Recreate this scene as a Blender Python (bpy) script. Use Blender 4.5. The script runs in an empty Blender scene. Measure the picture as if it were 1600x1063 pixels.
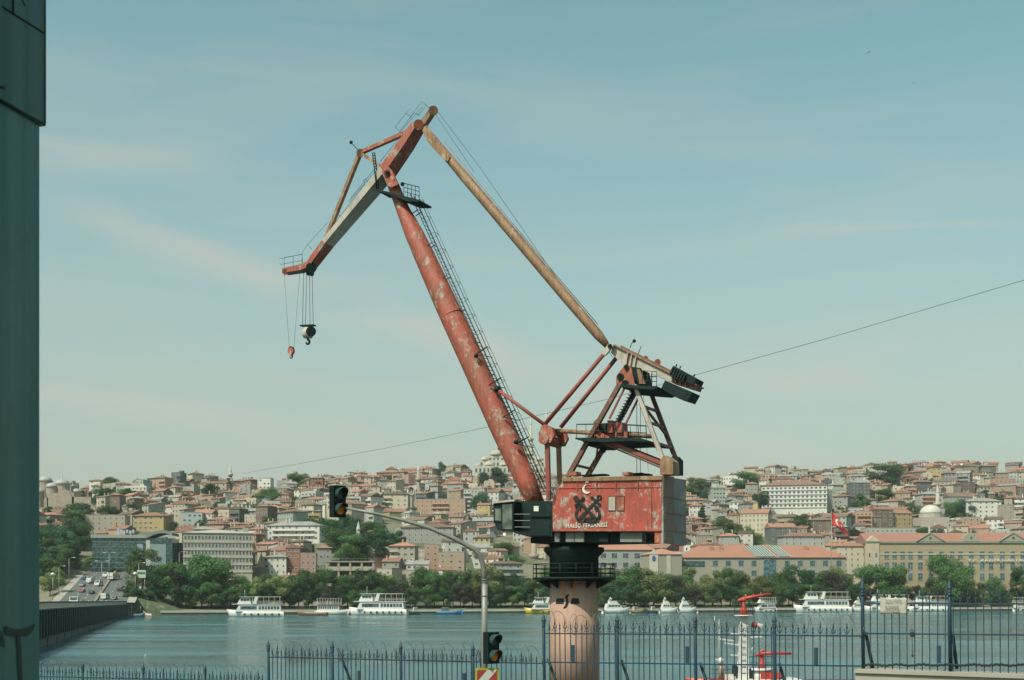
import bpy, bmesh, math, random
import numpy as np
from mathutils import Vector, Matrix
V = Vector
R = math.radians
random.seed(7)
rng = np.random.default_rng(7)
scene = bpy.context.scene
COL = scene.collection

# ------------------------------------------------------------------ camera
F, CX, YH, CAMH = 2000.0, 800.0, 930.0, 8.5      # focal in photo pixels, principal column, horizon row, eye height
cam_d = bpy.data.cameras.new('camera')
cam_d.sensor_width = 36.0
cam_d.lens = F / 1600 * 36.0
cam_d.shift_y = (YH - 531.5) / 1600.0
cam_d.clip_end = 20000
cam_d.clip_start = 0.1
cam_d.dof.use_dof = True
cam_d.dof.focus_distance = 95.0
cam_d.dof.aperture_fstop = 8.0
cam = bpy.data.objects.new('camera', cam_d)
COL.objects.link(cam)
cam.location = (0, 0, CAMH)
cam.rotation_euler = (R(90), 0, 0)
scene.camera = cam

# ------------------------------------------------------------------ sky and sun
SUN_AZ, SUN_EL = 40.0, 52.0       # sun stands behind the camera, to its left
world = bpy.data.worlds.new('World'); scene.world = world; world.use_nodes = True
wn, wl = world.node_tree.nodes, world.node_tree.links
wn.clear()
wo = wn.new('ShaderNodeOutputWorld'); bg = wn.new('ShaderNodeBackground'); sky = wn.new('ShaderNodeTexSky')
sky.sky_type = 'NISHITA'; sky.sun_disc = False
sky.sun_elevation = R(SUN_EL)
sky.sun_rotation = R(180 + SUN_AZ)
sky.altitude = 10; sky.air_density = 1.0; sky.dust_density = 2.2; sky.ozone_density = 1.0
hs = wn.new('ShaderNodeHueSaturation'); hs.inputs['Saturation'].default_value = 0.88; hs.inputs['Hue'].default_value = 0.5
tint = wn.new('ShaderNodeMix'); tint.data_type = 'RGBA'; tint.blend_type = 'MULTIPLY'; tint.inputs[0].default_value = 1.0
tint.inputs[7].default_value = (1.16, 1.56, 1.17, 1)
wl.new(sky.outputs[0], hs.inputs['Color']); wl.new(hs.outputs[0], tint.inputs[6])
# thin high cloud, wispy streaks over the whole sky
tc = wn.new('ShaderNodeTexCoord'); mp = wn.new('ShaderNodeMapping'); mp.inputs['Rotation'].default_value = (0, R(14), R(8))
mp.inputs['Scale'].default_value = (1.3, 1.3, 8.5); mp.inputs['Location'].default_value = (0.62, 0.2, 0.35)
nz = wn.new('ShaderNodeTexNoise'); nz.inputs['Scale'].default_value = 1.9; nz.inputs['Detail'].default_value = 6; nz.inputs['Roughness'].default_value = 0.5
nz.inputs['Distortion'].default_value = 0.35
cr = wn.new('ShaderNodeValToRGB'); cr.color_ramp.elements[0].position = 0.48; cr.color_ramp.elements[1].position = 0.74
cr.color_ramp.elements[1].color = (0.30, 0.30, 0.30, 1); cr.color_ramp.elements[0].color = (0, 0, 0, 1)
cm = wn.new('ShaderNodeMix'); cm.data_type = 'RGBA'; cm.inputs[7].default_value = (5.0, 5.0, 4.3, 1)
wl.new(tc.outputs['Generated'], mp.inputs[0]); wl.new(mp.outputs[0], nz.inputs['Vector']); wl.new(nz.outputs['Fac'], cr.inputs[0])
# pale low air towards the horizon, all round
sp = wn.new('ShaderNodeSeparateXYZ'); wl.new(tc.outputs['Generated'], sp.inputs[0])
hz = wn.new('ShaderNodeMapRange'); hz.interpolation_type = 'SMOOTHSTEP'
hz.inputs[1].default_value = -0.05; hz.inputs[2].default_value = 0.42; hz.inputs[3].default_value = 0.85; hz.inputs[4].default_value = 0.0
wl.new(sp.outputs[2], hz.inputs[0])
hm = wn.new('ShaderNodeMix'); hm.data_type = 'RGBA'; hm.inputs[7].default_value = (4.1, 3.8, 3.45, 1)
wl.new(hz.outputs[0], hm.inputs[0]); wl.new(tint.outputs[2], hm.inputs[6])
wl.new(cr.outputs[0], cm.inputs[0]); wl.new(hm.outputs[2], cm.inputs[6])
# three longer drifts of high cloud
def wmath(op, a_, b_=None):
    q = wn.new('ShaderNodeMath'); q.operation = op
    for i, s in enumerate((a_, b_)):
        if s is None: continue
        if hasattr(s, 'links'): wl.new(s, q.inputs[i])
        else: q.inputs[i].default_value = s
    return q.outputs[0]
def wrange(x, lo, hi):
    q = wn.new('ShaderNodeMapRange'); q.interpolation_type = 'SMOOTHSTEP'; q.inputs[1].default_value = lo; q.inputs[2].default_value = hi; wl.new(x, q.inputs[0]); return q.outputs[0]
yy = wmath('MAXIMUM', sp.outputs[1], .02); az = wmath('DIVIDE', sp.outputs[0], yy); el = wmath('DIVIDE', sp.outputs[2], yy)
n2 = wn.new('ShaderNodeTexNoise'); n2.inputs['Scale'].default_value = 3.2; n2.inputs['Detail'].default_value = 7; n2.inputs['Roughness'].default_value = .55; n2.inputs['Distortion'].default_value = .5
mp4 = wn.new('ShaderNodeMapping'); mp4.inputs['Scale'].default_value = (1.6, 1.0, 7.0); mp4.inputs['Rotation'].default_value = (0, R(14), 0); wl.new(tc.outputs['Generated'], mp4.inputs[0]); wl.new(mp4.outputs[0], n2.inputs['Vector'])
drift = None
for slope, off, x0, x1, wd, amt in ((-.34, .182, -.40, .30, .028, .48), (-.02, .337, -.55, -.17, .034, .45), (.02, .160, .10, .46, .018, .5), (.06, .268, .16, .7, .006, .35), (-.15, .10, -.5, -.02, .02, .35)):
    cen = wmath('ADD', wmath('MULTIPLY', az, slope), off); cen = wmath('ADD', cen, wmath('MULTIPLY', wmath('SUBTRACT', n2.outputs['Fac'], .5), .05))
    f_ = wmath('SUBTRACT', 1.0, wrange(wmath('ABSOLUTE', wmath('SUBTRACT', el, cen)), 0.0, wd))
    f_ = wmath('MULTIPLY', f_, wmath('MULTIPLY', wrange(az, x0, x0 + .12), wmath('SUBTRACT', 1.0, wrange(az, x1 - .18, x1))))
    f_ = wmath('MULTIPLY', wmath('MULTIPLY', f_, wrange(n2.outputs['Fac'], .30, .68)), amt)
    drift = f_ if drift is None else wmath('MAXIMUM', drift, f_)
cd = wn.new('ShaderNodeMix'); cd.data_type = 'RGBA'; cd.inputs[7].default_value = (5.4, 5.1, 4.4, 1); wl.new(drift, cd.inputs[0]); wl.new(cm.outputs[2], cd.inputs[6])
wl.new(cd.outputs[2], bg.inputs['Color']); bg.inputs['Strength'].default_value = 0.115
wl.new(bg.outputs[0], wo.inputs['Surface'])
sun_d = bpy.data.lights.new('sun', 'SUN'); sun_d.energy = 5.0; sun_d.angle = R(0.53); sun_d.color = (1.0, 0.93, 0.80)
sun = bpy.data.objects.new('sun', sun_d); COL.objects.link(sun)
a, e = R(SUN_AZ), R(SUN_EL)
to_sun = V((-math.sin(a) * math.cos(e), -math.cos(a) * math.cos(e), math.sin(e)))
sun.rotation_euler = to_sun.to_track_quat('Z', 'Y').to_euler()
sun.location = (-40, -40, 90)
vs = scene.view_settings
vs.view_transform = 'Standard'; vs.look = 'None'; vs.exposure = 0.0; vs.gamma = 1.0
scene.cycles.max_bounces = 5; scene.cycles.diffuse_bounces = 2; scene.cycles.glossy_bounces = 2
scene.cycles.transmission_bounces = 2; scene.cycles.volume_bounces = 0; scene.cycles.transparent_max_bounces = 4
scene.cycles.caustics_reflective = False; scene.cycles.caustics_refractive = False

# ------------------------------------------------------------------ pixel -> point helpers
CAM = V((0, 0, CAMH))
def P(px, py, Y): return V(((px - CX) / F * Y, Y, CAMH - (py - YH) / F * Y))
def XY(px, Y): return (px - CX) / F * Y
def WY(py, z=0.0): return F * (CAMH - z) / (py - YH)          # distance of a point of height z seen at row py
def proj(p): return (CX + F * p[0] / p[1], YH - F * (p[2] - CAMH) / p[1])

# ------------------------------------------------------------------ mesh collecting
def frame(d, up=(0, 0, 1)):
    d = V(d).normalized(); up = V(up)
    if abs(d.dot(up.normalized())) > 0.999: up = V((1, 0, 0)) if abs(d.x) < 0.9 else V((0, 1, 0))
    s = d.cross(up).normalized(); u = s.cross(d).normalized()
    return d, s, u
class MB:
    def __init__(self): self.v, self.f, self.m, self.s = [], [], [], []
    def add(self, vs_, fs, m=0, smooth=False):
        b = len(self.v); self.v += [tuple(x) for x in vs_]
        for f in fs: self.f.append(tuple(b + i for i in f)); self.m.append(m); self.s.append(smooth)
        return self
    def box(self, c, s, m=0, rz=0.0, ax=None):
        c = V(c)
        if ax is None:
            co, si = math.cos(rz), math.sin(rz); ax = (V((co, si, 0)), V((-si, co, 0)), V((0, 0, 1)))
        x, y, z = [ax[i] * (s[i] / 2) for i in range(3)]
        p = [c - x - y - z, c + x - y - z, c + x + y - z, c - x + y - z, c - x - y + z, c + x - y + z, c + x + y + z, c - x + y + z]
        return self.add(p, [(0, 3, 2, 1), (4, 5, 6, 7), (0, 1, 5, 4), (1, 2, 6, 5), (2, 3, 7, 6), (3, 0, 4, 7)], m)
    def bar(self, p0, p1, w, h, m=0, up=(0, 0, 1), w1=None, h1=None):
        p0, p1 = V(p0), V(p1); d, s, u = frame(p1 - p0, up); w1 = w if w1 is None else w1; h1 = h if h1 is None else h1
        q = []
        for p, ww, hh in ((p0, w, h), (p1, w1, h1)):
            q += [p - s * ww / 2 - u * hh / 2, p + s * ww / 2 - u * hh / 2, p + s * ww / 2 + u * hh / 2, p - s * ww / 2 + u * hh / 2]
        return self.add(q, [(0, 1, 2, 3), (7, 6, 5, 4), (0, 4, 5, 1), (1, 5, 6, 2), (2, 6, 7, 3), (3, 7, 4, 0)], m)
    def tube(self, p0, p1, r0, r1=None, n=8, m=0): return self.path([p0, p1], [r0, r0 if r1 is None else r1], n, m)
    def path(self, pts, r, n=6, m=0):
        pts = [V(p) for p in pts]; k = len(pts); rr = r if isinstance(r, (list, tuple)) else [r] * k
        q = []; up = V((0, 0, 1)); prev = None
        for i, p in enumerate(pts):
            d = (pts[min(i + 1, k - 1)] - pts[max(i - 1, 0)]).normalized()
            if prev is None: _, s, u = frame(d, up)
            else:
                s = prev - d * prev.dot(d)
                s = frame(d, up)[1] if s.length < 1e-6 else s.normalized()
                u = s.cross(d).normalized()
            prev = s
            for j in range(n):
                t = 2 * math.pi * j / n; q.append(p + s * math.cos(t) * rr[i] + u * math.sin(t) * rr[i])
        b = len(self.v); self.v += [tuple(x) for x in q]
        for i in range(k - 1):
            for j in range(n):
                self.f.append((b + i * n + j, b + i * n + (j + 1) % n, b + (i + 1) * n + (j + 1) % n, b + (i + 1) * n + j)); self.m.append(m); self.s.append(True)
        self.f.append(tuple(b + j for j in range(n))[::-1]); self.m.append(m); self.s.append(False)
        self.f.append(tuple(b + (k - 1) * n + j for j in range(n))); self.m.append(m); self.s.append(False)
        return self
    def prism(self, pts, vec, m=0):
        pts = [V(p) for p in pts]; vec = V(vec); n = len(pts)
        q = pts + [p + vec for p in pts]
        return self.add(q, [tuple(range(n)), tuple(range(2 * n - 1, n - 1, -1))] + [(i, i + n, (i + 1) % n + n, (i + 1) % n) for i in range(n)], m)
    def lathe(self, prof, c, n=16, m=0, smooth=True, arc=None, rz=0.0):
        c = V(c); k = len(prof); q = []
        for r, z in prof:
            for j in range(n):
                t = 2 * math.pi * j / n + rz; q.append((c.x + r * math.cos(t), c.y + r * math.sin(t), c.z + z))
        b = len(self.v); self.v += q
        for i in range(k - 1):
            for j in range(n):
                self.f.append((b + i * n + j, b + i * n + (j + 1) % n, b + (i + 1) * n + (j + 1) % n, b + (i + 1) * n + j)); self.m.append(m); self.s.append(smooth)
        self.f.append(tuple(b + j for j in range(n))[::-1]); self.m.append(m); self.s.append(False)
        self.f.append(tuple(b + (k - 1) * n + j for j in range(n))); self.m.append(m); self.s.append(False)
        return self
    def ball(self, c, r, n=10, k=6, m=0, sz=1.0):
        prof = [(max(1e-3, r * math.sin(math.pi * i / k)), -r * sz * math.cos(math.pi * i / k)) for i in range(k + 1)]
        return self.lathe(prof, c, n, m)
    def quad(self, *p, m=0): return self.add(p, [tuple(range(len(p)))], m)
    def mesh(self, name, mats, off=(0, 0, 0)):
        me = bpy.data.meshes.new(name); o = V(off)
        vv = np.array(self.v, dtype=np.float64).reshape(-1, 3) - np.array(o)
        me.from_pydata(vv.tolist(), [], self.f)
        for mt in (mats if isinstance(mats, (list, tuple)) else [mats]): me.materials.append(mt)
        if len(me.polygons) == len(self.m):
            me.polygons.foreach_set('material_index', self.m); me.polygons.foreach_set('use_smooth', self.s)
        me.update()
        return me
    def build(self, name, mats, parent=None, origin=None):
        """one mesh object; under a parent its vertices are taken relative to the thing's own base"""
        if parent is not None: org = ORG[parent.name]
        elif origin is not None: org = V(origin)
        else:
            vv = np.array(self.v); org = V(((vv[:, 0].min() + vv[:, 0].max()) / 2, (vv[:, 1].min() + vv[:, 1].max()) / 2, vv[:, 2].min()))
        o = bpy.data.objects.new(name, self.mesh(name, mats, org)); COL.objects.link(o)
        if parent is not None: o.parent = parent
        else: o.location = org
        ORG[o.name] = org
        return o
ORG = {}
def tag(o, label=None, cat=None, group=None, kind=None):
    if label: o['label'] = label
    if cat: o['category'] = cat
    if group: o['group'] = group
    if kind: o['kind'] = kind
    return o
def empty(name, loc, label=None, cat=None, group=None, rz=0.0):
    o = bpy.data.objects.new(name, None); COL.objects.link(o); o.location = loc; o.rotation_euler.z = rz
    o.empty_display_size = 0.5; ORG[o.name] = V(loc)
    return tag(o, label, cat, group)
def copies(src_mesh, name, parent, locs, rots=None, color=None):
    out = []
    for i, l in enumerate(locs):
        o = bpy.data.objects.new(name, src_mesh); COL.objects.link(o); o.parent = parent
        o.location = V(l) - ORG[parent.name]
        if rots: o.rotation_euler = rots[i]
        if color: o.color = color
        ORG[o.name] = ORG[parent.name]
        out.append(o)
    return out
def copy_tree(o, parent=None):
    c = o.copy(); COL.objects.link(c); c.parent = parent; ORG[c.name] = ORG.get(o.name, V((0, 0, 0)))
    for ch in o.children: copy_tree(ch, c)
    return c

# ------------------------------------------------------------------ materials
MATS = {}
def nodes_of(name):
    m = bpy.data.materials.new(name); m.use_nodes = True; MATS[name] = m
    nt = m.node_tree; return m, nt.nodes, nt.links, nt.nodes['Principled BSDF']
KA = 0.76      # all finishes are a little darker than fresh paint
def kc(c): return tuple(x * KA for x in c)
def c4(c): return (c[0], c[1], c[2], 1.0)
def mixn(n, l, fac, a_, b_, blend='MIX'):
    x = n.new('ShaderNodeMix'); x.data_type = 'RGBA'; x.blend_type = blend
    for i, s in ((0, fac), (6, a_), (7, b_)):
        if hasattr(s, 'links'): l.new(s, x.inputs[i])
        elif i == 0: x.inputs[0].default_value = s
        else: x.inputs[i].default_value = c4(s)
    return x.outputs[2]
def noise(n, l, vec, scale, detail=4, rough=0.55, dist=0.0):
    x = n.new('ShaderNodeTexNoise'); x.inputs['Scale'].default_value = scale; x.inputs['Detail'].default_value = detail
    x.inputs['Roughness'].default_value = rough; x.inputs['Distortion'].default_value = dist
    if vec is not None: l.new(vec, x.inputs['Vector'])
    return x.outputs['Fac']
def ramp(n, l, fac, lo, hi, a_=0.0, b_=1.0):
    x = n.new('ShaderNodeMapRange'); x.inputs[1].default_value = lo; x.inputs[2].default_value = hi
    x.inputs[3].default_value = a_; x.inputs[4].default_value = b_; x.clamp = True; l.new(fac, x.inputs[0]); return x.outputs[0]
def coords(n, l, kind='Object', scale=(1, 1, 1), rot=(0, 0, 0)):
    t = n.new('ShaderNodeTexCoord'); m = n.new('ShaderNodeMapping'); m.inputs['Scale'].default_value = scale; m.inputs['Rotation'].default_value = rot
    l.new(t.outputs[kind], m.inputs[0]); return m.outputs[0]
def bump(n, l, b, h, strength=0.3, dist=0.05):
    x = n.new('ShaderNodeBump'); x.inputs['Strength'].default_value = strength; x.inputs['Distance'].default_value = dist
    l.new(h, x.inputs['Height']); l.new(x.outputs[0], b.inputs['Normal'])
def mat(name, col, rough=0.7, metal=0.0, var=0.25, scale=1.5, col2=None, bmp=0.0):
    """plain painted or weathered surface: base colour with slow noise and fine speckle"""
    m, n, l, b = nodes_of(name); v = coords(n, l)
    c2 = col2 if col2 is not None else tuple(x * (1 - var) for x in col)
    col, c2 = kc(col), kc(c2)
    f1 = ramp(n, l, noise(n, l, v, scale, 6, 0.6), 0.35, 0.68)
    out = mixn(n, l, f1, col, c2)
    l.new(out, b.inputs['Base Color']); b.inputs['Roughness'].default_value = rough; b.inputs['Metallic'].default_value = metal
    if bmp: bump(n, l, b, noise(n, l, v, scale * 6, 3), bmp)
    return m
def paint(name, base, patch, rust, amt=0.5, scale=0.6, streak=1.0, rough=0.62, tone=None):
    """old paint: faded tone, flaked patches of another coat, vertical rust runs and specks"""
    m, n, l, b = nodes_of(name); v = coords(n, l); vs_ = coords(n, l, scale=(2.2, 2.2, 0.28))
    t2 = tone if tone is not None else tuple(x * 0.72 for x in base)
    base, patch, rust, t2 = kc(base), kc(patch), kc(rust), kc(t2)
    col = mixn(n, l, ramp(n, l, noise(n, l, v, 0.35, 4), 0.35, 0.65), base, t2)
    pf = ramp(n, l, noise(n, l, v, scale, 12, 0.72, 0.3), 0.62 - 0.22 * amt, 0.69 - 0.22 * amt, 0, .9)
    col = mixn(n, l, pf, col, patch)
    pf2 = ramp(n, l, noise(n, l, v, scale * 3.1, 8, 0.7, 0.2), 0.66 - 0.1 * amt, 0.70 - 0.1 * amt)
    col = mixn(n, l, pf2, col, tuple(0.5 * (p + q) for p, q in zip(patch, base)))
    rf = ramp(n, l, noise(n, l, vs_, 2.6, 8, 0.72), 0.58 - 0.06 * streak, 0.76 - 0.06 * streak, 0, 0.85)
    col = mixn(n, l, rf, col, rust)
    sp = ramp(n, l, noise(n, l, v, 5.0, 5, 0.7), 0.66, 0.72, 0, 0.8)
    col = mixn(n, l, sp, col, tuple(x * 0.5 for x in rust))
    l.new(col, b.inputs['Base Color']); b.inputs['Roughness'].default_value = rough
    bump(n, l, b, pf, 0.25, 0.02)
    return m
def objcol(name, rough=0.85, grime=0.35, scale=0.25, dirt=(0.25, 0.23, 0.2), plaster=True):
    """wall finish whose own colour is the object's colour, with stains and patched plaster"""
    m, n, l, b = nodes_of(name); oi = n.new('ShaderNodeObjectInfo'); v = coords(n, l); vs_ = coords(n, l, scale=(1, 1, 0.22))
    g = n.new('ShaderNodeNewGeometry')
    f1 = ramp(n, l, noise(n, l, g.outputs['Position'], scale, 6, 0.65), 0.42, 0.75, 0, grime)
    col = mixn(n, l, f1, mixn(n, l, 1.0, oi.outputs['Color'], (KA, KA, KA), 'MULTIPLY'), dirt)
    f2 = ramp(n, l, noise(n, l, vs_, 0.9, 6, 0.7), 0.5, 0.8, 0, grime)
    col = mixn(n, l, f2, col, dirt, 'MULTIPLY')
    l.new(col, b.inputs['Base Color']); b.inputs['Roughness'].default_value = rough
    return m
M_wall = objcol('wall_plaster', grime=0.3)
M_paintcol = objcol('painted_surface', rough=0.45, grime=0.12)
# roof tiles: terracotta with courses and mossy, sooty patches
def tiles(name, c1, c2, c3):
    m, n, l, b = nodes_of(name); g = n.new('ShaderNodeNewGeometry'); oi = n.new('ShaderNodeObjectInfo')
    col = mixn(n, l, ramp(n, l, noise(n, l, g.outputs['Position'], 0.12, 5, 0.6), 0.35, 0.65), c1, c2)
    col = mixn(n, l, ramp(n, l, noise(n, l, g.outputs['Position'], 1.1, 6, 0.7), 0.5, 0.75, 0, 0.7), col, c3)
    hv = n.new('ShaderNodeHueSaturation'); l.new(col, hv.inputs['Color'])
    l.new(ramp(n, l, oi.outputs['Random'], 0, 1, 0.7, 1.15), hv.inputs['Value'])
    l.new(mixn(n, l, 1.0, hv.outputs[0], (.86, .86, .86), 'MULTIPLY'), b.inputs['Base Color']); b.inputs['Roughness'].default_value = 0.9
    w = n.new('ShaderNodeTexWave'); w.inputs['Scale'].default_value = 0.9; w.bands_direction = 'Z'; w.inputs['Distortion'].default_value = 0.6
    l.new(g.outputs['Position'], w.inputs['Vector']); bump(n, l, b, w.outputs['Fac'], 0.35, 0.08)
    return m
M_tile = tiles('terracotta_tiles', (0.33, 0.165, 0.115), (0.245, 0.135, 0.10), (0.16, 0.115, 0.09))
M_tile2 = tiles('fresh_terracotta_tiles', (0.38, 0.18, 0.122), (0.33, 0.16, 0.115), (0.25, 0.15, 0.11))
M_flat = mat('roof_felt', (0.33, 0.31, 0.28), 0.9, var=0.4, scale=0.3)
M_lead = mat('lead_sheet', (0.42, 0.44, 0.42), 0.6, var=0.2, scale=0.3)
M_stone = mat('pale_limestone', (0.50, 0.46, 0.38), 0.85, var=0.25, scale=0.4)
M_brick = mat('old_brick', (0.30, 0.13, 0.09), 0.9, col2=(0.38, 0.25, 0.19), scale=0.5)
def glass(name, col, rough=0.12):
    m, n, l, b = nodes_of(name); oi = n.new('ShaderNodeNewGeometry')
    c = mixn(n, l, ramp(n, l, noise(n, l, oi.outputs['Position'], 0.9, 2), 0.4, 0.62), col, tuple(x * 2.6 + 0.02 for x in col))
    l.new(c, b.inputs['Base Color']); b.inputs['Roughness'].default_value = rough; b.inputs['Specular IOR Level'].default_value = 0.6
    return m
M_glass = glass('window_glass', (0.028, 0.045, 0.05))
M_glass2 = glass('tinted_curtain_wall', (0.012, 0.035, 0.036), 0.08)
M_frame = mat('window_frame', (0.62, 0.61, 0.56), 0.6, var=0.1)
M_conc = mat('bare_concrete', (0.36, 0.33, 0.28), 0.9, var=0.3, scale=0.4)
M_white = mat('white_paint', (0.78, 0.76, 0.70), 0.45, var=0.1, scale=0.4)
M_dark = mat('dark_metal', (0.016, 0.034, 0.034), 0.5, var=0.4)
M_black = mat('black_rubber', (0.012, 0.02, 0.02), 0.8)
M_steel = mat('galvanised_steel', (0.34, 0.36, 0.33), 0.45, 0.4, var=0.25, scale=3)
M_wire = mat('dark_wire', (0.03, 0.045, 0.045), 0.6)
M_asph = mat('asphalt', (0.13, 0.14, 0.135), 0.9, var=0.3, scale=0.2)
M_pave = mat('pale_paving', (0.42, 0.39, 0.33), 0.9, var=0.25, scale=0.3)
M_trunk = mat('tree_bark', (0.07, 0.055, 0.04), 0.95, var=0.4, scale=2)
# ------------------------------------------------------------------ setting: terrain, water, quay
def lerp(a_, b_, t): return a_ + (b_ - a_) * t
def sstep(x, a_, b_):
    t = min(1.0, max(0.0, (x - a_) / (b_ - a_))); return t * t * (3 - 2 * t)
RIDGE = np.array([(-900, 770), (60, 766), (200, 764), (400, 762), (480, 756), (560, 750), (640, 750), (760, 752), (870, 764), (1070, 766), (1150, 754), (1210, 746), (1300, 752), (1400, 744), (1520, 734), (1600, 738), (2600, 738)], float)
RIDGE_Y = 1100.0
def shore(X): return 580 + 0.35 * max(-420.0, min(620.0, X))
ROAD_Y0, ROAD_Y1 = 500.0, 660.0
def road_c(Y): return lerp(-167.5, -199.0, (Y - 512) / 128.0)       # middle of the avenue behind the bridge
def road_z(Y): return 5.4 + max(0.0, Y - 508) * 0.112
def terr(X, Y):
    s0 = shore(X); t = Y - s0
    if t < 0: return -4.0
    px = CX + F * X / Y
    zr = CAMH + (YH - np.interp(px, RIDGE[:, 0], RIDGE[:, 1])) * RIDGE_Y / F
    k = (t - 34) / (RIDGE_Y - s0 - 34)
    if k <= 0: z = 2.0 + 0.01 * t
    elif k <= 1: z = 2.3 + (zr - 2.3) * (0.10 * min(1, k * 8) + 0.90 * k ** 1.04) if k < 1 else zr
    else: z = zr - (Y - RIDGE_Y) * 0.06
    z += (math.sin(X * 0.021 + Y * 0.013) * 2.2 + math.sin(X * 0.047 - Y * 0.03) * 1.0) * min(1, max(0, t - 60) / 80)
    if ROAD_Y0 < Y < 760:
        w = 1 - sstep(abs(X - road_c(Y)), 15, 38); w *= 1 - sstep(Y, 650, 740)
        z = z * (1 - w) + road_z(Y) * w - 0.25 * w
    return z
def ground_hit(px, py, Y0=520.0, Y1=1090.0):
    Y = Y0
    while Y < Y1:
        p = P(px, py, Y)
        if terr(p.x, Y) >= p.z: return Y
        Y += 3.0
    return Y1
# far shore and hill: one sheet
def sheet(name, xs, ys, zf, m, kind='structure', skip=None):
    nx, ny = len(xs), len(ys); v = [(x, y, zf(x, y)) for y in ys for x in xs]
    f = [(j * nx + i, j * nx + i + 1, (j + 1) * nx + i + 1, (j + 1) * nx + i) for j in range(ny - 1) for i in range(nx - 1)]
    b = MB(); b.add(v, f, 0, True); o = b.build(name, m, origin=(0, 0, 0)); o['kind'] = kind; return o
m, n, l, b = nodes_of('hill_ground'); v = n.new('ShaderNodeNewGeometry').outputs['Position']
col = mixn(n, l, ramp(n, l, noise(n, l, v, 0.05, 5), 0.42, 0.58), (0.16, 0.14, 0.10), (0.05, 0.075, 0.03))
col = mixn(n, l, ramp(n, l, noise(n, l, v, 0.6, 5), 0.5, 0.7, 0, 0.5), col, (0.22, 0.2, 0.16)); l.new(col, b.inputs['Base Color']); b.inputs['Roughness'].default_value = 0.95
M_hill = m
def hillmesh():
    ts = [-2, 0.01, 4, 12, 24, 34, 45, 60] + list(range(80, 640, 18)) + [760, 900, 1050]
    xs = list(range(-420, 621, 14)); v = []
    xs = [-1600, -1100, -700] + xs + [900, 1300, 1800]
    for t in ts:
        for x in xs: y = shore(x) + t; v.append((x, y, terr(x, y) if t >= 0 else -6))
    nx = len(xs); f = [(j * nx + i, j * nx + i + 1, (j + 1) * nx + i + 1, (j + 1) * nx + i) for j in range(len(ts) - 1) for i in range(nx - 1)]
    b = MB(); b.add(v, f, 0, True); o = b.build('hill', M_hill, origin=(0, 0, 0)); o['kind'] = 'structure'
hillmesh()
# water
m, n, l, b = nodes_of('harbour_water'); g = n.new('ShaderNodeNewGeometry')
mp2 = n.new('ShaderNodeMapping'); mp2.inputs['Scale'].default_value = (0.16, 0.5, 1); l.new(g.outputs['Position'], mp2.inputs[0])
mp3 = n.new('ShaderNodeMapping'); mp3.inputs['Scale'].default_value = (0.012, 0.05, 1); l.new(g.outputs['Position'], mp3.inputs[0])
h1 = noise(n, l, mp2.outputs[0], 1.6, 5, 0.6); big = noise(n, l, mp3.outputs[0], 1.0, 4, 0.6, 0.4)
col = mixn(n, l, ramp(n, l, big, 0.35, 0.65), (0.014, 0.082, 0.108), (0.040, 0.135, 0.155)); l.new(col, b.inputs['Base Color'])
l.new(ramp(n, l, big, 0.35, 0.7, 0.06, 0.26), b.inputs['Roughness']); b.inputs['IOR'].default_value = 1.33
bp = n.new('ShaderNodeBump'); bp.inputs['Distance'].default_value = 0.35; l.new(ramp(n, l, big, 0.3, 0.7, 0.22, 0.6), bp.inputs['Strength']); l.new(h1, bp.inputs['Height']); l.new(bp.outputs[0], b.inputs['Normal'])
M_water = m
b = MB(); b.quad((-1600, -150, 0), (1800, -150, 0), (1800, 1850, 0), (-1600, 1850, 0)); o = b.build('water', M_water, origin=(0, 0, 0)); o['kind'] = 'structure'
# near bank: road level by the fence, falling to the dockyard quay
def near_z(x, y):
    if y < 18: return 4.9
    if y < 45: return lerp(4.9, 4.4, (y - 18) / 27)
    if y < 75: return lerp(4.4, 1.5, sstep(y, 45, 75))
    return 1.5
M_bank = mat('quay_concrete', (0.15, 0.145, 0.13), 0.9, var=0.35, scale=0.3)
sheet('ground', [-600, -200, -60, -20, 0, 20, 60, 200, 600], [-150, -40, 0, 18, 30, 45, 52, 60, 68, 75, 88, 100], near_z, M_bank)
b = MB(); b.quad((-600, 100, -3), (600, 100, -3), (600, 100, 1.5), (-600, 100, 1.5)); o = b.build('quay_wall', M_bank, origin=(0, 0, 0)); o['kind'] = 'structure'
# far seawall with a pale coping, lawn strip and promenade
M_lawn = mat('park_lawn', (0.10, 0.13, 0.045), 0.95, col2=(0.17, 0.16, 0.07), scale=0.12)
def strip(name, t0, t1, z, m, x0=-145, x1=330, wall=None):
    b = MB(); xs = list(range(x0, x1 + 1, 25))
    for i in range(len(xs) - 1):
        q = [(xs[i], shore(xs[i]) + t0, z), (xs[i + 1], shore(xs[i + 1]) + t0, z), (xs[i + 1], shore(xs[i + 1]) + t1, z), (xs[i], shore(xs[i]) + t1, z)]
        b.quad(*q)
        if wall is not None: b.quad((xs[i], shore(xs[i]) + t0, wall), (xs[i + 1], shore(xs[i + 1]) + t0, wall), q[1], q[0])
    o = b.build(name, m, origin=(0, 0, 0)); o['kind'] = 'structure'; return o
M_coping = mat('pale_coping_stone', (0.62, 0.58, 0.50), .85, var=.2, scale=.3)
M_seawall = mat('seawall_stone', (0.14, 0.13, 0.11), 0.9, var=0.5, scale=0.4)
strip('seawall', -1.2, 0.2, 1.45, M_seawall, -145, 330, -3)
strip('seawall_coping', -1.45, 1.6, 2.05, M_coping, -145, 330, 1.2)
strip('lawn', 1.6, 11, 2.35, M_lawn, wall=2.0)
strip('promenade', 11, 15, 2.40, M_pave, wall=2.3)
strip('park_lawn', 15, 30, 2.55, M_lawn, wall=2.3)
strip('shore_road', 30, 40, 3.6, M_asph, wall=2.3)

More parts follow.
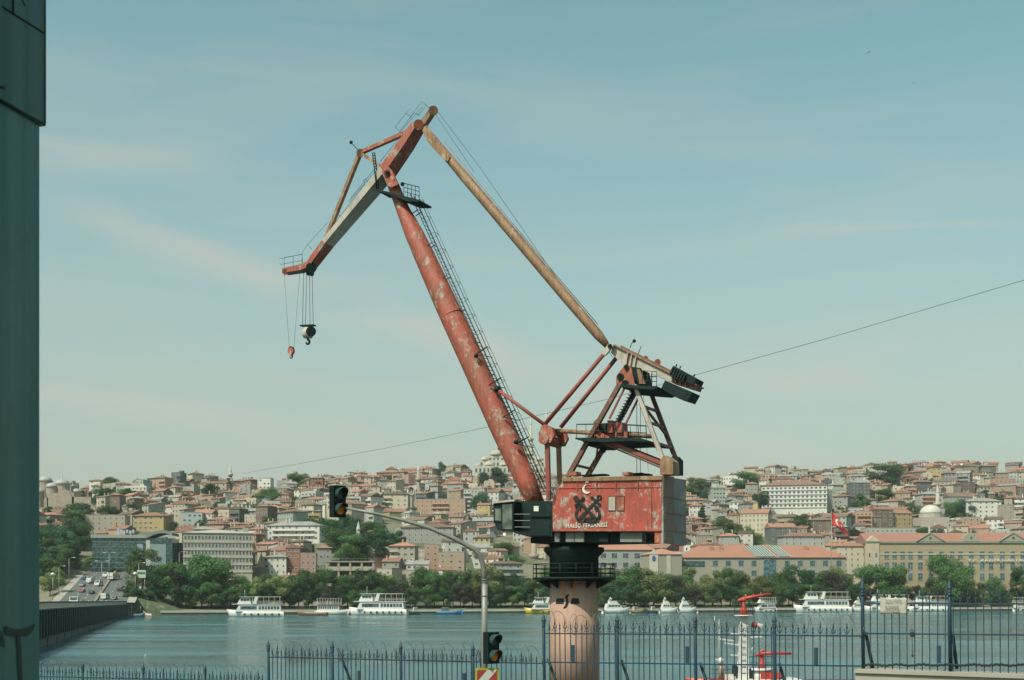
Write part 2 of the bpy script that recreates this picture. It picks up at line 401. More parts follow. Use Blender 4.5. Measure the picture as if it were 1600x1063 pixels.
# ------------------------------------------------------------------ the dock crane
M_red = paint('flaking_red_paint', (0.46, 0.085, 0.052), (0.44, 0.37, 0.30), (0.14, 0.065, 0.04), 0.36, 1.3, 1.9, tone=(0.36, 0.10, 0.055))
M_redpatch = paint('red_paint_worn_to_grey', (0.52, 0.085, 0.055), (0.46, 0.45, 0.39), (0.16, 0.06, 0.035), 0.44, 0.9, 1.9)
M_redrod = paint('rusty_red_rod_paint', (0.34, 0.075, 0.05), (0.20, 0.09, 0.06), (0.10, 0.04, 0.025), 0.5, 0.9, 1.0)
M_tan = paint('ochre_rust_paint', (0.36, 0.21, 0.105), (0.46, 0.36, 0.25), (0.15, 0.07, 0.04), 0.38, 0.9, 2.2)
M_pale = paint('worn_white_paint', (0.56, 0.52, 0.45), (0.42, 0.38, 0.31), (0.24, 0.12, 0.07), 0.4, 0.7, 0.9)
M_brown = paint('brown_rusted_steel', (0.17, 0.075, 0.05), (0.26, 0.12, 0.08), (0.07, 0.035, 0.025), 0.6, 0.7, 1.0)
M_green = paint('black_green_steel', (0.005, 0.022, 0.021), (0.009, 0.030, 0.028), (0.014, 0.016, 0.013), 0.4, 0.8, 0.2, rough=0.75); M_green.node_tree.nodes['Principled BSDF'].inputs['Specular IOR Level'].default_value = 0.25
M_greyblue = paint('grey_blue_panel', (0.25, 0.29, 0.29), (0.35, 0.37, 0.36), (0.20, 0.10, 0.055), 0.5, 0.4, 1.9)
M_rustpanel = paint('rust_streaked_panel', (0.26, 0.185, 0.125), (0.40, 0.39, 0.35), (0.14, 0.075, 0.045), 0.4, 0.4, 1.5)
M_ped = paint('pink_concrete_render', (0.56, 0.36, 0.275), (0.50, 0.31, 0.23), (0.30, 0.15, 0.10), 0.4, 0.5, 0.6, rough=0.85)
M_grill = mat('grey_housing', (0.24, 0.26, 0.23), 0.7, var=0.3)
TH = R(26)
U = V((-math.cos(TH), math.sin(TH), 0)); W = V((-math.sin(TH), -math.cos(TH), 0))       # towards the jib; towards the viewer's side
AX = V((4.41, 91.0, 1.5))                                                              # slewing axis on the quay
def CP(px, py, w=0.0):
    d = V(((px - CX) / F, 1.0, -(py - YH) / F)); t = (w - (CAM - AX).dot(W)) / d.dot(W)
    return CAM + d * t
crane = empty('harbour_crane', AX, 'tall rusty red dock crane with raised jib on a round pedestal', 'crane')
def part(bm, name, mats, parent=None): return bm.build(name, mats, parent or crane)
def side_box(name, pts, w0, w1, mt, parent=None):
    """plate or box: outline in the jib plane at lateral offset w0, running through to w1"""
    q = [CP(x, y, w0) for x, y in pts]; return part(MB().prism(q, W * (w1 - w0)), name, mt, parent)
LAT = W
# pedestal and collar
rp = 38 / F * 91
zt = lambda py: CAMH - (py - YH) / F * 91 - AX.z
ped = part(MB().lathe([(rp, 0), (rp, zt(1000)), (rp, zt(905))], AX, 48), 'pedestal', M_ped)
part(MB().lathe([(rp + .02, zt(908)), (rp + .02, zt(871)), (2.14, zt(862)), (2.14, zt(856)), (1.75, zt(855.5)), (1.75, zt(848))], AX, 48), 'slewing_collar', M_green)
gal = part(MB().lathe([(rp, zt(907)), (2.95, zt(906)), (2.95, zt(902.5)), (rp, zt(902.4))], AX, 40), 'gallery', M_green)
for k in range(10):
    t = k * 2 * math.pi / 10 + .2; d = V((math.cos(t), math.sin(t), 0)); z0 = AX.z + zt(906)
    part(MB().prism([AX + d * rp + V((0, 0, zt(907))), AX + d * 2.8 + V((0, 0, zt(907))), AX + d * rp + V((0, 0, zt(920)))], d.cross(V((0, 0, 1))) * .08), 'gallery_bracket', M_green, gal)
b = MB()
for zz in (zt(882), zt(889), zt(896)):
    b.path([AX + V((2.9 * math.cos(t), 2.9 * math.sin(t), zz)) for t in np.linspace(0, 2 * math.pi, 33)], .028, 5)
part(b, 'gallery_handrail', M_green, gal)
for k in range(16):
    t = k * 2 * math.pi / 16; q = AX + V((2.9 * math.cos(t), 2.9 * math.sin(t), 0))
    part(MB().tube(q + V((0, 0, zt(903))), q + V((0, 0, zt(882))), .03, n=5), 'gallery_post', M_green, gal)
# dark stencilled mark on the pedestal: an S between two wedges, following the round surface
def on_ped(px, py, off=.012):
    dx = (px - CX) / F; c = V((AX.x, AX.y)); A = dx * dx + 1; B = -2 * (dx * c.x + c.y); Cc = c.length_squared - (rp + off) ** 2
    t = (-B - math.sqrt(B * B - 4 * A * Cc)) / (2 * A); return V((dx * t, t, CAMH - (py - YH) / F * t))
M_stain = mat('rust_stain', (.50, .22, .14), .9, col2=(.46, .27, .19), scale=4)
def ped_patch(rows, name='stencil_mark', mt=None):
    b = MB(); nn = 6; vv = []
    for y, x0, x1 in rows: vv += [on_ped(lerp(x0, x1, i / nn), y) for i in range(nn + 1)]
    f = [(j * (nn + 1) + i, j * (nn + 1) + i + 1, (j + 1) * (nn + 1) + i + 1, (j + 1) * (nn + 1) + i) for j in range(len(rows) - 1) for i in range(nn)]
    b.add(vv, f); return part(b, name, mt or M_black, ped)
ped_patch([(908, 875, 884), (916, 877, 883), (924, 878, 882.5), (932, 879.5, 882)], 'rust_stain', M_stain); ped_patch([(908, 893, 903), (915, 893.5, 901), (926, 894, 899), (934, 895, 898)], 'rust_stain', M_stain)
ped_patch([(935, 870, 881), (944, 868, 881)]); ped_patch([(935, 893, 904), (944, 891.5, 905.5)])
ped_patch([(929, 886, 889.5), (931, 883.5, 889), (934, 883, 887), (938, 884, 888), (942, 884, 888.5), (946, 882.5, 887.5), (950, 880, 885), (951, 880, 882)])
# machinery house
HW, HF = 2.75, 2.0          # reach of the house to the near and far side
house_pts = [(863.8, 830), (863, 783), (872, 763), (879.6, 752), (1033, 749), (1033, 830)]
hs_ = side_box('machinery_house', house_pts, HW, -HF, M_redpatch)
def on_house(px, py, o=0.03): return CP(px, py, HW + o)
side_box('roof_fascia', [(878, 746.5), (1034, 743.5), (1034, 749.8), (878, 752.3)], HW + .12, -HF - .1, M_tan)
# rear wall: two tall bays in rust and grey-blue standing behind the red side
back = CP(1033.5, 790, HW); D0 = -W
def on_back(k, py, o=0.0):                                     # k runs 0..1 across the rear wall
    p = CP(1033.4, 849, HW) + D0 * ((HW + HF) * k); z = CP(1033.4, py, HW).z; return V((p.x, p.y, z)) - U * o
for k0, k1, mt, nm in ((0, .46, M_rustpanel, 'rear_panel'), (.46, 1, M_greyblue, 'rear_panel')):
    o = part(MB().prism([on_back(k0, 849), on_back(k1, 849), on_back(k1, 741), on_back(k0, 743)], -U * .14), nm, mt)
for py in (775, 800, 828):
    part(MB().bar(on_back(0, py, .16), on_back(1, py, .16), .05, .06), 'panel_rail', M_rustpanel)
side_box('corner_skirt', [(1022.8, 830), (1033.4, 830), (1033.4, 849), (1022.8, 849)], HW, HW - .4, M_red)
part(MB().box(CP(945, 840, 0) + V((0, 0, 0)), (6.6, 4.4, .86), ax=(-U, W, V((0, 0, 1)))), 'undercarriage', M_green)
for x0, x1, mt in ((884, 897, M_grill), (898, 912, M_grill), (969, 1003, M_grill), (936, 950, M_green), (866, 874, M_grill)):
    side_box('ballast_box', [(x0, 832), (x1, 832), (x1, 847), (x0, 847)], HW - .3, HW - 1.2, mt)
for x in (901, 931, 961.5, 996):
    side_box('wall_bracket', [(x, 752), (x + 1.4, 752), (x + 1.4, 766), (x, 766)], HW + .07, HW, M_redrod)
side_box('door_seam', [(1017.6, 752), (1018.4, 752), (1018.4, 825), (1017.6, 825)], HW + .04, HW, M_brown)
side_box('floor_ledge', [(863.8, 827.6), (1033, 827.6), (1033, 830.2), (863.8, 830.2)], HW + .1, HW, M_red)
side_box('eave_ledge', [(872, 762.4), (1033, 760.6), (1033, 761.6), (872, 763.4)], HW + .05, HW, M_red)
for x0, x1, mt in ((950.5, 961, M_pale), (964, 974.5, M_red)):
    pn = side_box('hatch', [(x0, 775.5), (x1, 775.5), (x1, 797.5), (x0, 797.5)], HW + .03, HW, mt)
    for s0, s1, t0, t1 in ((x0 - .8, x1 + .8, 774.8, 775.6), (x0 - .8, x1 + .8, 797.4, 798.2), (x0 - .8, x0, 775, 798), (x1, x1 + .8, 775, 798)):
        side_box('hatch_frame', [(s0, t0), (s1, t0), (s1, t1), (s0, t1)], HW + .06, HW, M_redrod, pn)
# crossed anchors, crescent, star and lettering on the house
EM = V((0, 0, 0))
fx, fz = -U, V((0, 0, 1)); em_c = on_house(918.5, 797, .02); SC = 91 / F * 1.10
def fpt(dx, dy, o): return em_c + fx * dx * SC / math.cos(TH) * .955 - fz * dy * SC + W * o
def flat_poly(name, poly, mt, o0=.0, o1=.06, parent=None): return part(MB().prism([fpt(x, y, o1) for x, y in poly], W * (o0 - o1)), name, mt, parent or hs_)
def anchor(sgn, o):
    b = MB(); ca, sa = math.cos(R(44) * sgn), math.sin(R(44) * sgn)
    def rot(x, y): return (x * ca - y * sa, x * sa + y * ca)
    def poly(pts): b.prism([fpt(*rot(x, y), o + .06) for x, y in pts], W * -.06)
    poly([(-1.5, -20), (1.5, -20), (2, 20), (-2, 20)]); poly([(-6.5, -17.5), (6.5, -17.5), (6.5, -15), (-6.5, -15)])
    def ringarc(cx, cy, r0, r1, a0, a1, nn):
        for i in range(nn):
            t0, t1 = lerp(a0, a1, i / nn), lerp(a0, a1, (i + 1) / nn)
            poly([(cx + r0 * math.cos(t0), cy + r0 * math.sin(t0)), (cx + r1 * math.cos(t0), cy + r1 * math.sin(t0)), (cx + r1 * math.cos(t1), cy + r1 * math.sin(t1)), (cx + r0 * math.cos(t1), cy + r0 * math.sin(t1))])
    ringarc(0, -23, 1.6, 3.6, 0, 2 * math.pi, 10); ringarc(0, 8.5, 9.0, 12.0, R(5), R(175), 12)
    poly([(7, 8), (14, 8), (12, -1)]); poly([(-7, 8), (-14, 8), (-12, -1)])
    for q in (-1, 1): ringarc(q * 7, -16, .5, 2.2, 0, 2 * math.pi, 8)
    return part(b, 'anchor_emblem', M_black, hs_)
anchor(1, .0); anchor(-1, .065)
b = MB()
def circ(r, cx, cy, a0, a1, nn): return [(cx + r * math.cos(lerp(a0, a1, i / nn)), cy + r * math.sin(lerp(a0, a1, i / nn))) for i in range(nn + 1)]
oc = circ(6.4, -1, -28.5, R(-52), R(-308), 20); ic = circ(5.0, .4, -29.6, R(-58), R(-302), 20)
for i in range(20): b.prism([fpt(*oc[i], .05), fpt(*oc[i + 1], .05), fpt(*ic[i + 1], .05), fpt(*ic[i], .05)], W * -.05)
part(b, 'crescent_emblem', M_white, hs_)
flat_poly('star_emblem', [((3.4 if i % 2 == 0 else 1.4) * math.sin(i * math.pi / 5) - .8, -39.5 - (3.4 if i % 2 == 0 else 1.4) * math.cos(i * math.pi / 5)) for i in range(10)], M_white)
def text_mesh(txt, bold=0.0):
    cu = bpy.data.curves.new('text_tmp', 'FONT'); cu.body = txt; cu.offset = bold; cu.extrude = 0.02; cu.resolution_u = 2
    o = bpy.data.objects.new('text_tmp', cu); COL.objects.link(o)
    dg = bpy.context.evaluated_depsgraph_get(); me = bpy.data.meshes.new_from_object(o.evaluated_get(dg))
    vv = np.zeros(len(me.vertices) * 3); me.vertices.foreach_get('co', vv); vv = vv.reshape(-1, 3); ff = [tuple(p.vertices) for p in me.polygons]
    bpy.data.objects.remove(o); bpy.data.curves.remove(cu); bpy.data.meshes.remove(me)
    return vv, ff
def lettering(name, txt, origin, ex, ez, width, height, mt, parent, bold=.012, depth=.04):
    vv, ff = text_mesh(txt, bold); mn, mx = vv.min(0), vv.max(0); nrm = V(ex).cross(V(ez)).normalized()
    q = [V(origin) + V(ex) * ((p[0] - mn[0]) / (mx[0] - mn[0]) * width) + V(ez) * ((p[1] - mn[1]) / (mx[1] - mn[1]) * height) + nrm * (depth * (p[2] - mn[2]) / max(1e-6, mx[2] - mn[2])) for p in vv]
    b = MB(); b.add(q, ff); return b.build(name, mt, parent)
p0, p1 = on_house(885, 826.5, .012), on_house(949.5, 826.5, .012)
lettering('house_lettering', 'HALİÇ TERSANESİ', p0, fx, fz, (p1 - p0).length, 9.8 * 87 / F, M_white, hs_, .006)
# operator's cabin and front machinery at the jib foot
cabw = HW
cab = side_box('operator_cabin', [(771, 786), (803, 785), (803, 832), (778, 829), (771, 815)], cabw, cabw - 2.3, M_green)
side_box('cabin_roof', [(769, 784), (804, 780.5), (804, 783.4), (769, 787)], cabw + .15, cabw - 2.5, M_pale, cab)
M_cabglass = glass('dusty_cabin_glass', (0.05, 0.065, 0.05), .25)
for x0, x1, y0, y1 in ((773.5, 783, 795, 814), (785, 800, 788, 827)):
    side_box('cabin_window', [(x0, y0), (x1, y0), (x1, y1), (x0, y1)], cabw + .03, cabw, M_cabglass, cab)
for x in (784, 801.6): side_box('cabin_post', [(x - .6, 786), (x + .6, 786), (x + .6, 830), (x - .6, 830)], cabw + .06, cabw, M_green, cab)
side_box('cabin_sill', [(771, 813), (784, 814), (784, 816), (771, 815)], cabw + .06, cabw, M_green, cab)
side_box('front_bay', [(803.2, 786), (828, 784), (828, 838), (803.2, 832)], cabw - .9, cabw - 2.6, M_green)
side_box('front_bay_floor', [(803.4, 829), (828, 834), (828, 839.5), (803.4, 833)], cabw, cabw - 2.6, M_green)
for y in (803, 813, 823): side_box('bay_rail', [(804, y), (828, y), (828, y + 1), (804, y + 1)], cabw - .05, cabw - .12, M_steel)
jf = side_box('front_machinery_box', [(828, 783), (863, 783), (863, 839), (828, 839)], cabw, -cabw, M_green)
for a_, c_ in (((834, 791), (841.5, 799)),):
    side_box('box_label', [a_, (c_[0], a_[1]), c_, (a_[0], c_[1])], cabw + .03, cabw, M_white, jf)
side_box('box_panel', [(829, 816), (859, 816), (859, 837), (829, 837)], cabw + .06, cabw, M_green, jf)
side_box('box_ledge', [(828, 805.5), (860, 805.5), (860, 807.5), (828, 807.5)], cabw + .12, cabw, M_green, jf)
side_box('under_beam', [(829, 840), (866, 840), (866, 849), (829, 849)], 1.9, -1.9, M_green)
b = MB(); b.path([CP(860 + 4.5 * math.sin(t) + 2, 775 - 11 * math.cos(t), HW + .1) for t in np.linspace(0, 2 * math.pi, 15)], .03, 5); part(b, 'hanging_cable', M_wire)
# roof clutter
for x, w0, sx, sz in ((899, 1.4, 11, 6), (981, 1.0, 10, 5.5), (996, -1, 22, 4), (1012, -1.6, 10, 3), (930, 0, 40, 2)):
    q = CP(x, 744, w0); part(MB().box(q + V((0, 0, sz * .5 * .0455)), (sx * .0455, .9, sz * .0455), ax=(-U, W, V((0, 0, 1)))), 'roof_hatch', M_red if sz > 5 else M_green)

# boom: tapered tube
bc = [(611, 281), (616, 294), (624, 314), (631, 331), (646, 363), (663, 400), (700, 482), (736, 560), (762, 618), (786, 672), (806, 717), (822, 752), (838, 788)]
br = [.40, .46, .47, .52, .70, .78, .87, .90, .90, .88, .82, .74, .62]
part(MB().path([CP(x, y) for x, y in bc], br, 32), 'boom', M_red)
boomdir = (CP(838, 788) - CP(611, 281)).normalized(); perp = W.cross(boomdir).normalized()
if perp.dot(-U) < 0: perp = -perp
for t in (.42, .66):
    p = CP(lerp(611, 838, t), lerp(281, 788, t)); i = t * 12; r = np.interp(t, np.linspace(0, 1, 13), br)
    part(MB().lathe([(0, 0)], p) if False else MB().path([p - boomdir * .06, p + boomdir * .06], np.interp(t, [0, .04, .1, .17, .3, .5, .75, 1], [.4, .5, .55, .7, .85, .9, .85, .62]) + .0, 32), 'boom_band', M_red)
# caged ladder along the back of the boom
def bp_(t, off, w): return CP(lerp(611, 838, t), lerp(281, 788, t)) + perp * off + W * w
lad = part(MB().tube(bp_(.07, 1.05, .28), bp_(.985, 1.05, .28), .035, n=5).tube(bp_(.07, 1.05, -.28), bp_(.985, 1.05, -.28), .035, n=5), 'boom_ladder', M_dark)
for off, w in ((1.58, .32), (1.58, -.32), (1.35, .38), (1.35, -.38)):
    part(MB().tube(bp_(.09, off, w), bp_(.96, off, w), .017, n=4), 'ladder_rail', M_dark, lad)
rung = MB().tube((0, 0, 0), W * .56, .02, n=4).mesh('rung', M_dark)
copies(rung, 'rung', lad, [bp_(t, 1.05, -.28) for t in np.linspace(.08, .98, 74)])
for t in np.linspace(.1, .95, 18):
    part(MB().path([bp_(t, 1.05, .28), bp_(t, 1.35, .38), bp_(t, 1.58, .32), bp_(t, 1.58, -.32), bp_(t, 1.35, -.38), bp_(t, 1.05, -.28)], .017, 4), 'ladder_hoop', M_dark, lad)
for t in np.linspace(.12, .92, 9):
    part(MB().tube(bp_(t, .5, .3), bp_(t, 1.05, .28), .04, n=5).tube(bp_(t, .5, -.3), bp_(t, 1.05, -.28), .04, n=5), 'ladder_stay', M_dark, lad)
for px, py in ((743, 554), (764, 602), (786, 652), (807, 694)):
    q = CP(px, py, .78); part(MB().bar(q, q + perp * 1.1, .07, .07).bar(q, q + perp * 1.1 + boomdir * .9, .05, .05), 'boom_bracket', M_green)
for px, py in ((744, 556), (806, 691)):
    part(MB().ball(CP(px, py, .95), .17, 8, 5), 'floodlight', M_green)
# jib: a box girder hinged on the boom head
def girder(name, pts, hts, w, mt, parent=None):
    b = MB(); q = []
    for i, (x, y) in enumerate(pts):
        a0 = CP(*pts[max(0, i - 1)]); a1 = CP(*pts[min(len(pts) - 1, i + 1)]); d = (a1 - a0).normalized(); u = W.cross(d).normalized()
        if u.z < 0: u = -u
        c = CP(x, y)
        ww = w[i] if isinstance(w, list) else w
        for su, sw in ((-1, 1), (-1, -1), (1, -1), (1, 1)): q.append(c + u * su * hts[i] / 2 + W * sw * ww / 2)
    k = len(pts); f = [(0, 1, 2, 3), tuple(4 * (k - 1) + j for j in (3, 2, 1, 0))]
    for i in range(k - 1):
        for j in range(4): f.append((4 * i + j, 4 * i + (j + 1) % 4, 4 * i + 4 + (j + 1) % 4, 4 * i + 4 + j))
    b.add(q, f); return part(b, name, mt, parent)
jib = girder('jib_girder', [(654, 197), (636, 225), (606, 268)], [.50, .60, .66], [1.3, 1.4, 1.5], M_red)
girder('jib_girder', [(605.5, 269), (593, 284), (512, 381)], [.56, .50, .38], [1.55, 1.5, 1.25], M_pale)
girder('jib_nose', [(512, 381), (489, 412), (485, 416)], [.43, .40, .40], [1.2, 1.05, 1.0], M_red)
girder('jib_nose', [(490, 414), (470, 420.5), (446, 425)], [.46, .46, .36], .9, M_red)
part(MB().path([CP(446, 425, .5), CP(446, 425, -.5)], .24, 14), 'nose_sheave', M_red)
part(MB().path([CP(486, 419, .42), CP(486, 419, -.42)], .42, 16), 'hoist_sheave', M_green)
part(MB().path([CP(482, 427, .3), CP(482, 427, -.3)], .2, 12).path([CP(487, 428, .3), CP(487, 428, -.3)], .2, 12), 'rope_guide', M_green)
part(MB().path([CP(654, 195, .68), CP(654, 195, -.68)], .38, 16), 'jib_head_sheave', M_red)
# kinked stay frame above the jib
def stay(name, p, q, h, w, mt, h2=None): return part(MB().bar(CP(*p), CP(*q), w, h, up=W.cross(CP(*q) - CP(*p)), h1=h2), name, mt)
stay('jib_stay', (563, 239), (645, 203), .26, .34, M_red, .30)
stay('jib_stay', (563, 239), (601, 264), .24, .30, M_tan)
stay('jib_stay', (563, 239), (506, 382), .25, .36, M_tan)
stay('jib_stay', (506, 381), (487, 404), .3, .36, M_red)
part(MB().path([CP(563, 239, .2), CP(563, 239, -.2)], .30, 14), 'stay_joint', M_tan)
part(MB().tube(CP(562, 237), CP(549, 223.5), .035, n=5).ball(CP(548.6, 222.6), .14, 8, 5), 'spur_lamp', M_green)
# head arm with top sheave, tie tube down to the counterweight lever
stay('head_arm', (658, 200), (676, 174), .46, .5, M_tan, .40)
part(MB().path([CP(677, 173, .28), CP(677, 173, -.28)], .36, 18), 'top_sheave', M_tan)
part(MB().path([CP(x, y) for x, y in ((662, 197), (672, 211), (700, 246), (728, 279), (800, 364), (880, 459), (935, 524), (950, 542))], [.16, .27, .33, .37, .385, .38, .35, .2], 24), 'tie_tube', M_tan)
side_box('tie_bracket', [(658, 200), (667, 196), (703, 244), (700, 252), (693, 250), (668, 222)], .42, .36, M_tan)
b = MB()
for o_ in (.1, -.1): b.path([CP(x + 4, y - 5, o_) for x, y in ((690, 226), (800, 358), (930, 512))], .028, 5)
part(b, 'conduit', M_tan)
part(MB().path([CP(682, 172), CP(750, 262), CP(842, 395), CP(962, 565)], .016, 4), 'luffing_cable', M_wire)
part(MB().path([CP(680, 178, .2), CP(740, 268, .2)], .014, 4), 'luffing_cable', M_wire)
# boom head joint, access platform and ladders
part(MB().path([CP(606, 271, .85), CP(606, 271, -.85)], .30, 18), 'jib_pivot', M_red)
part(MB().path([CP(606, 271, .95), CP(606, 271, .85)], .17, 14), 'pivot_pin', M_green)
side_box('boom_head', [(596, 268), (604, 258), (613, 268), (622, 288), (612, 293), (605, 290)], .78, .62, M_red)
side_box('boom_head', [(596, 268), (604, 258), (613, 268), (622, 288), (612, 293), (605, 290)], -.62, -.78, M_red)
part(MB().path([CP(618, 283, .75), CP(618, 283, -.75)], .16, 12), 'head_roller', M_red)
part(MB().path([CP(629, 288, .4), CP(629, 288, -.4)], .16, 12), 'head_roller', M_green)
side_box('head_platform', [(588, 296), (604, 299), (655, 312.5), (654, 315), (637, 315), (602, 301.5), (588, 298.5)], .95, -.95, M_green)
al = part(MB().tube(CP(582, 239, .9), CP(589, 298, .9), .045, n=5).tube(CP(585.5, 239, .6), CP(592, 298, .6), .045, n=5), 'access_ladder', M_green)
for t in np.linspace(0, 1, 15): part(MB().tube(CP(lerp(582, 589, t), lerp(239, 298, t), .9), CP(lerp(585.5, 592, t), lerp(239, 298, t), .6), .03, n=4), 'rung', M_green, al)
def railing(name, pts, w, h, mt=None, r=.022, mids=1, parent=None, posts=None):
    """handrail following pixel points on a plane at lateral offset w, h metres high"""
    q = [CP(x, y, w) for x, y in pts]; rl = part(MB().path([p + V((0, 0, h)) for p in q], r, 4), name, mt or M_dark, parent)
    for k in range(mids): part(MB().path([p + V((0, 0, h * (k + 1) / (mids + 1))) for p in q], r * .8, 4), 'mid_rail', mt or M_dark, rl)
    L = posts or len(q)
    for i in range(L):
        t = i / (L - 1) * (len(q) - 1); k = min(int(t), len(q) - 2); p = q[k].lerp(q[k + 1], t - k)
        part(MB().tube(p, p + V((0, 0, h)), r, n=4), 'rail_post', mt or M_dark, rl)
    return rl
railing('head_railing', [(631, 306), (655, 312.5)], .9, .95, mids=2, posts=5); railing('head_railing', [(631, 306), (655, 312.5)], -.9, .95, mids=2, posts=5)
b = MB(); b.path([CP(655, 312, .9) + V((0, 0, .95)), CP(655, 312, -.9) + V((0, 0, .95))], .022, 4).path([CP(655, 312, .9) + V((0, 0, .5)), CP(655, 312, -.9) + V((0, 0, .5))], .02, 4); part(b, 'head_railing', M_dark)
# light wire rails on the jib
def wires(name, segs, r=.018, w=0.0):
    b = MB()
    for sg in segs: b.path([CP(x, y, w) for x, y in sg], r, 4)
    return part(b, name, M_dark)
wires('jib_top_railing', [[(617, 199), (639.5, 171), (648, 174), (625, 205)], [(617, 199), (630, 210)], [(648, 174), (659, 159), (671, 169)], [(634, 177), (642, 182)], [(659, 159), (666, 164.5), (652, 182)], [(625, 207), (660, 167)], [(640, 186), (647, 177), (655, 180)]], .016, .5)
wires('jib_walkway_rail', [[(594, 253), (625, 214)], [(597, 256), (630, 214)], [(548, 310), (590, 258)], [(545, 316), (586, 268)], [(489, 398), (530, 340), (570, 288)], [(497, 390), (546, 322)], [(570, 288), (568, 282), (571, 280), (575, 285)], [(529, 336), (534, 341)]], .02, .45)
nr = railing('nose_railing', [(444, 422), (472, 417)], .42, .98, r=.018, mids=1, posts=3); railing('nose_railing', [(444, 422), (472, 417)], -.42, .98, r=.018, mids=1, posts=3)
wires('nose_railing', [[(472, 396), (480, 383), (487, 389)], [(473, 417), (472, 396)], [(437, 404), (444, 404)], [(437, 413), (444, 413)], [(474, 416), (497, 385)], [(480, 383), (512, 348)]], .016, .3)
# ropes and hooks
nrm = lambda px, py, w=0: CP(px, py, w)
for x0, x1, w in ((474.5, 472.8, .25), (479, 477.5, .1), (483.5, 484.5, -.1), (487.5, 489.5, -.25)):
    part(MB().tube(nrm(x0, 424, w), nrm(x1, 509, w), .02, n=5), 'hoist_rope', M_wire)
for x0, x1 in ((444, 452), (468.5, 459)): part(MB().tube(nrm(x0, 427), nrm(x1, 545), .013, n=4), 'light_rope', M_wire)
mh = part(MB().lathe([(.12, -.52), (.34, -.46), (.46, -.26), (.46, .0), (.36, .2), (.22, .36)], nrm(481, 519), 18), 'main_hook_block', M_pale)
part(MB().bar(nrm(470.5, 509.5), nrm(491.5, 508.5), .42, .10), 'crossbar', M_green, mh)
for s in (-1, 1): part(MB().path([nrm(486 if s > 0 else 483, 518, s * .3), nrm(486 if s > 0 else 483, 518, s * .3 + .16)], .40, 16), 'block_sheave', M_green, mh)
def hook(c, r, th, nm, parent, mt):
    pts = [c + V((0, 0, 2.0 * r)), c + V((0, 0, 1.1 * r))] + [c + V((0, 0, 0)) + (fx * math.cos(t) + fz * math.sin(t)) * r for t in np.linspace(R(80), R(-190), 12)]
    return part(MB().path(pts, [th] * (len(pts) - 3) + [th * .8, th * .6, th * .25], 8), nm, mt, parent)
hook(nrm(481, 534.5), .16, .09, 'hook', mh, M_green)
q = nrm(455, 549); sh = part(MB().prism([q + fx * .27 * math.cos(t) + fz * (.27 * math.sin(t) + .02) + W * .12 for t in np.linspace(R(-20), R(200), 14)] + [q - fz * .42 + fx * s * .05 + W * .12 for s in (-1, 1)], -W * .24), 'light_hook_block', M_red)
part(MB().path([q + V((0, 0, .14)) + W * .10, q + V((0, 0, .14)) - W * .10], .24, 14), 'block_sheave', M_green, sh)
hook(nrm(455, 557.5), .13, .045, 'hook', sh, M_green)

# A-frame, bell crank and counterweight lever
LW = 1.55                                                   # half spacing of the two sides of the frame
def pair(name, p, q, r, mt, near=None, far=None, box=True, h=None):
    """one member on each side: pixel positions are those of the nearer one"""
    for w, m_ in ((LW, near or mt), (-LW, far or mt)):
        a0, b0 = CP(*p, LW), CP(*q, LW); a0, b0 = a0 + W * (w - LW), b0 + W * (w - LW)
        if box: part(MB().bar(a0, b0, r, h or r, up=W), name, m_)
        else: part(MB().tube(a0, b0, r, n=10), name, m_)
pair('front_leg', (969, 600), (888, 744), .30, M_brown, h=.33)
pair('rear_leg', (992, 602), (1036, 718), .26, M_brown, M_pale, M_brown)
pair('leg_brace', (977, 604), (952, 655), .12, M_redrod)
pair('leg_brace', (1000, 630), (1028, 704), .14, M_brown)
pair('inclined_strut', (934, 684), (1034, 724), .26, M_redrod, h=.30)
pair('strut_rib', (938, 691), (1032, 731), .12, M_brown)
for t in (.28, .5, .78): part(MB().bar(CP(lerp(992, 1036, t), lerp(602, 718, t), LW), CP(lerp(992, 1036, t), lerp(602, 718, t), LW) - W * 2 * LW, .16, .16), 'rear_cross_strut', M_brown)
part(MB().bar(CP(1003, 631, LW), CP(1022, 678, LW) - W * 2 * LW, .14, .14), 'rear_diagonal', M_brown)
for t in (.45, .88): part(MB().bar(CP(lerp(969, 888, t), lerp(600, 744, t), LW), CP(lerp(969, 888, t), lerp(600, 744, t), LW) - W * 2 * LW, .16, .16), 'front_cross_strut', M_brown)
part(MB().bar(CP(938, 655, LW), CP(905, 715, LW) - W * 2 * LW, .12, .12), 'front_diagonal', M_brown)
st = part(MB().bar(CP(990, 612, .2), CP(953, 684, .2), .1, .32, up=W), 'frame_stair', M_green)
part(MB().bar(CP(990, 612, -.6), CP(953, 684, -.6), .1, .32, up=W), 'stair_stringer', M_green, st)
for t in np.linspace(.02, .98, 16): part(MB().box(CP(lerp(990, 953, t), lerp(612, 684, t), -.2), (.3, .8, .04), ax=(-U, W, V((0, 0, 1)))), 'stair_tread', M_green, st)
lo = part(MB().bar(CP(917, 698, -.6), CP(893, 742, -.6), .1, .2, up=W).bar(CP(917, 698, -1.2), CP(893, 742, -1.2), .1, .2, up=W), 'lower_ladder', M_green)
for t in np.linspace(.05, .95, 10): part(MB().tube(CP(lerp(917, 893, t), lerp(698, 742, t), -.6), CP(lerp(917, 893, t), lerp(698, 742, t), -1.2), .03, n=4), 'rung', M_green, lo)
# rear gusset boxes where the back legs land
gp = [(1031, 741.5), (1031, 722), (1036, 712), (1040, 712), (1051.5, 720.5), (1051.5, 741.5)]
side_box('rear_gusset', gp, HW - .05, HW - 1.35, M_tan)
side_box('rear_gusset', [(1047, 741.5), (1047, 724), (1050, 713), (1054, 712), (1059, 718), (1059, 741.5)], -.9, -2.1, M_green)
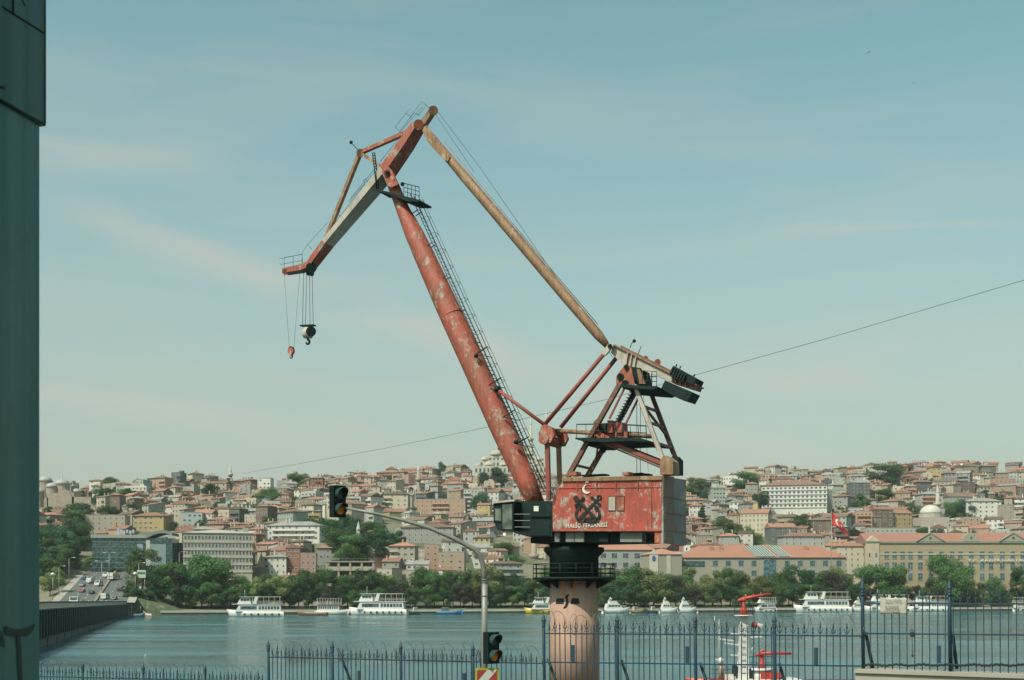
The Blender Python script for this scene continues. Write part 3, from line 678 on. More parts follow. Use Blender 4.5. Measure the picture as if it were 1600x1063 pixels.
# crown of the frame
for w in (LW + .12, -LW): side_box('crown_plate', [(963, 602), (962.5, 588), (974, 573), (979, 570), (985, 572), (992, 601)], w, w - .12, M_red)
part(MB().path([CP(969.5, 589, LW + .25), CP(969.5, 589, -LW - .2)], .24, 16), 'crown_sheave', M_green)
part(MB().path([CP(978.5, 573.5, LW + .3), CP(978.5, 573.5, -LW - .2)], .17, 14), 'lever_pivot', M_green)
part(MB().path([CP(977, 600, LW + .2), CP(977, 600, -LW)], .26, 16), 'crown_sheave', M_green)
side_box('crown_block', [(984, 573), (1000, 575), (1006, 600), (990, 602)], .9, -.9, M_green)
side_box('crown_post', [(995, 577), (999, 577), (1008, 600), (999, 600)], LW, LW - .2, M_tan)
side_box('upper_platform', [(969, 601), (1026, 603.5), (1026, 606.5), (1019, 609), (969, 605)], LW + .5, -LW - .5, M_green)
railing('upper_railing', [(1004, 602.6), (1026, 604)], LW + .45, 1.0, posts=4, mids=2); railing('upper_railing', [(984, 602), (1026, 604)], -LW - .45, 1.0, posts=6, mids=2)
# counterweight lever
LV = .62
lev = side_box('counterweight_lever', [(958.5, 538.5), (1052, 585.5), (1049, 597), (996, 575.5), (986, 573.5), (973, 571), (962, 559), (954.5, 551.5)], LV, -LV, M_pale)
side_box('lever_top_flange', [(958, 537), (1053, 584), (1052, 586.5), (957.5, 539.4)], LV + .16, -LV - .16, M_tan, lev)
for x, y0, y1 in ((979.5, 551, 571), (986, 554, 572), (992.5, 557, 574)):
    side_box('lever_stiffener', [(x, y0), (x + 1.6, y0 + .6), (x - 1.2, y1), (x - 2.8, y1 - .6)], LV + .16, LV, M_pale, lev)
side_box('lever_recess', [(981.5, 553), (985, 554.5), (981.5, 569.5), (977.5, 568)], LV + .02, LV, M_brown, lev)
side_box('lever_tail', [(1051, 585.5), (1089, 602.5), (1086, 609.5), (1048.6, 597.5)], LV, -LV, M_brown)
side_box('lever_tail_flange', [(1051, 583.8), (1089, 601), (1088, 603), (1050, 586)], LV + .2, -LV - .2, M_redrod)
for x, y in ((1055, 591), (1062, 594.6), (1070, 598)): side_box('tail_web', [(x, y), (x + 1.4, y + .7), (x + 1, y + 7), (x - .4, y + 6.4)], LV + .2, LV, M_red)
ub = side_box('upper_counterweight', [(1046, 583), (1052, 571.5), (1056, 574), (1088, 591.5), (1083, 602)], .9, -.8, M_green)
for k in range(6):
    x, y = 1050 + k * 3.8, 574 + k * 2.1; side_box('weight_plate', [(x, y), (x + 2.1, y + 1.2), (x - 3, y + 12.5), (x - 5.1, y + 11.3)], 1.08, .9, M_green, ub)
for x, y in ((1056, 573), (1062, 576), (1084, 588.5)): part(MB().tube(CP(x, y, .5), CP(x + 1.6, y - 3.8, .5), .05, n=6), 'lifting_lug', M_green, ub)
side_box('lower_counterweight', [(1039, 594.5), (1033, 607), (1057, 621.5), (1074, 627), (1082, 613)], .9, -.8, M_green)
for x, y in ((1008.5, 561), (1027.5, 566)): part(MB().path([CP(x, y, .2), CP(x, y, -.2)], .22, 12), 'lever_eye', M_red)
part(MB().path([CP(984, 544.5), CP(987, 537), CP(990, 534)], .03, 5).ball(CP(991, 533), .13, 8, 5), 'lever_lamp', M_green)
part(MB().tube(CP(997, 554), CP(1002, 541), .028, n=5), 'lever_aerial', M_green)
part(MB().bar(CP(970, 541, .3), CP(1048, 580, .3), .06, .12), 'lever_pipe', M_brown)
side_box('link_plate', [(941, 556), (939.5, 551.5), (951, 537), (956, 535.5), (959, 539), (946, 555)], LV + .4, LV + .18, M_pale)
side_box('link_plate', [(941, 556), (939.5, 551.5), (951, 537), (956, 535.5), (959, 539), (946, 555)], -LV - .18, -LV - .4, M_pale)
part(MB().path([CP(953, 541, LV + .5), CP(953, 541, -LV - .5)], .16, 12), 'link_pin', M_green)
# crank, links
part(MB().tube(CP(942.5, 554.5, 1.0), CP(851.5, 663, 1.0), .15, n=10), 'crank_rod', M_redrod)
part(MB().tube(CP(963.5, 559, -1.0), CP(876, 668, -1.0), .15, n=10), 'crank_rod', M_redrod)
cc = V(CP(849, 682, 1.0))
cr_ = part(MB().prism([CP(x, y, 1.25) for x, y in ((842, 691), (841.5, 676), (846, 665), (852, 663.5), (862, 668), (866, 680), (860, 692))], -W * .35), 'bell_crank', M_red)
q = [CP(x, y, 1.25) - W * 2.3 for x, y in ((842, 691), (841.5, 676), (846, 665), (852, 663.5), (862, 668), (866, 680), (860, 692))]; part(MB().prism(q, -W * .35), 'bell_crank', M_red)
part(MB().path([CP(848.5, 686.5, 1.4), CP(848.5, 686.5, 1.4) - W * 2.8], .36, 20), 'crank_boss', M_red)
part(MB().path([CP(855, 672, 1.2), CP(855, 672, 1.2) - W * 2.4], .26, 16), 'crank_shaft', M_red)
for w in (1.0, -1.0):
    a0 = CP(855, 690, 1.0) + W * (w - 1); b0 = CP(857.5, 782, 1.0) + W * (w - 1); part(MB().bar(a0, b0, .30, .26, up=W), 'vertical_link', M_redrod if w > 0 else M_tan)
part(MB().tube(CP(776, 608, .6), CP(851, 664, .6), .13, n=10), 'boom_link', M_redrod)
part(MB().ball(CP(777, 608, .6), .25, 10, 6), 'link_joint', M_green)
part(MB().tube(CP(863, 673, .2), CP(1018, 682, .2), .16, n=10), 'push_rod', M_tan)
# middle platform with luffing gear
mpf = side_box('middle_platform', [(899, 684), (1000, 684.5), (1012, 688), (1012, 691), (985, 689), (945, 691), (920, 690), (899, 686.5)], LW + .7, -LW - .7, M_green)
for w in (LW + .65, -LW - .65): railing('platform_railing', [(901, 685), (960, 684.5), (1010, 688)], w, .98, posts=9, mids=1)
side_box('platform_support', [(910, 690), (945, 690), (936, 697), (918, 697)], LW, -LW, M_green)
part(MB().ball(CP(943, 702, .3), .2, 8, 5, sz=1.5), 'platform_lamp', M_green)
for pts, mt, w0, w1 in (([(949, 657), (957, 657), (957, 676), (949, 676)], M_red, 1.0, .0), ([(962, 660), (972, 660), (972, 676), (962, 676)], M_red, .9, -.2), ([(935, 662), (949, 661), (949, 675), (935, 675)], M_green, .9, 0), ([(924, 672), (980, 674), (980, 684), (924, 682)], M_red, .7, -.9)):
    side_box('luffing_motor', pts, w0, w1, mt)
side_box('gear_guard', [(925, 684), (927, 660), (932, 655), (936, 658), (936, 684)], -.2, -.6, M_redrod)
part(MB().bar(CP(931, 675, 1.2), CP(952, 686, 1.2), .2, .26), 'gear_arm', M_red)
for x in (995, 1000.5): part(MB().tube(CP(x, 606), CP(x, 742), .022, n=5), 'winch_rope', M_wire)
part(MB().tube(CP(1005, 606), CP(1013, 738), .012, n=4), 'winch_rope', M_wire)
# ------------------------------------------------------------------ foreground: steel pillar at the picture's edge
def sheen_streaked(name, c1, c2, c3, rough):
    """painted steel with soft vertical sheen put into the colour, grime and fine scuffs"""
    m, n, l, b = nodes_of(name); v = coords(n, l, scale=(9, 9, .22)); v2 = coords(n, l)
    col = mixn(n, l, ramp(n, l, noise(n, l, v, 1.0, 5, .6), .32, .68), kc(c1), kc(c2)); col = mixn(n, l, ramp(n, l, noise(n, l, v2, 3.0, 7, .7, .6), .52, .75, 0, .55), col, kc(c3))  # stretched vertical noise paints a sheen into the base colour, then grime
    col = mixn(n, l, ramp(n, l, noise(n, l, coords(n, l, scale=(40, 40, 3)), 1.0, 4, .7), .66, .74, 0, .35), col, kc(tuple(x * 1.5 for x in c1))); l.new(col, b.inputs['Base Color'])
    l.new(ramp(n, l, noise(n, l, v, 1.4, 4), .3, .7, rough - .12, rough + .15), b.inputs['Roughness']); return m
M_pillar = sheen_streaked('teal_painted_steel', (.075, .215, .205), (.024, .150, .138), (.030, .105, .098), .42); M_pillar2 = sheen_streaked('dark_teal_steel', (.032, .150, .132), (.016, .105, .092), (.020, .085, .078), .45)
PA = V((XY(61.5, 5.2), 5.2, 0)); PB = V((XY(0, 4.957), 4.957, 0)); pdir = (PB - PA).normalized(); pnor = V((pdir.y, -pdir.x, 0))
if pnor.x < 0: pnor = -pnor
pil = empty('steel_pillar', (PA.x - .4, PA.y - .3, 4.9), 'dark teal steel pillar running up the left edge of the photo', 'pillar')
def PF(px, py, o=0.004):                                   # point on the pillar's visible side
    d = V(((px - CX) / F, 1, -(py - YH) / F)); t = (PA + pnor * o - V((0, 0, 0))).dot(pnor) / V((d.x, d.y, 0)).dot(pnor); return CAM + d * t
def pcol(name, o, z0, z1, mt, ext=0.0):
    a_ = PA + pnor * o + -pdir * ext; b_ = PA + pdir * .9 + pnor * o; w_ = -pnor * .8
    return MB().prism([V((q.x, q.y, z0)) for q in (a_, b_, b_ + w_, a_ + w_)], (0, 0, z1 - z0)).build(name, mt, pil)
zc = PF(62, 195).z
pcol('shaft', 0, 4.9, zc + .01, M_pillar); hd = pcol('collar', .012, zc, zc + 1.6, M_pillar2, .018)
def line_on(pts, r, name, parent=None, o=.013): return MB().path([PF(x, y, o) for x, y in pts], r, 5).build(name, M_black, parent or hd)
line_on([(4, 11), (69, 52)], .004, 'seam'); line_on([(20.5, -40), (20.5, 22)], .005, 'seam'); line_on([(35, 0), (39, 9)], .003, 'seam')
line_on([(70, -60), (70, 194)], .006, 'edge_lip', o=.010); line_on([(70, 195.5), (-30, 139)], .006, 'edge_lip', o=.010); line_on([(-4, 135), (7, 137.5)], .006, 'rivet_bar')
# spray-painted mark near the foot: an upturned arc on a stem
b = MB(); n0 = 14; up_, lw_ = [], []
for i in range(n0 + 1):
    x = lerp(8, 55, i / n0); k = (i / n0 - .45) / .55
    up_.append(PF(x, 983.5 - 9 * k * k)); lw_.append(PF(x, 995 - (18 if i > 10 else 10) * abs(k) ** 4))
for i in range(n0): b.add([up_[i], up_[i + 1], lw_[i + 1], lw_[i]], [(3, 2, 1, 0)])
b.add([PF(26, 992, .005), PF(32, 992, .005), PF(37, 1085, .005), PF(31, 1085, .005)], [(3, 2, 1, 0)]); b.add([PF(-20, 985), PF(3, 987), PF(7, 1000), PF(8, 1012), PF(-20, 1000)], [(4, 3, 2, 1, 0)])
b.build('graffiti_mark', mat('sprayed_black_paint', (0.010, 0.035, 0.032), .6), pil)

# ------------------------------------------------------------------ traffic signal on a mast arm
TY = 24.0; SPX = TY / F
M_mast = mat('grey_mast_paint', (0.30, 0.31, 0.27), 0.5, .2, var=0.35, scale=2)
M_shell = mat('signal_housing', (0.004, 0.016, 0.016), 0.6, var=0.3); M_shell.node_tree.nodes['Principled BSDF'].inputs['Specular IOR Level'].default_value = 0.2
M_hood = mat('signal_visor', (0.035, 0.075, 0.078), 0.35, var=0.3)
M_amber = mat('amber_lens', (0.95, 0.33, 0.03), 0.3, var=0.3, scale=30)
M_lens = mat('dark_green_lens', (0.006, 0.035, 0.03), 0.3)
ts = empty('traffic_signal', (XY(757, TY), TY, 4.75), 'grey mast-arm traffic signal with two black amber heads before the fence', 'traffic signal')
zg = 4.75
b = MB(); b.path([V((XY(757, TY), TY, zg)), P(757, 990, TY), P(757.2, 908, TY)], [.062, .056, .054], 16); b.build('pole', M_mast, ts)
b = MB(); b.lathe([(.12, 0), (.12, .04), (.075, .06), (.065, .3)], V((XY(757, TY), TY, zg)), 16); b.build('pole_base', M_mast, ts)
arm = [(757.2, 912), (756.6, 895), (754, 880), (749, 867), (741, 858.5), (728, 851.5), (706, 840), (672, 825.5), (628, 812.5), (585, 802.5), (541, 794)]
b = MB(); b.path([P(x, y, TY - .02 * i) for i, (x, y) in enumerate(arm)], [.052, .05, .05, .049, .047, .046, .043, .039, .034, .03, .026], 14); b.build('mast_arm', M_mast, ts)
for y in (906, 910, 931): b = MB(); b.path([P(757.2, y - .8, TY), P(757.2, y + .8, TY)], .064, 14); b.build('pole_collar', M_mast, ts)
def signal_head(px, py, yaw, parent):
    c = P(px, py, TY - .08); d = V((math.sin(yaw), -math.cos(yaw), 0)); s = V((math.cos(yaw), math.sin(yaw), 0)); u = V((0, 0, 1))
    hd = MB().box(c, (.27, .15, .59), ax=(s, -d, u)).build('signal_head', M_shell, parent)
    for k, lm in ((.145, M_lens), (-.145, M_amber)):
        lc = c + u * k + d * .075
        MB().path([lc, lc + d * .012], .098, 20).build('lens', lm, hd)
        # visor: open-bottomed half tunnel, longer at the top
        b = MB(); n1 = 16; q = []
        for i in range(n1 + 1):
            t = R(-35) + R(250) * i / n1; rim = s * math.cos(t) * .112 + u * math.sin(t) * .112; L = .06 + .11 * max(0, math.sin(t) * .6 + .4)
            rim2 = rim * .94
            q += [lc + rim, lc + rim + d * L, lc + rim2 + d * L, lc + rim2]
        for i in range(n1):
            for j in range(4): b.add([q[4 * i + j], q[4 * i + 4 + j], q[4 * i + 4 + (j + 1) % 4], q[4 * i + (j + 1) % 4]], [(0, 1, 2, 3)], 0, True)
        b.build('visor', M_hood, hd)
    return hd
signal_head(527.5, 784, R(42), ts)
h2 = signal_head(767.5, 1012.5, R(42), ts)
MB().bar(P(757, 989, TY), P(768, 990, TY), .03, .03).bar(P(757, 1036, TY), P(768, 1036, TY), .03, .03).build('head_bracket', M_mast, ts)
MB().bar(P(541, 794, TY - .2), P(530, 791, TY), .03, .03).build('head_bracket', M_mast, ts)
M_lime = mat('lime_reflective_border', (0.40, 0.42, 0.03), .4); M_signw = mat('sign_white', (0.55, 0.56, 0.50), .4, var=.1); M_signr = mat('sign_red', (0.34, 0.05, 0.035), .4)
sg = P(761, 1085, TY - .1); sw, sh2 = .44, .98
sb = MB().box(sg, (sw, .02, sh2)).build('hazard_board', M_lime, ts)
MB().box(sg + V((0, -.013, 0)), (sw - .07, .008, sh2 - .07)).build('board_face', M_signw, sb)
for k in range(-1, 3):
    z0 = sg.z + sh2 / 2 - .035 - k * .42 ; hw = sw / 2 - .035
    q = [V((-hw, 0, -.62)), V((hw, 0, -.12 + .12)), V((hw, 0, -.22)), V((-hw, 0, -.62 - .18))]
    q = [(sg.x - hw, z0 - .44), (sg.x + hw, z0 + .0), (sg.x + hw, z0 - .20), (sg.x - hw, z0 - .64)]
    zmax, zmin = sg.z + sh2 / 2 - .035, sg.z - sh2 / 2 + .035
    def clip(poly):
        for sgn, lim in ((1, zmax), (-1, zmin)):
            out = []
            for i in range(len(poly)):
                a_, b_ = poly[i], poly[(i + 1) % len(poly)]; ia, ib = sgn * a_[1] <= sgn * lim, sgn * b_[1] <= sgn * lim
                if ia: out.append(a_)
                if ia != ib: t = (lim - a_[1]) / (b_[1] - a_[1]); out.append((lerp(a_[0], b_[0], t), lim))
            poly = out
            if len(poly) < 3: return []
        return poly
    pl = clip(q)
    if len(pl) >= 3: MB().prism([V((x, sg.y - .019, z)) for x, z in pl], (0, .004, 0)).build('red_stripe', M_signr, sb)

# ------------------------------------------------------------------ blue spear-topped fence in four stepped lengths
M_fence = mat('blue_fence_paint', (0.012, 0.052, 0.096), 0.5, var=0.35, scale=3, col2=(0.014, 0.040, 0.058))
M_fence2 = mat('dark_blue_fence_paint', (0.010, 0.034, 0.042), 0.5, var=0.3)
def fY(px): return F / (54 + 27 * (px - 200) / 1250.0)
def FP(px, py): return P(px, py, fY(px))
fdir = (FP(1500, 930) - FP(100, 930)); fdir.z = 0; fdir.normalize(); fnor = V((fdir.y, -fdir.x, 0))
def picket_mesh(h, tall, name):
    """bar with a spear tip; the tall kind carries a pair of curled leaves"""
    b = MB(); b.box((0, 0, h / 2), (.017, .017, h)); b.lathe([(.012, 0), (.020, .03), (.009, .075), (.012, .085), (.002, .16)] if tall else [(.012, 0), (.019, .025), (.008, .06), (.002, .12)], (0, 0, h), 6)
    if tall:
        for s in (-1, 1):
            b.path([V((s * x, 0, h + z)) for x, z in ((.0, -.10), (.030, -.075), (.044, -.03), (.058, .022))], [.008, .010, .009, .003], 5)
            b.path([V((s * x, 0, h + z)) for x, z in ((.012, -.13), (.04, -.15), (.055, -.125), (.046, -.10))], [.007, .007, .006, .003], 5)
    else:
        for s in (-1, 1): b.path([V((s * x, 0, h + z)) for x, z in ((.0, -.07), (.018, -.05), (.022, -.02))], [.007, .008, .003], 5)
    return b.mesh(name, M_fence)
def post_mesh(h, name):
    b = MB(); b.lathe([(.036, 0), (.036, h), (.030, h + .01), (.030, h + .03), (.050, h + .045), (.050, h + .06), (.032, h + .075), (.046, h + .10), (.046, h + .12), (.030, h + .135), (.056, h + .165), (.050, h + .19), (.028, h + .25), (.004, h + .36)], (0, 0, 0), 14)
    return b.mesh(name, M_fence)
def interp_row(rows, px): return float(np.interp(px, [r[0] for r in rows], [r[1] for r in rows]))
frz = math.atan2(fdir.y, fdir.x)
def fence(label, x0, x1, posts, rail, rail2, tip, zbase, coil=True, plain=False, stays=(), stubs=()):
    """posts: pixel columns; rail/rail2/tip: pixel rows of the rails and spear tips against columns"""
    root = empty('fence', V((FP(x0, 930).x, FP(x0, 930).y, zbase)), label, 'fence', 'lengths of the blue dockyard fence')
    rl = lambda px, rows: FP(px, interp_row(rows, px))
    xs = np.linspace(x0, x1, 6)
    for rows in [rail] + ([rail2] if rail2 else []):
        b = MB()
        for i in range(5): b.bar(rl(xs[i], rows), rl(xs[i + 1], rows), .035, .03)
        b.build('rail', M_fence, root)
    ms = {}
    # even picket spacing in metres along the fence
    L = ((FP(x1, 930) - FP(x0, 930)).xy).length; n = int(L / .140)
    p0, p1 = FP(x0, 930), FP(x1, 930)
    for k in range(1, n):
        q = p0.lerp(p1, k / n); px = CX + F * q.x / q.y
        if min(abs(px - c) for c in posts) < 3.2: continue
        tall = (k % 2 == 0) and not plain
        ztip = FP(px, interp_row(tip, px)).z - (0 if tall or plain else .075); h = ztip - zbase - (.16 if tall else .12)
        key = (tall, round(h / .04))
        if key not in ms: ms[key] = picket_mesh(key[1] * .04, tall, 'picket')
        o = copies(ms[key], 'picket', root, [V((q.x, q.y, zbase))])[0]; o.rotation_euler = (0, R(random.uniform(-.8, .3)), frz)
    for c in posts:
        q = FP(c, 930); ztip = FP(c, interp_row(rail, c)).z + .12; me = post_mesh(ztip - zbase, 'post')
        o = copies(me, 'post', root, [V((q.x, q.y, zbase))])[0]; o.rotation_euler = (0, R(-.7), 0)
    for px, py, dx in stays:
        q = FP(px, py) + fnor * -.06; e = V((q.x, q.y, 0)) - fnor * 1.0 + fdir * dx; e.z = 4.5
        MB().tube(q, e, .032, n=6).build('stay', M_fence2, root)
    for px, y0, y1 in stubs:
        MB().box((FP(px, y0) + FP(px, y1)) / 2 + fnor * .05, (.075, .03, abs(FP(px, y0).z - FP(px, y1).z)), rz=frz).build('stub_plate', M_fence, root)
    if coil:
        b = MB(); pts = []; turns = int(L / .30)
        for i in range(turns * 14 + 1):
            t = i / (turns * 14); q = p0.lerp(p1, t); px = CX + F * q.x / q.y; zc_ = FP(px, interp_row(tip, px)).z - .10 + .03 * math.sin(t * 37)
            a_ = 2 * math.pi * i / 14; rr = .27 + .03 * math.sin(i * .37)
            pts.append(V((q.x, q.y, zc_)) + fnor * rr * math.cos(a_) * .55 + V((0, 0, rr * math.sin(a_) * .85)) + fdir * .10 * math.cos(a_ * .5))
        b.path(pts, .006, 3); o = b.build('razor_wire', mat('razor_wire_steel', (0.20, 0.21, 0.19), .5, .5) if 'razor_wire_steel' not in MATS else MATS['razor_wire_steel'], root); o['kind'] = 'stuff'
    return root
fence('lowest length of blue spear-topped fence beside the teal pillar', 20, 416, [34, 130, 225, 321.5], [(20, 1056), (420, 1066)], None, [(20, 1037), (420, 1048)], 4.7)
fence('second blue fence length with a dark stay, left of the mast pole', 421, 848, [421, 521, 628, 741], [(420, 1027), (850, 1037)], [(420, 1075), (850, 1085)], [(420, 1008), (850, 1017)], 4.7, stays=((525, 1013, .5), (744, 1017, .35)), stubs=((563, 1048, 1080), (727, 1052, 1084)))
fence('tall blue fence length crossing in front of the crane pedestal', 852, 1345, [852, 967, 1089, 1213], [(852, 990), (1345, 994)], [(852, 1035), (1345, 1041)], [(852, 966), (1345, 970)], 4.7, stays=((854, 1030, .45), (969, 1032, .45), (1092, 1036, .5), (1216, 1037, .4)), stubs=((897, 1008, 1034), (1075.5, 1010, 1036), (1276.5, 1012, 1039)))
fence('tallest fence length with straight bars on the concrete plinth', 1349, 1640, [1349, 1485, 1626], [(1349, 943), (1640, 944)], [(1349, 990), (1640, 993)], [(1349, 921), (1640, 922)], FP(1450, 1052).z, coil=False, plain=True, stays=(), stubs=((1468, 1009, 1036),))
# diagonal dark stays of the last length, cable lying along its foot
b = MB(); pts = [FP(x, 1039 + .9 * math.sin(x * .16) + 1.2 * math.sin(x * .83) * math.sin(x * .11)) + fnor * .05 for x in range(1352, 1640, 3)]; b.path(pts, .026, 6)
tag(b.build('cable', M_black), 'dark twisted cable lying along the foot of the tallest fence length', 'cable')
for a_, c_ in (((1351, 988), (1358, 1046)), ((1487, 990), (1490, 1046))):
    tag(MB().tube(FP(*a_) - fnor * .07, FP(*c_) - fnor * .25, .035, n=6).build('fence_brace', M_fence2), 'dark tube brace leaning on the %s post of the tallest fence length' % ('first' if a_[0] < 1400 else 'second'), 'brace', 'dark tube braces of the tallest fence')
pl0, pl1 = FP(1343, 1052), FP(1720, 1056)
b = MB(); zt_ = FP(1450, 1052).z; b.bar(V((pl0.x, pl0.y, zt_ - .9)), V((pl1.x, pl1.y, zt_ - .9)), .55, 1.8); b.bar(V((pl0.x, pl0.y, zt_ + .012)) - fnor * .05, V((pl1.x, pl1.y, zt_ + .012)) - fnor * .05, .75, .07)
tag(b.build('concrete_plinth', M_pave), 'pale concrete plinth wall under the tallest fence length', 'wall')
# white cloth notice tied to the fence
M_cloth = mat('grubby_white_cloth', (0.52, 0.49, 0.42), .9, var=.2, scale=4)
b = MB(); nx, ny = 12, 8; vv = []
for j in range(ny + 1):
    for i in range(nx + 1):
        px, py = lerp(1376, 1417, i / nx) + (1 - j / ny) * .6, lerp(933, 959.5, j / ny) + .5 * i / nx
        if j == 0: py += 1.6 * abs(math.sin(i * .9))
        q = FP(px, py) + fnor * (.04 + .012 * math.sin(i * 1.1) * (1 - j / ny) + .005 * math.sin(j * 2 + i)); vv.append(q)
b.add(vv, [(j * (nx + 1) + i, (j + 1) * (nx + 1) + i, (j + 1) * (nx + 1) + i + 1, j * (nx + 1) + i + 1) for j in range(ny) for i in range(nx)], 0, True)
cl = b.build('cloth_notice', M_cloth); tag(cl, 'white cloth notice with grey lettering tied to the tallest fence length', 'notice')
md = cl.modifiers.new('thick', 'SOLIDIFY'); md.thickness = .006
M_ink = mat('faded_grey_ink', (0.16, 0.17, 0.15), .9, var=.3, scale=10)
for txt, xa, xb, y in (('AFİŞ ASMA', 1385, 1411, 941.5), ('ASMAK', 1384, 1407, 951), ('YASAKTIR', 1383, 1408, 957.8)):
    q = FP(xa, y) + fnor * .072; w_ = (FP(xb, y) - FP(xa, y)).length; o = lettering('notice_text', txt, q, fdir, V((0, 0, 1)), w_, .058, M_ink, cl, .0, .003)
# padlock and chain hanging on a bar
q = FP(1426, 990) + fnor * .05
lk = empty('padlock', q, 'dark padlock on a thin chain hanging from a bar right of the notice', 'padlock')
MB().box(q + V((0, 0, -.02)), (.07, .035, .09), rz=frz).path([q + fdir * s * .022 + V((0, 0, z)) for s, z in ((-1, .02), (-1, .06), (0, .085), (1, .06), (1, .02))], .008, 6).build('lock_body', M_black, lk)
MB().path([q + V((0, 0, -.06)), FP(1426.5, 1008) + fnor * .05, FP(1427, 1024) + fnor * .05], .006, 5).ball(FP(1427, 1024.5) + fnor * .05, .025, 8, 5).build('chain', M_black, lk)
# ------------------------------------------------------------------ long low bridge on the left
BE0, BE1 = V((-154.0, 512.0, 0)), V((-52.0, 112.0, 0)); bd = (BE1 - BE0).normalized(); bl = V((-bd.y, bd.x, 0))
if bl.x > 0: bl = -bl
BL = (BE1 - BE0).length
def BZ(s): return 5.0 + 1.25 * min(1.0, s / 300)          # deck level along the bridge from the far end
def BP(s, off, z): q = BE0 + bd * s + bl * off; return V((q.x, q.y, z))
M_brg = mat('bridge_steel', (0.030, 0.075, 0.075), 0.6, var=0.35, scale=.4); M_deck = M_asph
M_rail = mat('bridge_parapet', (0.17, 0.20, 0.18), 0.7, var=.3, scale=.5)
br_ = empty('bridge', BE0, 'long low dark steel bridge entering from the left behind the pillar', 'bridge')
ss = list(np.linspace(-6, BL, 26))
b = MB()
for i in range(25):
    for z0, z1, o0, o1 in ((-1.0, 0, 0.6, 25),):
        q = [BP(ss[i], .6, BZ(ss[i])), BP(ss[i + 1], .6, BZ(ss[i + 1])), BP(ss[i + 1], 25, BZ(ss[i + 1])), BP(ss[i], 25, BZ(ss[i]))]; b.quad(*q); b.quad(*[v - V((0, 0, 1)) for v in q][::-1])
b.build('deck', M_deck, br_)
b = MB()
for i in range(25): b.bar(BP(ss[i], .25, BZ(ss[i]) - 2.6), BP(ss[i + 1], .25, BZ(ss[i + 1]) - 2.6), .5, 4.8)
b.build('side_girder', M_brg, br_)
b = MB()
for i in range(25): b.bar(BP(ss[i], 24.8, BZ(ss[i]) - 1.5), BP(ss[i + 1], 24.8, BZ(ss[i + 1]) - 1.5), .5, 3.0)
b.build('side_girder', M_brg, br_)
rib = MB().box((0, 0, -2.5), (.4, .4, 4.6)).mesh('girder_rib', M_brg)
copies(rib, 'girder_rib', br_, [BP(s, -.15, BZ(s)) for s in np.arange(2, BL, 4.5)])
b = MB()
for i in range(25): b.bar(BP(ss[i], .2, BZ(ss[i]) + 1.1), BP(ss[i + 1], .2, BZ(ss[i + 1]) + 1.1), .22, .16); b.bar(BP(ss[i], .2, BZ(ss[i]) - .1), BP(ss[i + 1], .2, BZ(ss[i + 1]) - .1), .9, .22)
b.build('parapet_rail', M_rail, br_)
bal = MB().box((0, 0, .55), (.22, .22, 1.0)).mesh('baluster', M_rail)
copies(bal, 'baluster', br_, [BP(s, .2, BZ(s)) for s in np.arange(0, BL, 2.0)])
pon = MB().box((0, 0, .35), (14.5, 26, 2.2), rz=0).mesh('pontoon', M_brg)
copies(pon, 'pontoon', br_, [BP(s, 13, 0) for s in np.arange(8, BL, 16)], [(0, 0, math.atan2(bd.y, bd.x))] * len(np.arange(8, BL, 16)))
MB().box(BP(-8, 12, 1.6), (27, 9, 6.4), rz=math.atan2(bl.y, bl.x)).build('abutment', M_pave, br_)

# avenue climbing away from the bridge
b = MB(); ys = list(range(506, 666, 8))
for i in range(len(ys) - 1):
    y0, y1 = ys[i], ys[i + 1]
    b.quad((road_c(y0) - 13.5, y0, road_z(y0)), (road_c(y0) + 13.5, y0, road_z(y0)), (road_c(y1) + 13.5, y1, road_z(y1)), (road_c(y1) - 13.5, y1, road_z(y1)))
o = b.build('road', M_asph, origin=(0, 0, 0)); o['kind'] = 'structure'
for sx in (-15.2, 15.2):
    b = MB()
    for i in range(len(ys) - 1):
        y0, y1 = ys[i], ys[i + 1]; x0, x1 = road_c(y0) + sx, road_c(y1) + sx
        b.add([(x0 - 1.7, y0, road_z(y0) + .14), (x0 + 1.7, y0, road_z(y0) + .14), (x1 + 1.7, y1, road_z(y1) + .14), (x1 - 1.7, y1, road_z(y1) + .14)], [(0, 1, 2, 3)]); s_ = 1.7 * (-1 if sx > 0 else 1)
        b.quad((x0 + s_, y0, road_z(y0) - .02), (x1 + s_, y1, road_z(y1) - .02), (x1 + s_, y1, road_z(y1) + .14), (x0 + s_, y0, road_z(y0) + .14))
    o = b.build('pavement', M_pave, origin=(0, 0, 0)); o['kind'] = 'structure'
b = MB()
for i in range(len(ys) - 1):
    y0, y1 = ys[i], ys[i + 1]
    q0, q1 = V((road_c(y0) + .8, y0, road_z(y0))), V((road_c(y1) + .8, y1, road_z(y1))); b.bar(q0 + V((0, 0, .3)), q1 + V((0, 0, .3)), 1.0, .7)
tag(b.build('median_barrier', mat('sandy_barrier', (.32, .27, .19), .9), origin=(0, 0, 0)), 'low sandy barrier dividing the avenue behind the bridge', 'barrier')
mk = mat('road_paint', (.6, .6, .55), .8); b = MB()
for lane in (-8.5, -4.5, 5, 9):
    for y in range(512, 650, 12): b.quad((road_c(y) + lane, y, road_z(y) + .02), (road_c(y) + lane + .25, y, road_z(y) + .02), (road_c(y + 4) + lane + .25, y + 4, road_z(y + 4) + .02), (road_c(y + 4) + lane, y + 4, road_z(y + 4) + .02))
o = b.build('lane_markings', mk, origin=(0, 0, 0)); o['kind'] = 'structure'

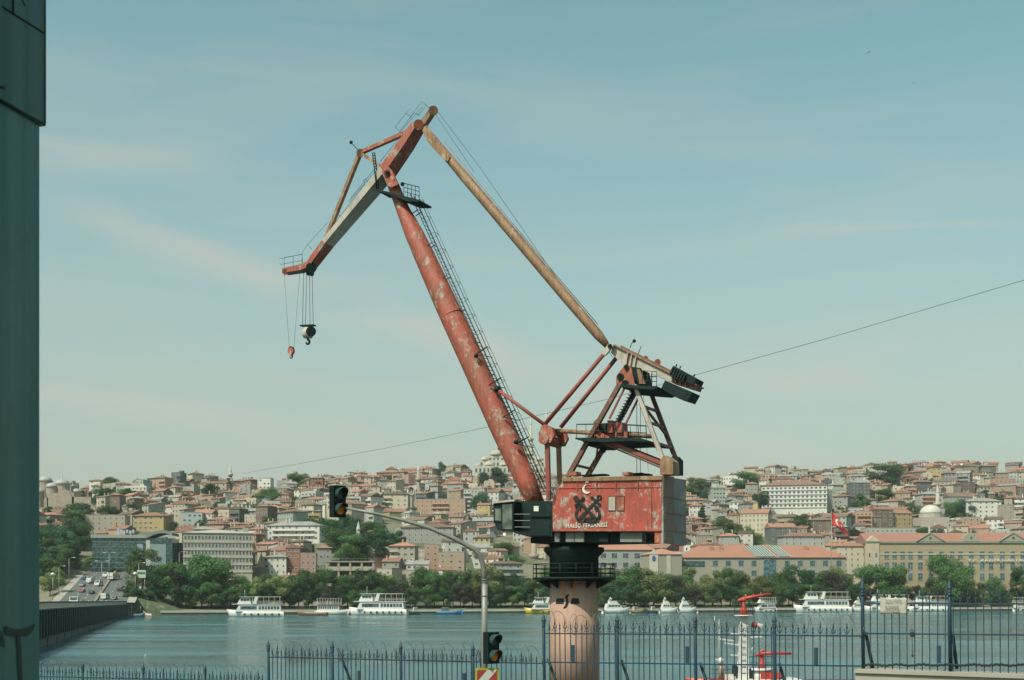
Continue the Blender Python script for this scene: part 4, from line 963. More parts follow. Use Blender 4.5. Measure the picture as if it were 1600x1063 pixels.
# ------------------------------------------------------------------ vehicles
def vehicle(x, y, z, kind, col, label, facing=-1, ang=0.0):
    """facing -1: nose towards the camera. kinds: car, van, bus"""
    L, Wd, H1, H2 = {'car': (4.3, 1.8, .85, 1.45), 'van': (5.6, 2.1, 1.2, 2.4), 'bus': (11.5, 2.5, 1.1, 3.1), 'truck': (7, 2.3, 1.2, 2.9)}[kind]
    nm = {'car': 'car', 'van': 'minibus', 'bus': 'city_bus', 'truck': 'box_truck'}[kind]; ct = {'car': 'car', 'van': 'van', 'bus': 'bus', 'truck': 'truck'}[kind]
    rz = R(90) * facing + ang
    o = empty(nm, (x, y, z), label, ct, 'vehicles on the avenue and bridge'); ORG[o.name] = V((0, 0, 0)); o.rotation_euler.z = rz
    sx = {'car': ((-2.1, .62), (-1.2, 1.4), (.5, 1.45), (1.2, .95), (2.1, .78)), 'van': ((-2.8, 2.3), (-2.6, 2.4), (1.5, 2.4), (2.4, 1.25), (2.8, 1.05)), 'bus': ((-5.75, 3.0), (-5.6, 3.1), (5.5, 3.1), (5.75, 2.9), (5.75, 2.0)), 'truck': ((-3.5, 2.9), (-3.5, 2.9), (1.3, 2.9), (2.0, 2.2), (3.4, 2.0))}[kind]
    prof = [(sx[0][0], .3)] + list(sx) + [(sx[-1][0], .3)]
    b = MB(); b.prism([V((px_, -Wd / 2, pz)) for px_, pz in prof][::-1], (0, Wd, 0)); bo = b.build('body', M_paintcol, o); bo.color = c4(col)
    b = MB(); zf = {'car': (.92, 1.36), 'van': (1.3, 2.1), 'bus': (1.3, 2.5), 'truck': (1.4, 2.1)}[kind]; xe = {'car': (-1.1, .6), 'van': (-2.4, 1.7), 'bus': (-5.4, 5.4), 'truck': (1.5, 2.4)}[kind]
    for s in (-1, 1): b.box((sum(xe) / 2, s * (Wd / 2 + .005), sum(zf) / 2), (xe[1] - xe[0], .03, zf[1] - zf[0]))
    b.build('side_glass', M_glass, o)
    f0, f1 = (sx[2], sx[3]) if kind != 'bus' else ((5.62, 3.0), (5.78, 1.2))
    b = MB(); q = [V((lerp(f0[0], f1[0], t) + .03, s * Wd * .43, lerp(f0[1], f1[1], t) + .03)) for t, s in ((.08, -1), (.08, 1), (.92, 1), (.92, -1))]; b.add(q, [(3, 2, 1, 0)]); b.build('windscreen', M_glass, o)
    b = MB(); r0, r1 = sx[0], sx[1]; q = [V((lerp(r1[0], r0[0], t) - .03, s * Wd * .4, (zf[1] if t == 0 else zf[0]))) for t, s in ((0, -1), (0, 1), (1, 1), (1, -1))]; b.add(q, [(0, 1, 2, 3)]); b.build('rear_glass', M_glass, o)
    rw = .32 if kind == 'car' else .42; wh = MB().path([V((0, -.11, 0)), V((0, .11, 0))], rw, 14).mesh('wheel', M_black)
    for xw in (-L * .31, L * .31):
        for s in (-1, 1): copies(wh, 'wheel', o, [(xw, s * (Wd / 2 - .08), rw)])
    for s in (-1, 1):
        MB().box((sx[-1][0] + .01, s * Wd * .36, sx[-1][1] - .12 if kind != 'bus' else .8), (.05, .3, .16)).build('headlight', M_white, o)
    return o
def on_road(off, Y): return (road_c(Y) + off, Y, road_z(Y))
CW, CG, CR_, CB, CK, CT = (.75, .74, .7), (.35, .36, .36), (.42, .05, .04), (.05, .12, .3), (.03, .035, .04), (.05, .30, .36)
for off, Y, k, c, lb, fc in ((-7, 585, 'truck', CW, 'white box truck coming down the avenue left lane', -1), (-9.5, 570, 'car', CG, 'grey car just below the white box truck', -1), (-1.8, 612, 'van', CW, 'white minibus farthest up the avenue beside the median', -1), (-2.5, 572, 'van', CW, 'white taxi van beside the median, halfway up the avenue', -1),
        (-7.5, 546, 'car', CR_, 'dark red car coming down the middle lane of the avenue', -1), (-3.0, 540, 'car', CK, 'black car beside the median on the avenue', -1), (-8.0, 517, 'car', CW, 'white car reaching the bridge end, left of the median', -1),
        (4.2, 521, 'van', CW, 'white minibus leaving the bridge right of the median', 1), (8.0, 519, 'car', CG, 'silver car leaving the bridge beside the white minibus', 1), (8.5, 551, 'car', CK, 'dark car going uphill below the teal bus', 1),
        (12, 575, 'bus', CT, 'teal and white city bus on the right of the avenue', -1), (11.8, 549, 'car', CW, 'white car directly in front of the teal bus', -1), (9, 600, 'car', CG, 'grey car behind the teal bus', 1), (2.6, 600, 'bus', CW, 'white bus at the top of the avenue', 1), (-11.5, 600, 'car', CB, 'blue car parked at the top left of the avenue', 1)):
    x, y, z = on_road(off, Y); vehicle(x, y, z, k, c, lb, fc, R(-14) * 0)
for s, off, k, c, lb in ((50, 6, 'car', CW, 'white car on the bridge deck near its far end'), (95, 7, 'car', CW, 'pale car on the bridge deck, second behind the parapet'), (135, 6.5, 'car', (.5, .25, .06), 'orange taxi on the bridge deck behind the parapet'), (175, 6, 'van', CW, 'white minibus on the bridge deck beside the pillar')):
    q = BP(s, off, BZ(s)); vehicle(q.x, q.y, q.z, k, c, lb, -1, R(90) + math.atan2(bd.y, bd.x))
# street lamps
def street_lamp(x, y, z, h, label, double=False, globe=False):
    o = empty('street_lamp', (x, y, z), label, 'street lamp', 'street lamps'); q = V((x, y, z))
    MB().tube(q, q + V((0, 0, h)), .16, .09, 8).build('pole', M_steel, o)
    if globe: MB().ball(q + V((0, 0, h + .6)), .9, 12, 8, sz=.7).build('lamp_globe', M_white, o)
    else:
        for s in ((-1, 1) if double else (1,)):
            MB().path([q + V((0, 0, h - .1)), q + V((s * .9, 0, h + .3)), q + V((s * 1.9, 0, h + .4))], .08, 6).build('lamp_bracket', M_steel, o)
            MB().box(q + V((s * 2.3, 0, h + .36)), (1.1, .5, .22)).build('lamp_head', M_white, o)
    return o
for off, Y, h, d, g_, lb in ((1.0, 590, 13, True, False, 'tall double street lamp on the avenue median, higher up'), (1.0, 545, 13, True, False, 'tall double street lamp on the avenue median, lower down'), (16, 560, 11, False, False, 'street lamp on the right pavement of the avenue'), (16, 528, 9, False, True, 'globe lamp post on the right pavement at the bridge end'), (-16, 575, 12, False, False, 'street lamp on the left pavement of the avenue, upper'), (-16, 533, 12, False, False, 'street lamp on the left pavement of the avenue, lower'), (-16.5, 515, 10, False, True, 'white globe lamp beside the pillar at the bridge end')):
    x, y, z = on_road(off, Y); street_lamp(x, y, z + .1, h, lb, d, g_)
for px, Y, h, lb in ((280, 560, 24, 'very tall dark lamp mast before the stone office block'), (378, 575, 17, 'thin lamp mast by the right end of the stone office block'), (1103, 690, 20, 'lamp mast rising from the trees before the university building'), (1458, 705, 18, 'lamp mast before the long yellow factory building'), (1265, 672, 16, 'lamp mast among the trees left of the flagpole')):
    x = XY(px, Y); street_lamp(x, Y, terr(x, Y), h, lb, px > 1000)
# green direction sign on the quay by the bridge
x, Y = XY(221, 540), 540.; z = terr(x, Y); o = empty('road_sign', (x, Y, z), 'green and white direction sign on two posts right of the avenue', 'sign')
MB().tube((x - 1.4, Y, z), (x - 1.4, Y, z + 7), .12, n=8).tube((x + 1.4, Y, z), (x + 1.4, Y, z + 7), .12, n=8).build('sign_posts', M_steel, o); MB().box((x, Y - .2, z + 9), (3.7, .15, 3.3)).build('sign_board', M_signw, o); MB().box((x, Y - .29, z + 9.3), (3.2, .04, 1.0)).build('sign_panel', mat('sign_green', (.03, .2, .1), .5), o)

# ------------------------------------------------------------------ boats
def hull_mesh(L, B, h, mt, bow=1.0, sheer=.5, flat_stern=True):
    b = MB(); n = 14; rows = []
    for i in range(n + 1):
        t = i / n; x = lerp(-L / 2, L / 2, t); w = B / 2 * (1 - max(0, (t - .55) / .45) ** 2.1 * .97) * (.86 + .14 * min(1, t * 4)); sh_ = sheer * max(0, (t - .5) / .5) ** 2; fl = .72 - .35 * max(0, (t - .6) / .4)
        rows.append([(x - bow * .8 * max(0, (t - .7) / .3), w * fl, -.6), (x - bow * .25 * max(0, (t - .7) / .3), w * (fl * .4 + .6), h * .45), (x + bow * .35 * max(0, (t - .7) / .3), w, h + sh_)])
    v = []
    for r in rows: v += [V((x, -y, z)) for x, y, z in r] + [V((x, y, z)) for x, y, z in reversed(r)]
    f = []
    for i in range(n):
        for j in range(5): f.append((6 * i + j, 6 * i + 6 + j, 6 * i + 7 + j, 6 * i + j + 1))
        f.append((6 * i + 5, 6 * i + 11, 6 * i + 6, 6 * i))
    f += [(5, 4, 3, 2, 1, 0), tuple(6 * n + j for j in range(6))]
    b.add(v, f, 0, True); return b
def cabin(b, x0, x1, w, z0, z1, rake=0.4, m=0):
    b.prism([V((x0, -w / 2, z0)), V((x1, -w / 2, z0)), V((x1 - rake, -w / 2, z1)), V((x0 + rake * .3, -w / 2, z1))], (0, w, 0), m)
def boat(name, label, cat, px0, px1, wl, spec, flip=False, yaw=0.0, Y=None):
    Y = Y or WY(wl, 0.0)
    while Y > shore(XY((px0 + px1) / 2, Y)) - 7: Y -= 1.0
    L = (px1 - px0) / F * Y / max(.35, math.cos(yaw)); x = XY((px0 + px1) / 2, Y)
    o = empty(name, (x, Y, 0), label, cat, 'boats moored along the far quay'); ORG[o.name] = V((0, 0, 0)); o.rotation_euler.z = (math.pi if flip else 0) + yaw
    spec(o, L)
    if spec is yacht: o.scale.z = 1.12
    elif name in ('tour_ferry', 'passenger_boat', 'old_ferry'): o.scale.z = max(1.0, min(1.5, .37 * L / 7.4))
    return o
def add(o, b, nm, mt, col=None, parent=None):
    q = b.build(nm, mt, parent or o)
    if col: q.color = c4(col)
    return q
def rail_on(o, x0, x1, w, z, h=1.0, step=1.6):
    b = MB()
    for s in (-1, 1):
        for zz in (h, h * .5): b.bar((x0, s * w / 2, z + zz), (x1, s * w / 2, z + zz), .07, .07)
        for xx in np.arange(x0, x1 + .01, step): b.box((xx, s * w / 2, z + h / 2), (.07, .07, h))
    b.build('railing', M_white, o)
def wins(o, x0, x1, w, z0, z1, n, gap=.25, parent=None):
    """a run of separate panes on both sides"""
    d = (x1 - x0) / n; me = MB().box((0, 0, 0), (d - gap, .06, z1 - z0)).mesh('cabin_window', M_glass)
    for s in (-1, 1): copies(me, 'cabin_window', parent or o, [(x0 + d * (i + .5), s * (w / 2 + .01), (z0 + z1) / 2) for i in range(n)])
def ferry(decks=2, hull=(.75, .74, .7), stripe=None, awn=True, arch=True, glass_run=True):
    def f(o, L):
        B = L * .27; h = 2.0
        hb = add(o, hull_mesh(L, B, h, None, 1.2, .9), 'hull', M_paintcol, hull)
        ty = MB().path([V((0, -.14, 0)), V((0, .14, 0))], .42, 10).mesh('tyre_fender', M_black)
        copies(ty, 'tyre_fender', o, [(-L * .42 + k * 2.6, s * (B * .5 + .08), 1.0) for k in range(int(L / 3.4)) for s in (-1, 1)])
        b = MB(); cabin(b, -L * .46, L * .36, B * .86, h, h + 2.6, 1.6); cb = add(o, b, 'lower_saloon', M_paintcol, (.76, .75, .71))
        wins(o, -L * .43, -L * .05, B * .86, h + .8, h + 2.0, 7, parent=cb); wins(o, -L * .03, L * .27, B * .86, h + .8, h + 2.0, 1 if glass_run else 5, parent=cb)
        add(o, MB().box((-L * .04, 0, h + 2.7), (L * .90, B * .95, .18)), 'upper_deck', M_paintcol, (.76, .75, .71))
        z = h + 2.8; rail_on(o, -L * .47, L * .30, B * .92, z, 1.0)
        b = MB(); cabin(b, L * .08, L * .33, B * .62, z, z + 2.3, 1.5); wh = add(o, b, 'wheelhouse', M_paintcol, (.77, .76, .72)); wins(o, L * .11, L * .27, B * .62, z + 1.0, z + 1.9, 3, parent=wh)
        if awn:
            add(o, MB().box((-L * .08, 0, z + 2.55), (L * .74, B * .9, .14)), 'awning', M_white)
            b = MB()
            for xx in np.linspace(-L * .43, L * .05, 6):
                for s in (-1, 1): b.box((xx, s * B * .43, z + 1.25), (.1, .1, 2.5))
            add(o, b, 'awning_posts', M_white)
        if arch:
            for s in (-1, 1):
                b = MB(); b.prism([V((-L * .02, s * B * .47, z)), V((L * .05, s * B * .47, z)), V((L * .0, s * B * .47, z + 2.7)), V((-L * .05, s * B * .47, z + 2.7))], (0, .18 * s, 0)); add(o, b, 'side_arch', M_white)
        b = MB()
        for xx in np.linspace(-L * .4, -L * .02, 8):
            for s in (-.28, .28): b.box((xx, s * B, z + .45), (.5, B * .22, .1)).box((xx - .25, s * B, z + .75), (.08, B * .22, .55))
        add(o, b, 'deck_benches', mat('bench_orange', (.45, .2, .1), .7) if 'bench_orange' not in MATS else MATS['bench_orange'])['kind'] = 'stuff'
        add(o, MB().tube((L * .2, 0, z + 2.3), (L * .2, 0, z + 5), .06, n=6), 'mast', M_white)
        if stripe: add(o, MB().box((-L * .05, 0, h * .99), (L * .78, B * 1.01, .22)), 'rubbing_strake', M_paintcol, stripe)
    return f
def yacht(o, L):
    B = L * .3; h = 1.9
    add(o, hull_mesh(L, B, h, None, 1.8, .9), 'hull', M_paintcol, (.74, .73, .69))
    b = MB(); cabin(b, -L * .40, L * .26, B * .78, h, h + 2.1, 2.2); cb = add(o, b, 'cabin', M_paintcol, (.78, .77, .73)); wins(o, -L * .32, L * .14, B * .78, h + .9, h + 1.6, 4, parent=cb)
    b = MB(); cabin(b, -L * .28, L * .08, B * .62, h + 2.1, h + 3.3, 1.2); add(o, b, 'flybridge', M_paintcol, (.78, .77, .73))
    b = MB()
    for s in (-1, 1): b.bar((-L * .26, s * B * .3, h + 3.2), (-L * .18, s * B * .28, h + 4.3), .2, .3)
    b.bar((-L * .18, -B * .3, h + 4.3), (-L * .18, B * .3, h + 4.3), .5, .22); b.ball((-L * .18, B * .15, h + 4.6), .3, 8, 6); add(o, b, 'radar_arch', M_white)
    rail_on(o, L * .1, L * .38, B * .5, h + .5, .8, 1.2)
def open_boat(hull, house, deck=(.3, .2, .12)):
    def f(o, L):
        B = L * .28; h = 1.3
        add(o, hull_mesh(L, B, h, None, 1.5, 1.3), 'hull', M_paintcol, hull); add(o, MB().box((-L * .05, 0, h + .02), (L * .7, B * .8, .1)), 'deck', M_paintcol, deck)
        if house:
            b = MB(); cabin(b, -L * .3, L * .0, B * .6, h, h + 1.9, .4); cb = add(o, b, 'cabin', M_paintcol, house); wins(o, -L * .27, -L * .05, B * .6, h + .9, h + 1.5, 3, parent=cb)
        b = MB(); b.tube((L * .1, 0, h), (L * .1, 0, h + 3), .06, n=6); add(o, b, 'mast', M_steel)
    return f
def old_ferry(o, L):
    B = L * .28; h = 1.9
    add(o, hull_mesh(L, B, h, None, 1.2, .8), 'hull', M_paintcol, (.7, .69, .65))
    b = MB(); cabin(b, -L * .42, L * .22, B * .8, h, h + 2.4, .5); cb = add(o, b, 'saloon', M_paintcol, (.72, .7, .65)); wins(o, -L * .4, L * .18, B * .8, h + .8, h + 2.0, 9, parent=cb)
    add(o, MB().box((-L * .08, 0, h + 2.5), (L * .75, B * .95, .16)), 'upper_deck', M_paintcol, (.5, .22, .15)); rail_on(o, -L * .44, L * .28, B * .92, h + 2.6, 1.0, .8)
    add(o, MB().box((-L * .08, 0, h + 5.2), (L * .72, B * .9, .14)), 'canopy', M_paintcol, (.4, .38, .33)); b = MB()
    for xx in np.linspace(-L * .42, L * .26, 10):
        for s in (-1, 1): b.box((xx, s * B * .42, h + 3.9), (.12, .12, 2.6))
    add(o, b, 'canopy_posts', M_white)
boat('tour_ferry', 'white two-deck tour ferry below the stone office block', 'ferry', 357, 443, 964.5, ferry(), True, R(6))
boat('work_boat', 'brown wooden work boat right of the leftmost ferry', 'boat', 464, 512, 962, open_boat((.17, .10, .06), None), True, R(-8))
boat('old_ferry', 'older white ferry with railed canopy behind the wooden boat', 'ferry', 492, 546, 960.5, old_ferry, False, R(4))
boat('tour_ferry', 'large white tour ferry with long dark saloon window left of the mast pole', 'ferry', 546, 637, 961.5, ferry(hull=(.78, .77, .72)), True, R(-5))
boat('tug_boat', 'small dark-hulled tug tied to the stern of the large tour ferry', 'boat', 634, 656, 960, open_boat((.05, .045, .045), (.62, .58, .52)), True, R(28))
boat('flat_barge', 'low bright blue barge moored at the quay', 'boat', 681, 724, 957.5, open_boat((.03, .16, .34), (.12, .16, .13), (.1, .25, .2)), False, 0)
boat('tour_ferry', 'white tour boat with a yellow hull behind the crane pedestal', 'ferry', 820, 890, 955.5, ferry(hull=(.62, .42, .06), stripe=(.2, .14, .05)), True, 0)
boat('motor_yacht', 'white motor yacht just right of the crane pedestal', 'yacht', 941, 983, 954.8, yacht, False, R(18))
boat('fishing_boat', 'tan and dark fishing boat between the white yachts', 'boat', 984, 1008, 954.6, open_boat((.33, .24, .13), (.5, .48, .44)), False, R(35))
boat('fishing_boat', 'small dark blue fishing boat beside the tan one', 'boat', 1007, 1027, 954.4, open_boat((.03, .05, .09), (.6, .5, .45)), True, R(30))
boat('motor_yacht', 'white yacht with bow rail, third right of the pedestal', 'yacht', 1030, 1058, 954.4, yacht, False, R(16))
boat('motor_yacht', 'white yacht with a tall radar arch, farthest of the yacht group', 'yacht', 1059, 1087, 954.2, yacht, False, R(20))
boat('passenger_boat', 'small white passenger boat with red trim behind the red water cannon', 'boat', 1178, 1213, 954.2, ferry(stripe=(.5, .06, .05), arch=False), True, R(20))
boat('tour_ferry', 'white two-deck ferry with open upper deck below the flagpole', 'ferry', 1242, 1328, 956, ferry(glass_run=True), True, R(-9))
boat('motor_boat', 'small white motor boat tied to the open-deck ferry', 'boat', 1325, 1348, 954.6, yacht, True, R(15))
boat('tour_ferry', 'white ferry behind the cloth notice on the fence', 'ferry', 1349, 1422, 954.8, ferry(), True, R(4))
boat('tour_ferry', 'white ferry right of the cloth notice', 'ferry', 1417, 1484, 955.6, ferry(hull=(.66, .68, .66)), True, R(-4))
boat('passenger_boat', 'small white boat with a red bow near the right edge', 'boat', 1583, 1625, 953.4, ferry(arch=False, stripe=(.45, .1, .06)), False, R(10))
boat('rowing_boat', 'little blue rowing boat at the quay by the bridge end', 'boat', 209, 226, 964.8, open_boat((.10, .16, .22), None), False, R(20))
boat('rowing_boat', 'little pale rowing boat beside the blue one at the bridge end', 'boat', 225, 238, 964.4, open_boat((.5, .42, .33), None), True, R(-12))
# mooring floats
for px, py, c in ((1090, 958.5, CW), (1100, 957, (.6, .2, .08)), (1109, 956.8, CW), (1241, 957, (.6, .15, .06)), (227, 1024.5, CW)):
    Y = WY(py, 0); x = XY(px, Y); r = .5 if py < 1000 else .1
    o = MB().lathe([(r * .5, -.4 * r), (r, .2 * r), (r * .9, .9 * r), (r * .3, 1.5 * r), (.1 * r, 2.0 * r)], (x, Y, 0), 10).build('buoy', M_paintcol); o.color = c4(c); tag(o, 'white gull-sized float on the open water above the lowest fence' if py > 1000 else ('orange mooring float under the open-deck ferry' if px > 1200 else '%s mooring float before the far quay, %s of three' % ('white' if c == CW else 'orange', {1090: 'leftmost', 1100: 'middle', 1109: 'rightmost'}[px])), 'buoy')

# ------------------------------------------------------------------ fire-fighting boat with red water cannons below the crane
FYd = 112.0
fb = empty('fire_boat', (XY(1165, FYd), FYd, 0), 'fire boat with white mast and two red water cannons behind the fence', 'boat'); fo = ORG[fb.name]
def FB(px, py, dy=0.0): return P(px, py, FYd + dy) 
M_fbred = mat('signal_red_paint', (.55, .06, .035), .45, var=.25, scale=2); M_fbw = mat('boat_white', (.74, .73, .69), .45, var=.12, scale=1)
hb = hull_mesh(19, 6, .95, None, 1.6, .35); hb.v = [(-x + fo.x + 4.6, y + fo.y, z) for x, y, z in hb.v]; hb.build('hull', M_fbred, fb)
MB().box((fo.x + 1.6, FYd, .85), (6.0, 4.4, .7)).build('deckhouse', M_fbw, fb)
mx0, mx1 = FB(1153, 1070), FB(1168, 1070)
b = MB(); zb, zt2 = FB(0, 1072).z, FB(0, 963).z
def sect(x0, x1, d, z): return [V((XY(x0, FYd), FYd - d, z)), V((XY(x1, FYd), FYd - d, z)), V((XY(x1, FYd), FYd + d, z)), V((XY(x0, FYd), FYd + d, z))]
q = sect(1151, 1169, .5, zb) + sect(1156, 1168, .35, zt2); b.add(q, [(3, 2, 1, 0), (4, 5, 6, 7)] + [(i, (i + 1) % 4, 4 + (i + 1) % 4, 4 + i) for i in range(4)]); b.build('mast_tower', M_fbw, fb)
b = MB(); b.tube(FB(1147, 1070), FB(1156, 1022), .07, n=6).tube(FB(1179, 1010), FB(1166, 1024), .05, n=6).tube(FB(1174, 996), FB(1166, 1012), .05, n=6); b.build('mast_stay', M_fbw, fb)
MB().lathe([(.4, -.08), (.85, -.04), (.85, .04), (.4, .06)], FB(1162, 962), 20).build('top_platform', M_fbw, fb)
b = MB(); c_ = FB(1162, 961)
for zz in (.35, .68, 1.0): b.path([c_ + V((.82 * math.cos(t), .82 * math.sin(t), zz)) for t in np.linspace(0, 2 * math.pi, 17)], .02, 4)
for k in range(10): t = k * .628; b.tube(c_ + V((.82 * math.cos(t), .82 * math.sin(t), 0)), c_ + V((.82 * math.cos(t), .82 * math.sin(t), 1.0)), .018, n=4)
b.build('platform_railing', M_dark, fb)
def cannon(px, py, pxe, pye, s, nm, twin=False):
    base = FB(px, py); o = MB().lathe([(.42 * s, 0), (.28 * s, .5 * s), (.17 * s, .9 * s), (.14 * s, 1.3 * s)], base, 14).build(nm, M_fbred, fb)
    hd_ = base + V((0, 0, 1.32 * s)); e = FB(pxe, pye)
    MB().ball(hd_, .26 * s, 12, 8).path([hd_ - V((.5 * s, 0, .12 * s)), hd_ + V((0, 0, .1 * s))], .17 * s, 10).build('swivel', M_fbred, o)
    for dy in ((-.2, .2) if twin else (0,)): MB().path([hd_ + V((-.2, dy, .05)), hd_.lerp(e, .35) + V((0, dy, .08)), e + V((0, dy, .1 * dy))], [.17 * s, .15 * s, .09 * s], 12).build('cannon_barrel', M_fbred, o)
    MB().path([hd_ + V((.1, 0, .2 * s)), hd_ + V((.25, 0, .45 * s))], .09 * s, 8).path([hd_.lerp(e, .35) + V((0, 0, .1)), hd_.lerp(e, .35) + V((.05, 0, .3 * s))], .08 * s, 8).build('valve_wheel', M_fbred, o)
cannon(1162, 961, 1204.5, 928, 1.0, 'upper_water_cannon'); cannon(1190, 1046, 1236, 1021, 1.0, 'lower_water_cannon', True)
MB().lathe([(1.0, -.1), (1.0, .1)], FB(1190, 1046), 16).lathe([(.8, -1.1), (.8, -.1)], FB(1190, 1046), 16).build('cannon_base', M_fbw, fb)
for x0, y0, x1, y1 in ((1123, 998.5, 1147, 1001.5), (1132, 1005, 1155, 1008), (1142, 1023.5, 1153, 1024.5), (1142, 990, 1157, 991.5), (1168, 996, 1190, 995)):
    MB().bar(FB(x0, y0), FB(x1, y1), .25, .12).build('radar_scanner', M_fbw, fb)
MB().path([FB(1176, 976), FB(1190, 978), FB(1188, 988)], [.16, .22, .08], 8).build('float_bag', M_fbw, fb); MB().ball(FB(1179, 977), .3, 10, 6).build('lifebuoy_light', M_fbred, fb)
for px in (1116.5, 1123.5): MB().tube(FB(px, 1060), FB(px, 963 if px < 1120 else 968), .025, n=5).build('aerial', M_fbw, fb)
MB().ball(FB(1126.5, 1033), .26, 10, 6, sz=1.2).bar(FB(1117, 1031), FB(1128, 1030), .1, .1).build('searchlight', M_fbw, fb)
MB().path([FB(1127, 1062), FB(1127, 1046), FB(1128, 1041)], .22, 10).build('vent_cowl', mat('cowl_tan', (.45, .33, .2), .6), fb)
MB().lathe([(.32, 0), (.36, .9), (.36, 1.1)], FB(1177, 1066), 12).build('funnel', M_dark, fb); MB().box(FB(1171, 1056), (.5, .5, 1.2)).build('funnel', M_dark, fb)
b = MB()
for z_ in (1038, 1046, 1053): b.bar(FB(1109, z_), FB(1150, z_), .04, .04)
for px in range(1109, 1151, 5): b.tube(FB(px, 1038), FB(px, 1064), .02, n=4)
for z_ in (1026, 1036): b.bar(FB(1158, z_, 1.5), FB(1210, z_, 1.5), .04, .04)
for px in range(1158, 1211, 6): b.tube(FB(px, 1026, 1.5), FB(px, 1062, 1.5), .02, n=4)
b.build('deck_railing', M_dark, fb)
MB().box(FB(1200, 1060), (1.6, 2.0, 1.1)).build('deck_locker', M_fbred, fb)

for px_, py_, sx_, sz_, mt_ in ((1140, 1058, .9, .5, M_fbw), (1183, 1060, .6, .7, M_fbred), (1212, 1062, 1.0, .5, M_dark), (1148, 1048, .35, .9, M_dark)): MB().box(FB(px_, py_), (sx_, .8, sz_)).build('deck_locker', mt_, fb)
MB().path([FB(1158, 1040), FB(1154, 1052), FB(1160, 1063)], .06, 6).build('fire_hose', M_fbred, fb)
for px_ in (1206, 1216): MB().path([FB(px_, 1056, -1.5), FB(px_, 1056, -1.3)], .26, 12).build('lifebuoy', M_fbred, fb)
for k_ in range(9): MB().tube(FB(1157 + .4 * k_, 1062 - 10 * k_, -.5), FB(1166 - .1 * k_, 1062 - 10 * k_, -.5), .025, n=4).build('mast_rung', M_dark, fb)
# ------------------------------------------------------------------ the city on the hill
ORDN = ['first', 'second', 'third', 'fourth', 'fifth', 'sixth', 'seventh', 'eighth', 'ninth', 'tenth']
NUMW = {1: 'one', 2: 'two', 3: 'three', 4: 'four', 5: 'five', 6: 'six', 7: 'seven'}
MARK = []            # (px, py, phrase) of things easily found, for describing neighbours
BLOCKS = []          # (px0, px1, py0, py1, Y) picture boxes that nothing nearer may hide
FOOT = []            # (x, y, radius) ground already built on
def local(x, y, rz):
    co, si = math.cos(rz), math.sin(rz)
    return lambda a_, b_, z: V((x + a_ * co - b_ * si, y + a_ * si + b_ * co, z))
def wall_box(b, T, w, d, z0, z1, m=0):
    c = [(-w / 2, -d / 2), (w / 2, -d / 2), (w / 2, d / 2), (-w / 2, d / 2)]
    q = [T(a_, b_, z0) for a_, b_ in c] + [T(a_, b_, z1) for a_, b_ in c]
    b.add(q, [(0, 1, 5, 4), (1, 2, 6, 5), (2, 3, 7, 6), (3, 0, 4, 7), (4, 5, 6, 7), (3, 2, 1, 0)], m)
def hip_roof(b, T, w, d, z, h, ov=.6, m=0, gable=False):
    a_, c_ = w / 2 + ov, d / 2 + ov; along = w >= d; r = max(0.0, (a_ - c_) if along else (c_ - a_))
    if gable: r = a_ - .0 if along else c_ - .0
    base = [T(-a_, -c_, z), T(a_, -c_, z), T(a_, c_, z), T(-a_, c_, z)]; low = [p - V((0, 0, .25)) for p in base]
    rg = [T(-r, 0, z + h), T(r, 0, z + h)] if along else [T(0, -r, z + h), T(0, r, z + h)]
    if along: f = [(4, 5, 9, 8), (5, 6, 9), (6, 7, 8, 9), (7, 4, 8)]
    else: f = [(4, 5, 8), (5, 6, 9, 8), (6, 7, 9), (7, 4, 8, 9)]
    b.add(low + base + rg, [(3, 2, 1, 0), (0, 1, 5, 4), (1, 2, 6, 5), (2, 3, 7, 6), (3, 0, 4, 7)] + f, m)
def window_at(b, T, face, w, d, u, z, ww, wh, proud=.06):
    """a framed pane standing on one wall: face 0 front (towards the bay), 1 right, 3 left"""
    def Q(a_, zz, o):
        if face == 0: return T(a_, -d / 2 - o, zz)
        if face == 1: return T(w / 2 + o, a_, zz)
        return T(-w / 2 - o, -a_, zz)
    f = .13
    o4 = [Q(u - ww / 2, z - wh / 2, 0), Q(u + ww / 2, z - wh / 2, 0), Q(u + ww / 2, z + wh / 2, 0), Q(u - ww / 2, z + wh / 2, 0)]
    o5 = [Q(u - ww / 2, z - wh / 2, proud), Q(u + ww / 2, z - wh / 2, proud), Q(u + ww / 2, z + wh / 2, proud), Q(u - ww / 2, z + wh / 2, proud)]
    i5 = [Q(u - ww / 2 + f, z - wh / 2 + f, proud), Q(u + ww / 2 - f, z - wh / 2 + f, proud), Q(u + ww / 2 - f, z + wh / 2 - f, proud), Q(u - ww / 2 + f, z + wh / 2 - f, proud)]
    i4 = [Q(u - ww / 2 + f, z - wh / 2 + f, .015), Q(u + ww / 2 - f, z - wh / 2 + f, .015), Q(u + ww / 2 - f, z + wh / 2 - f, .015), Q(u - ww / 2 + f, z + wh / 2 - f, .015)]
    v = o4 + o5 + i5 + i4
    b.add(v, [(0, 1, 5, 4), (1, 2, 6, 5), (2, 3, 7, 6), (3, 0, 4, 7), (4, 5, 9, 8), (5, 6, 10, 9), (6, 7, 11, 10), (7, 4, 8, 11), (8, 9, 13, 12), (9, 10, 14, 13), (10, 11, 15, 14), (11, 8, 12, 15)], 0)
    b.add(i4, [(0, 1, 2, 3)], 1)
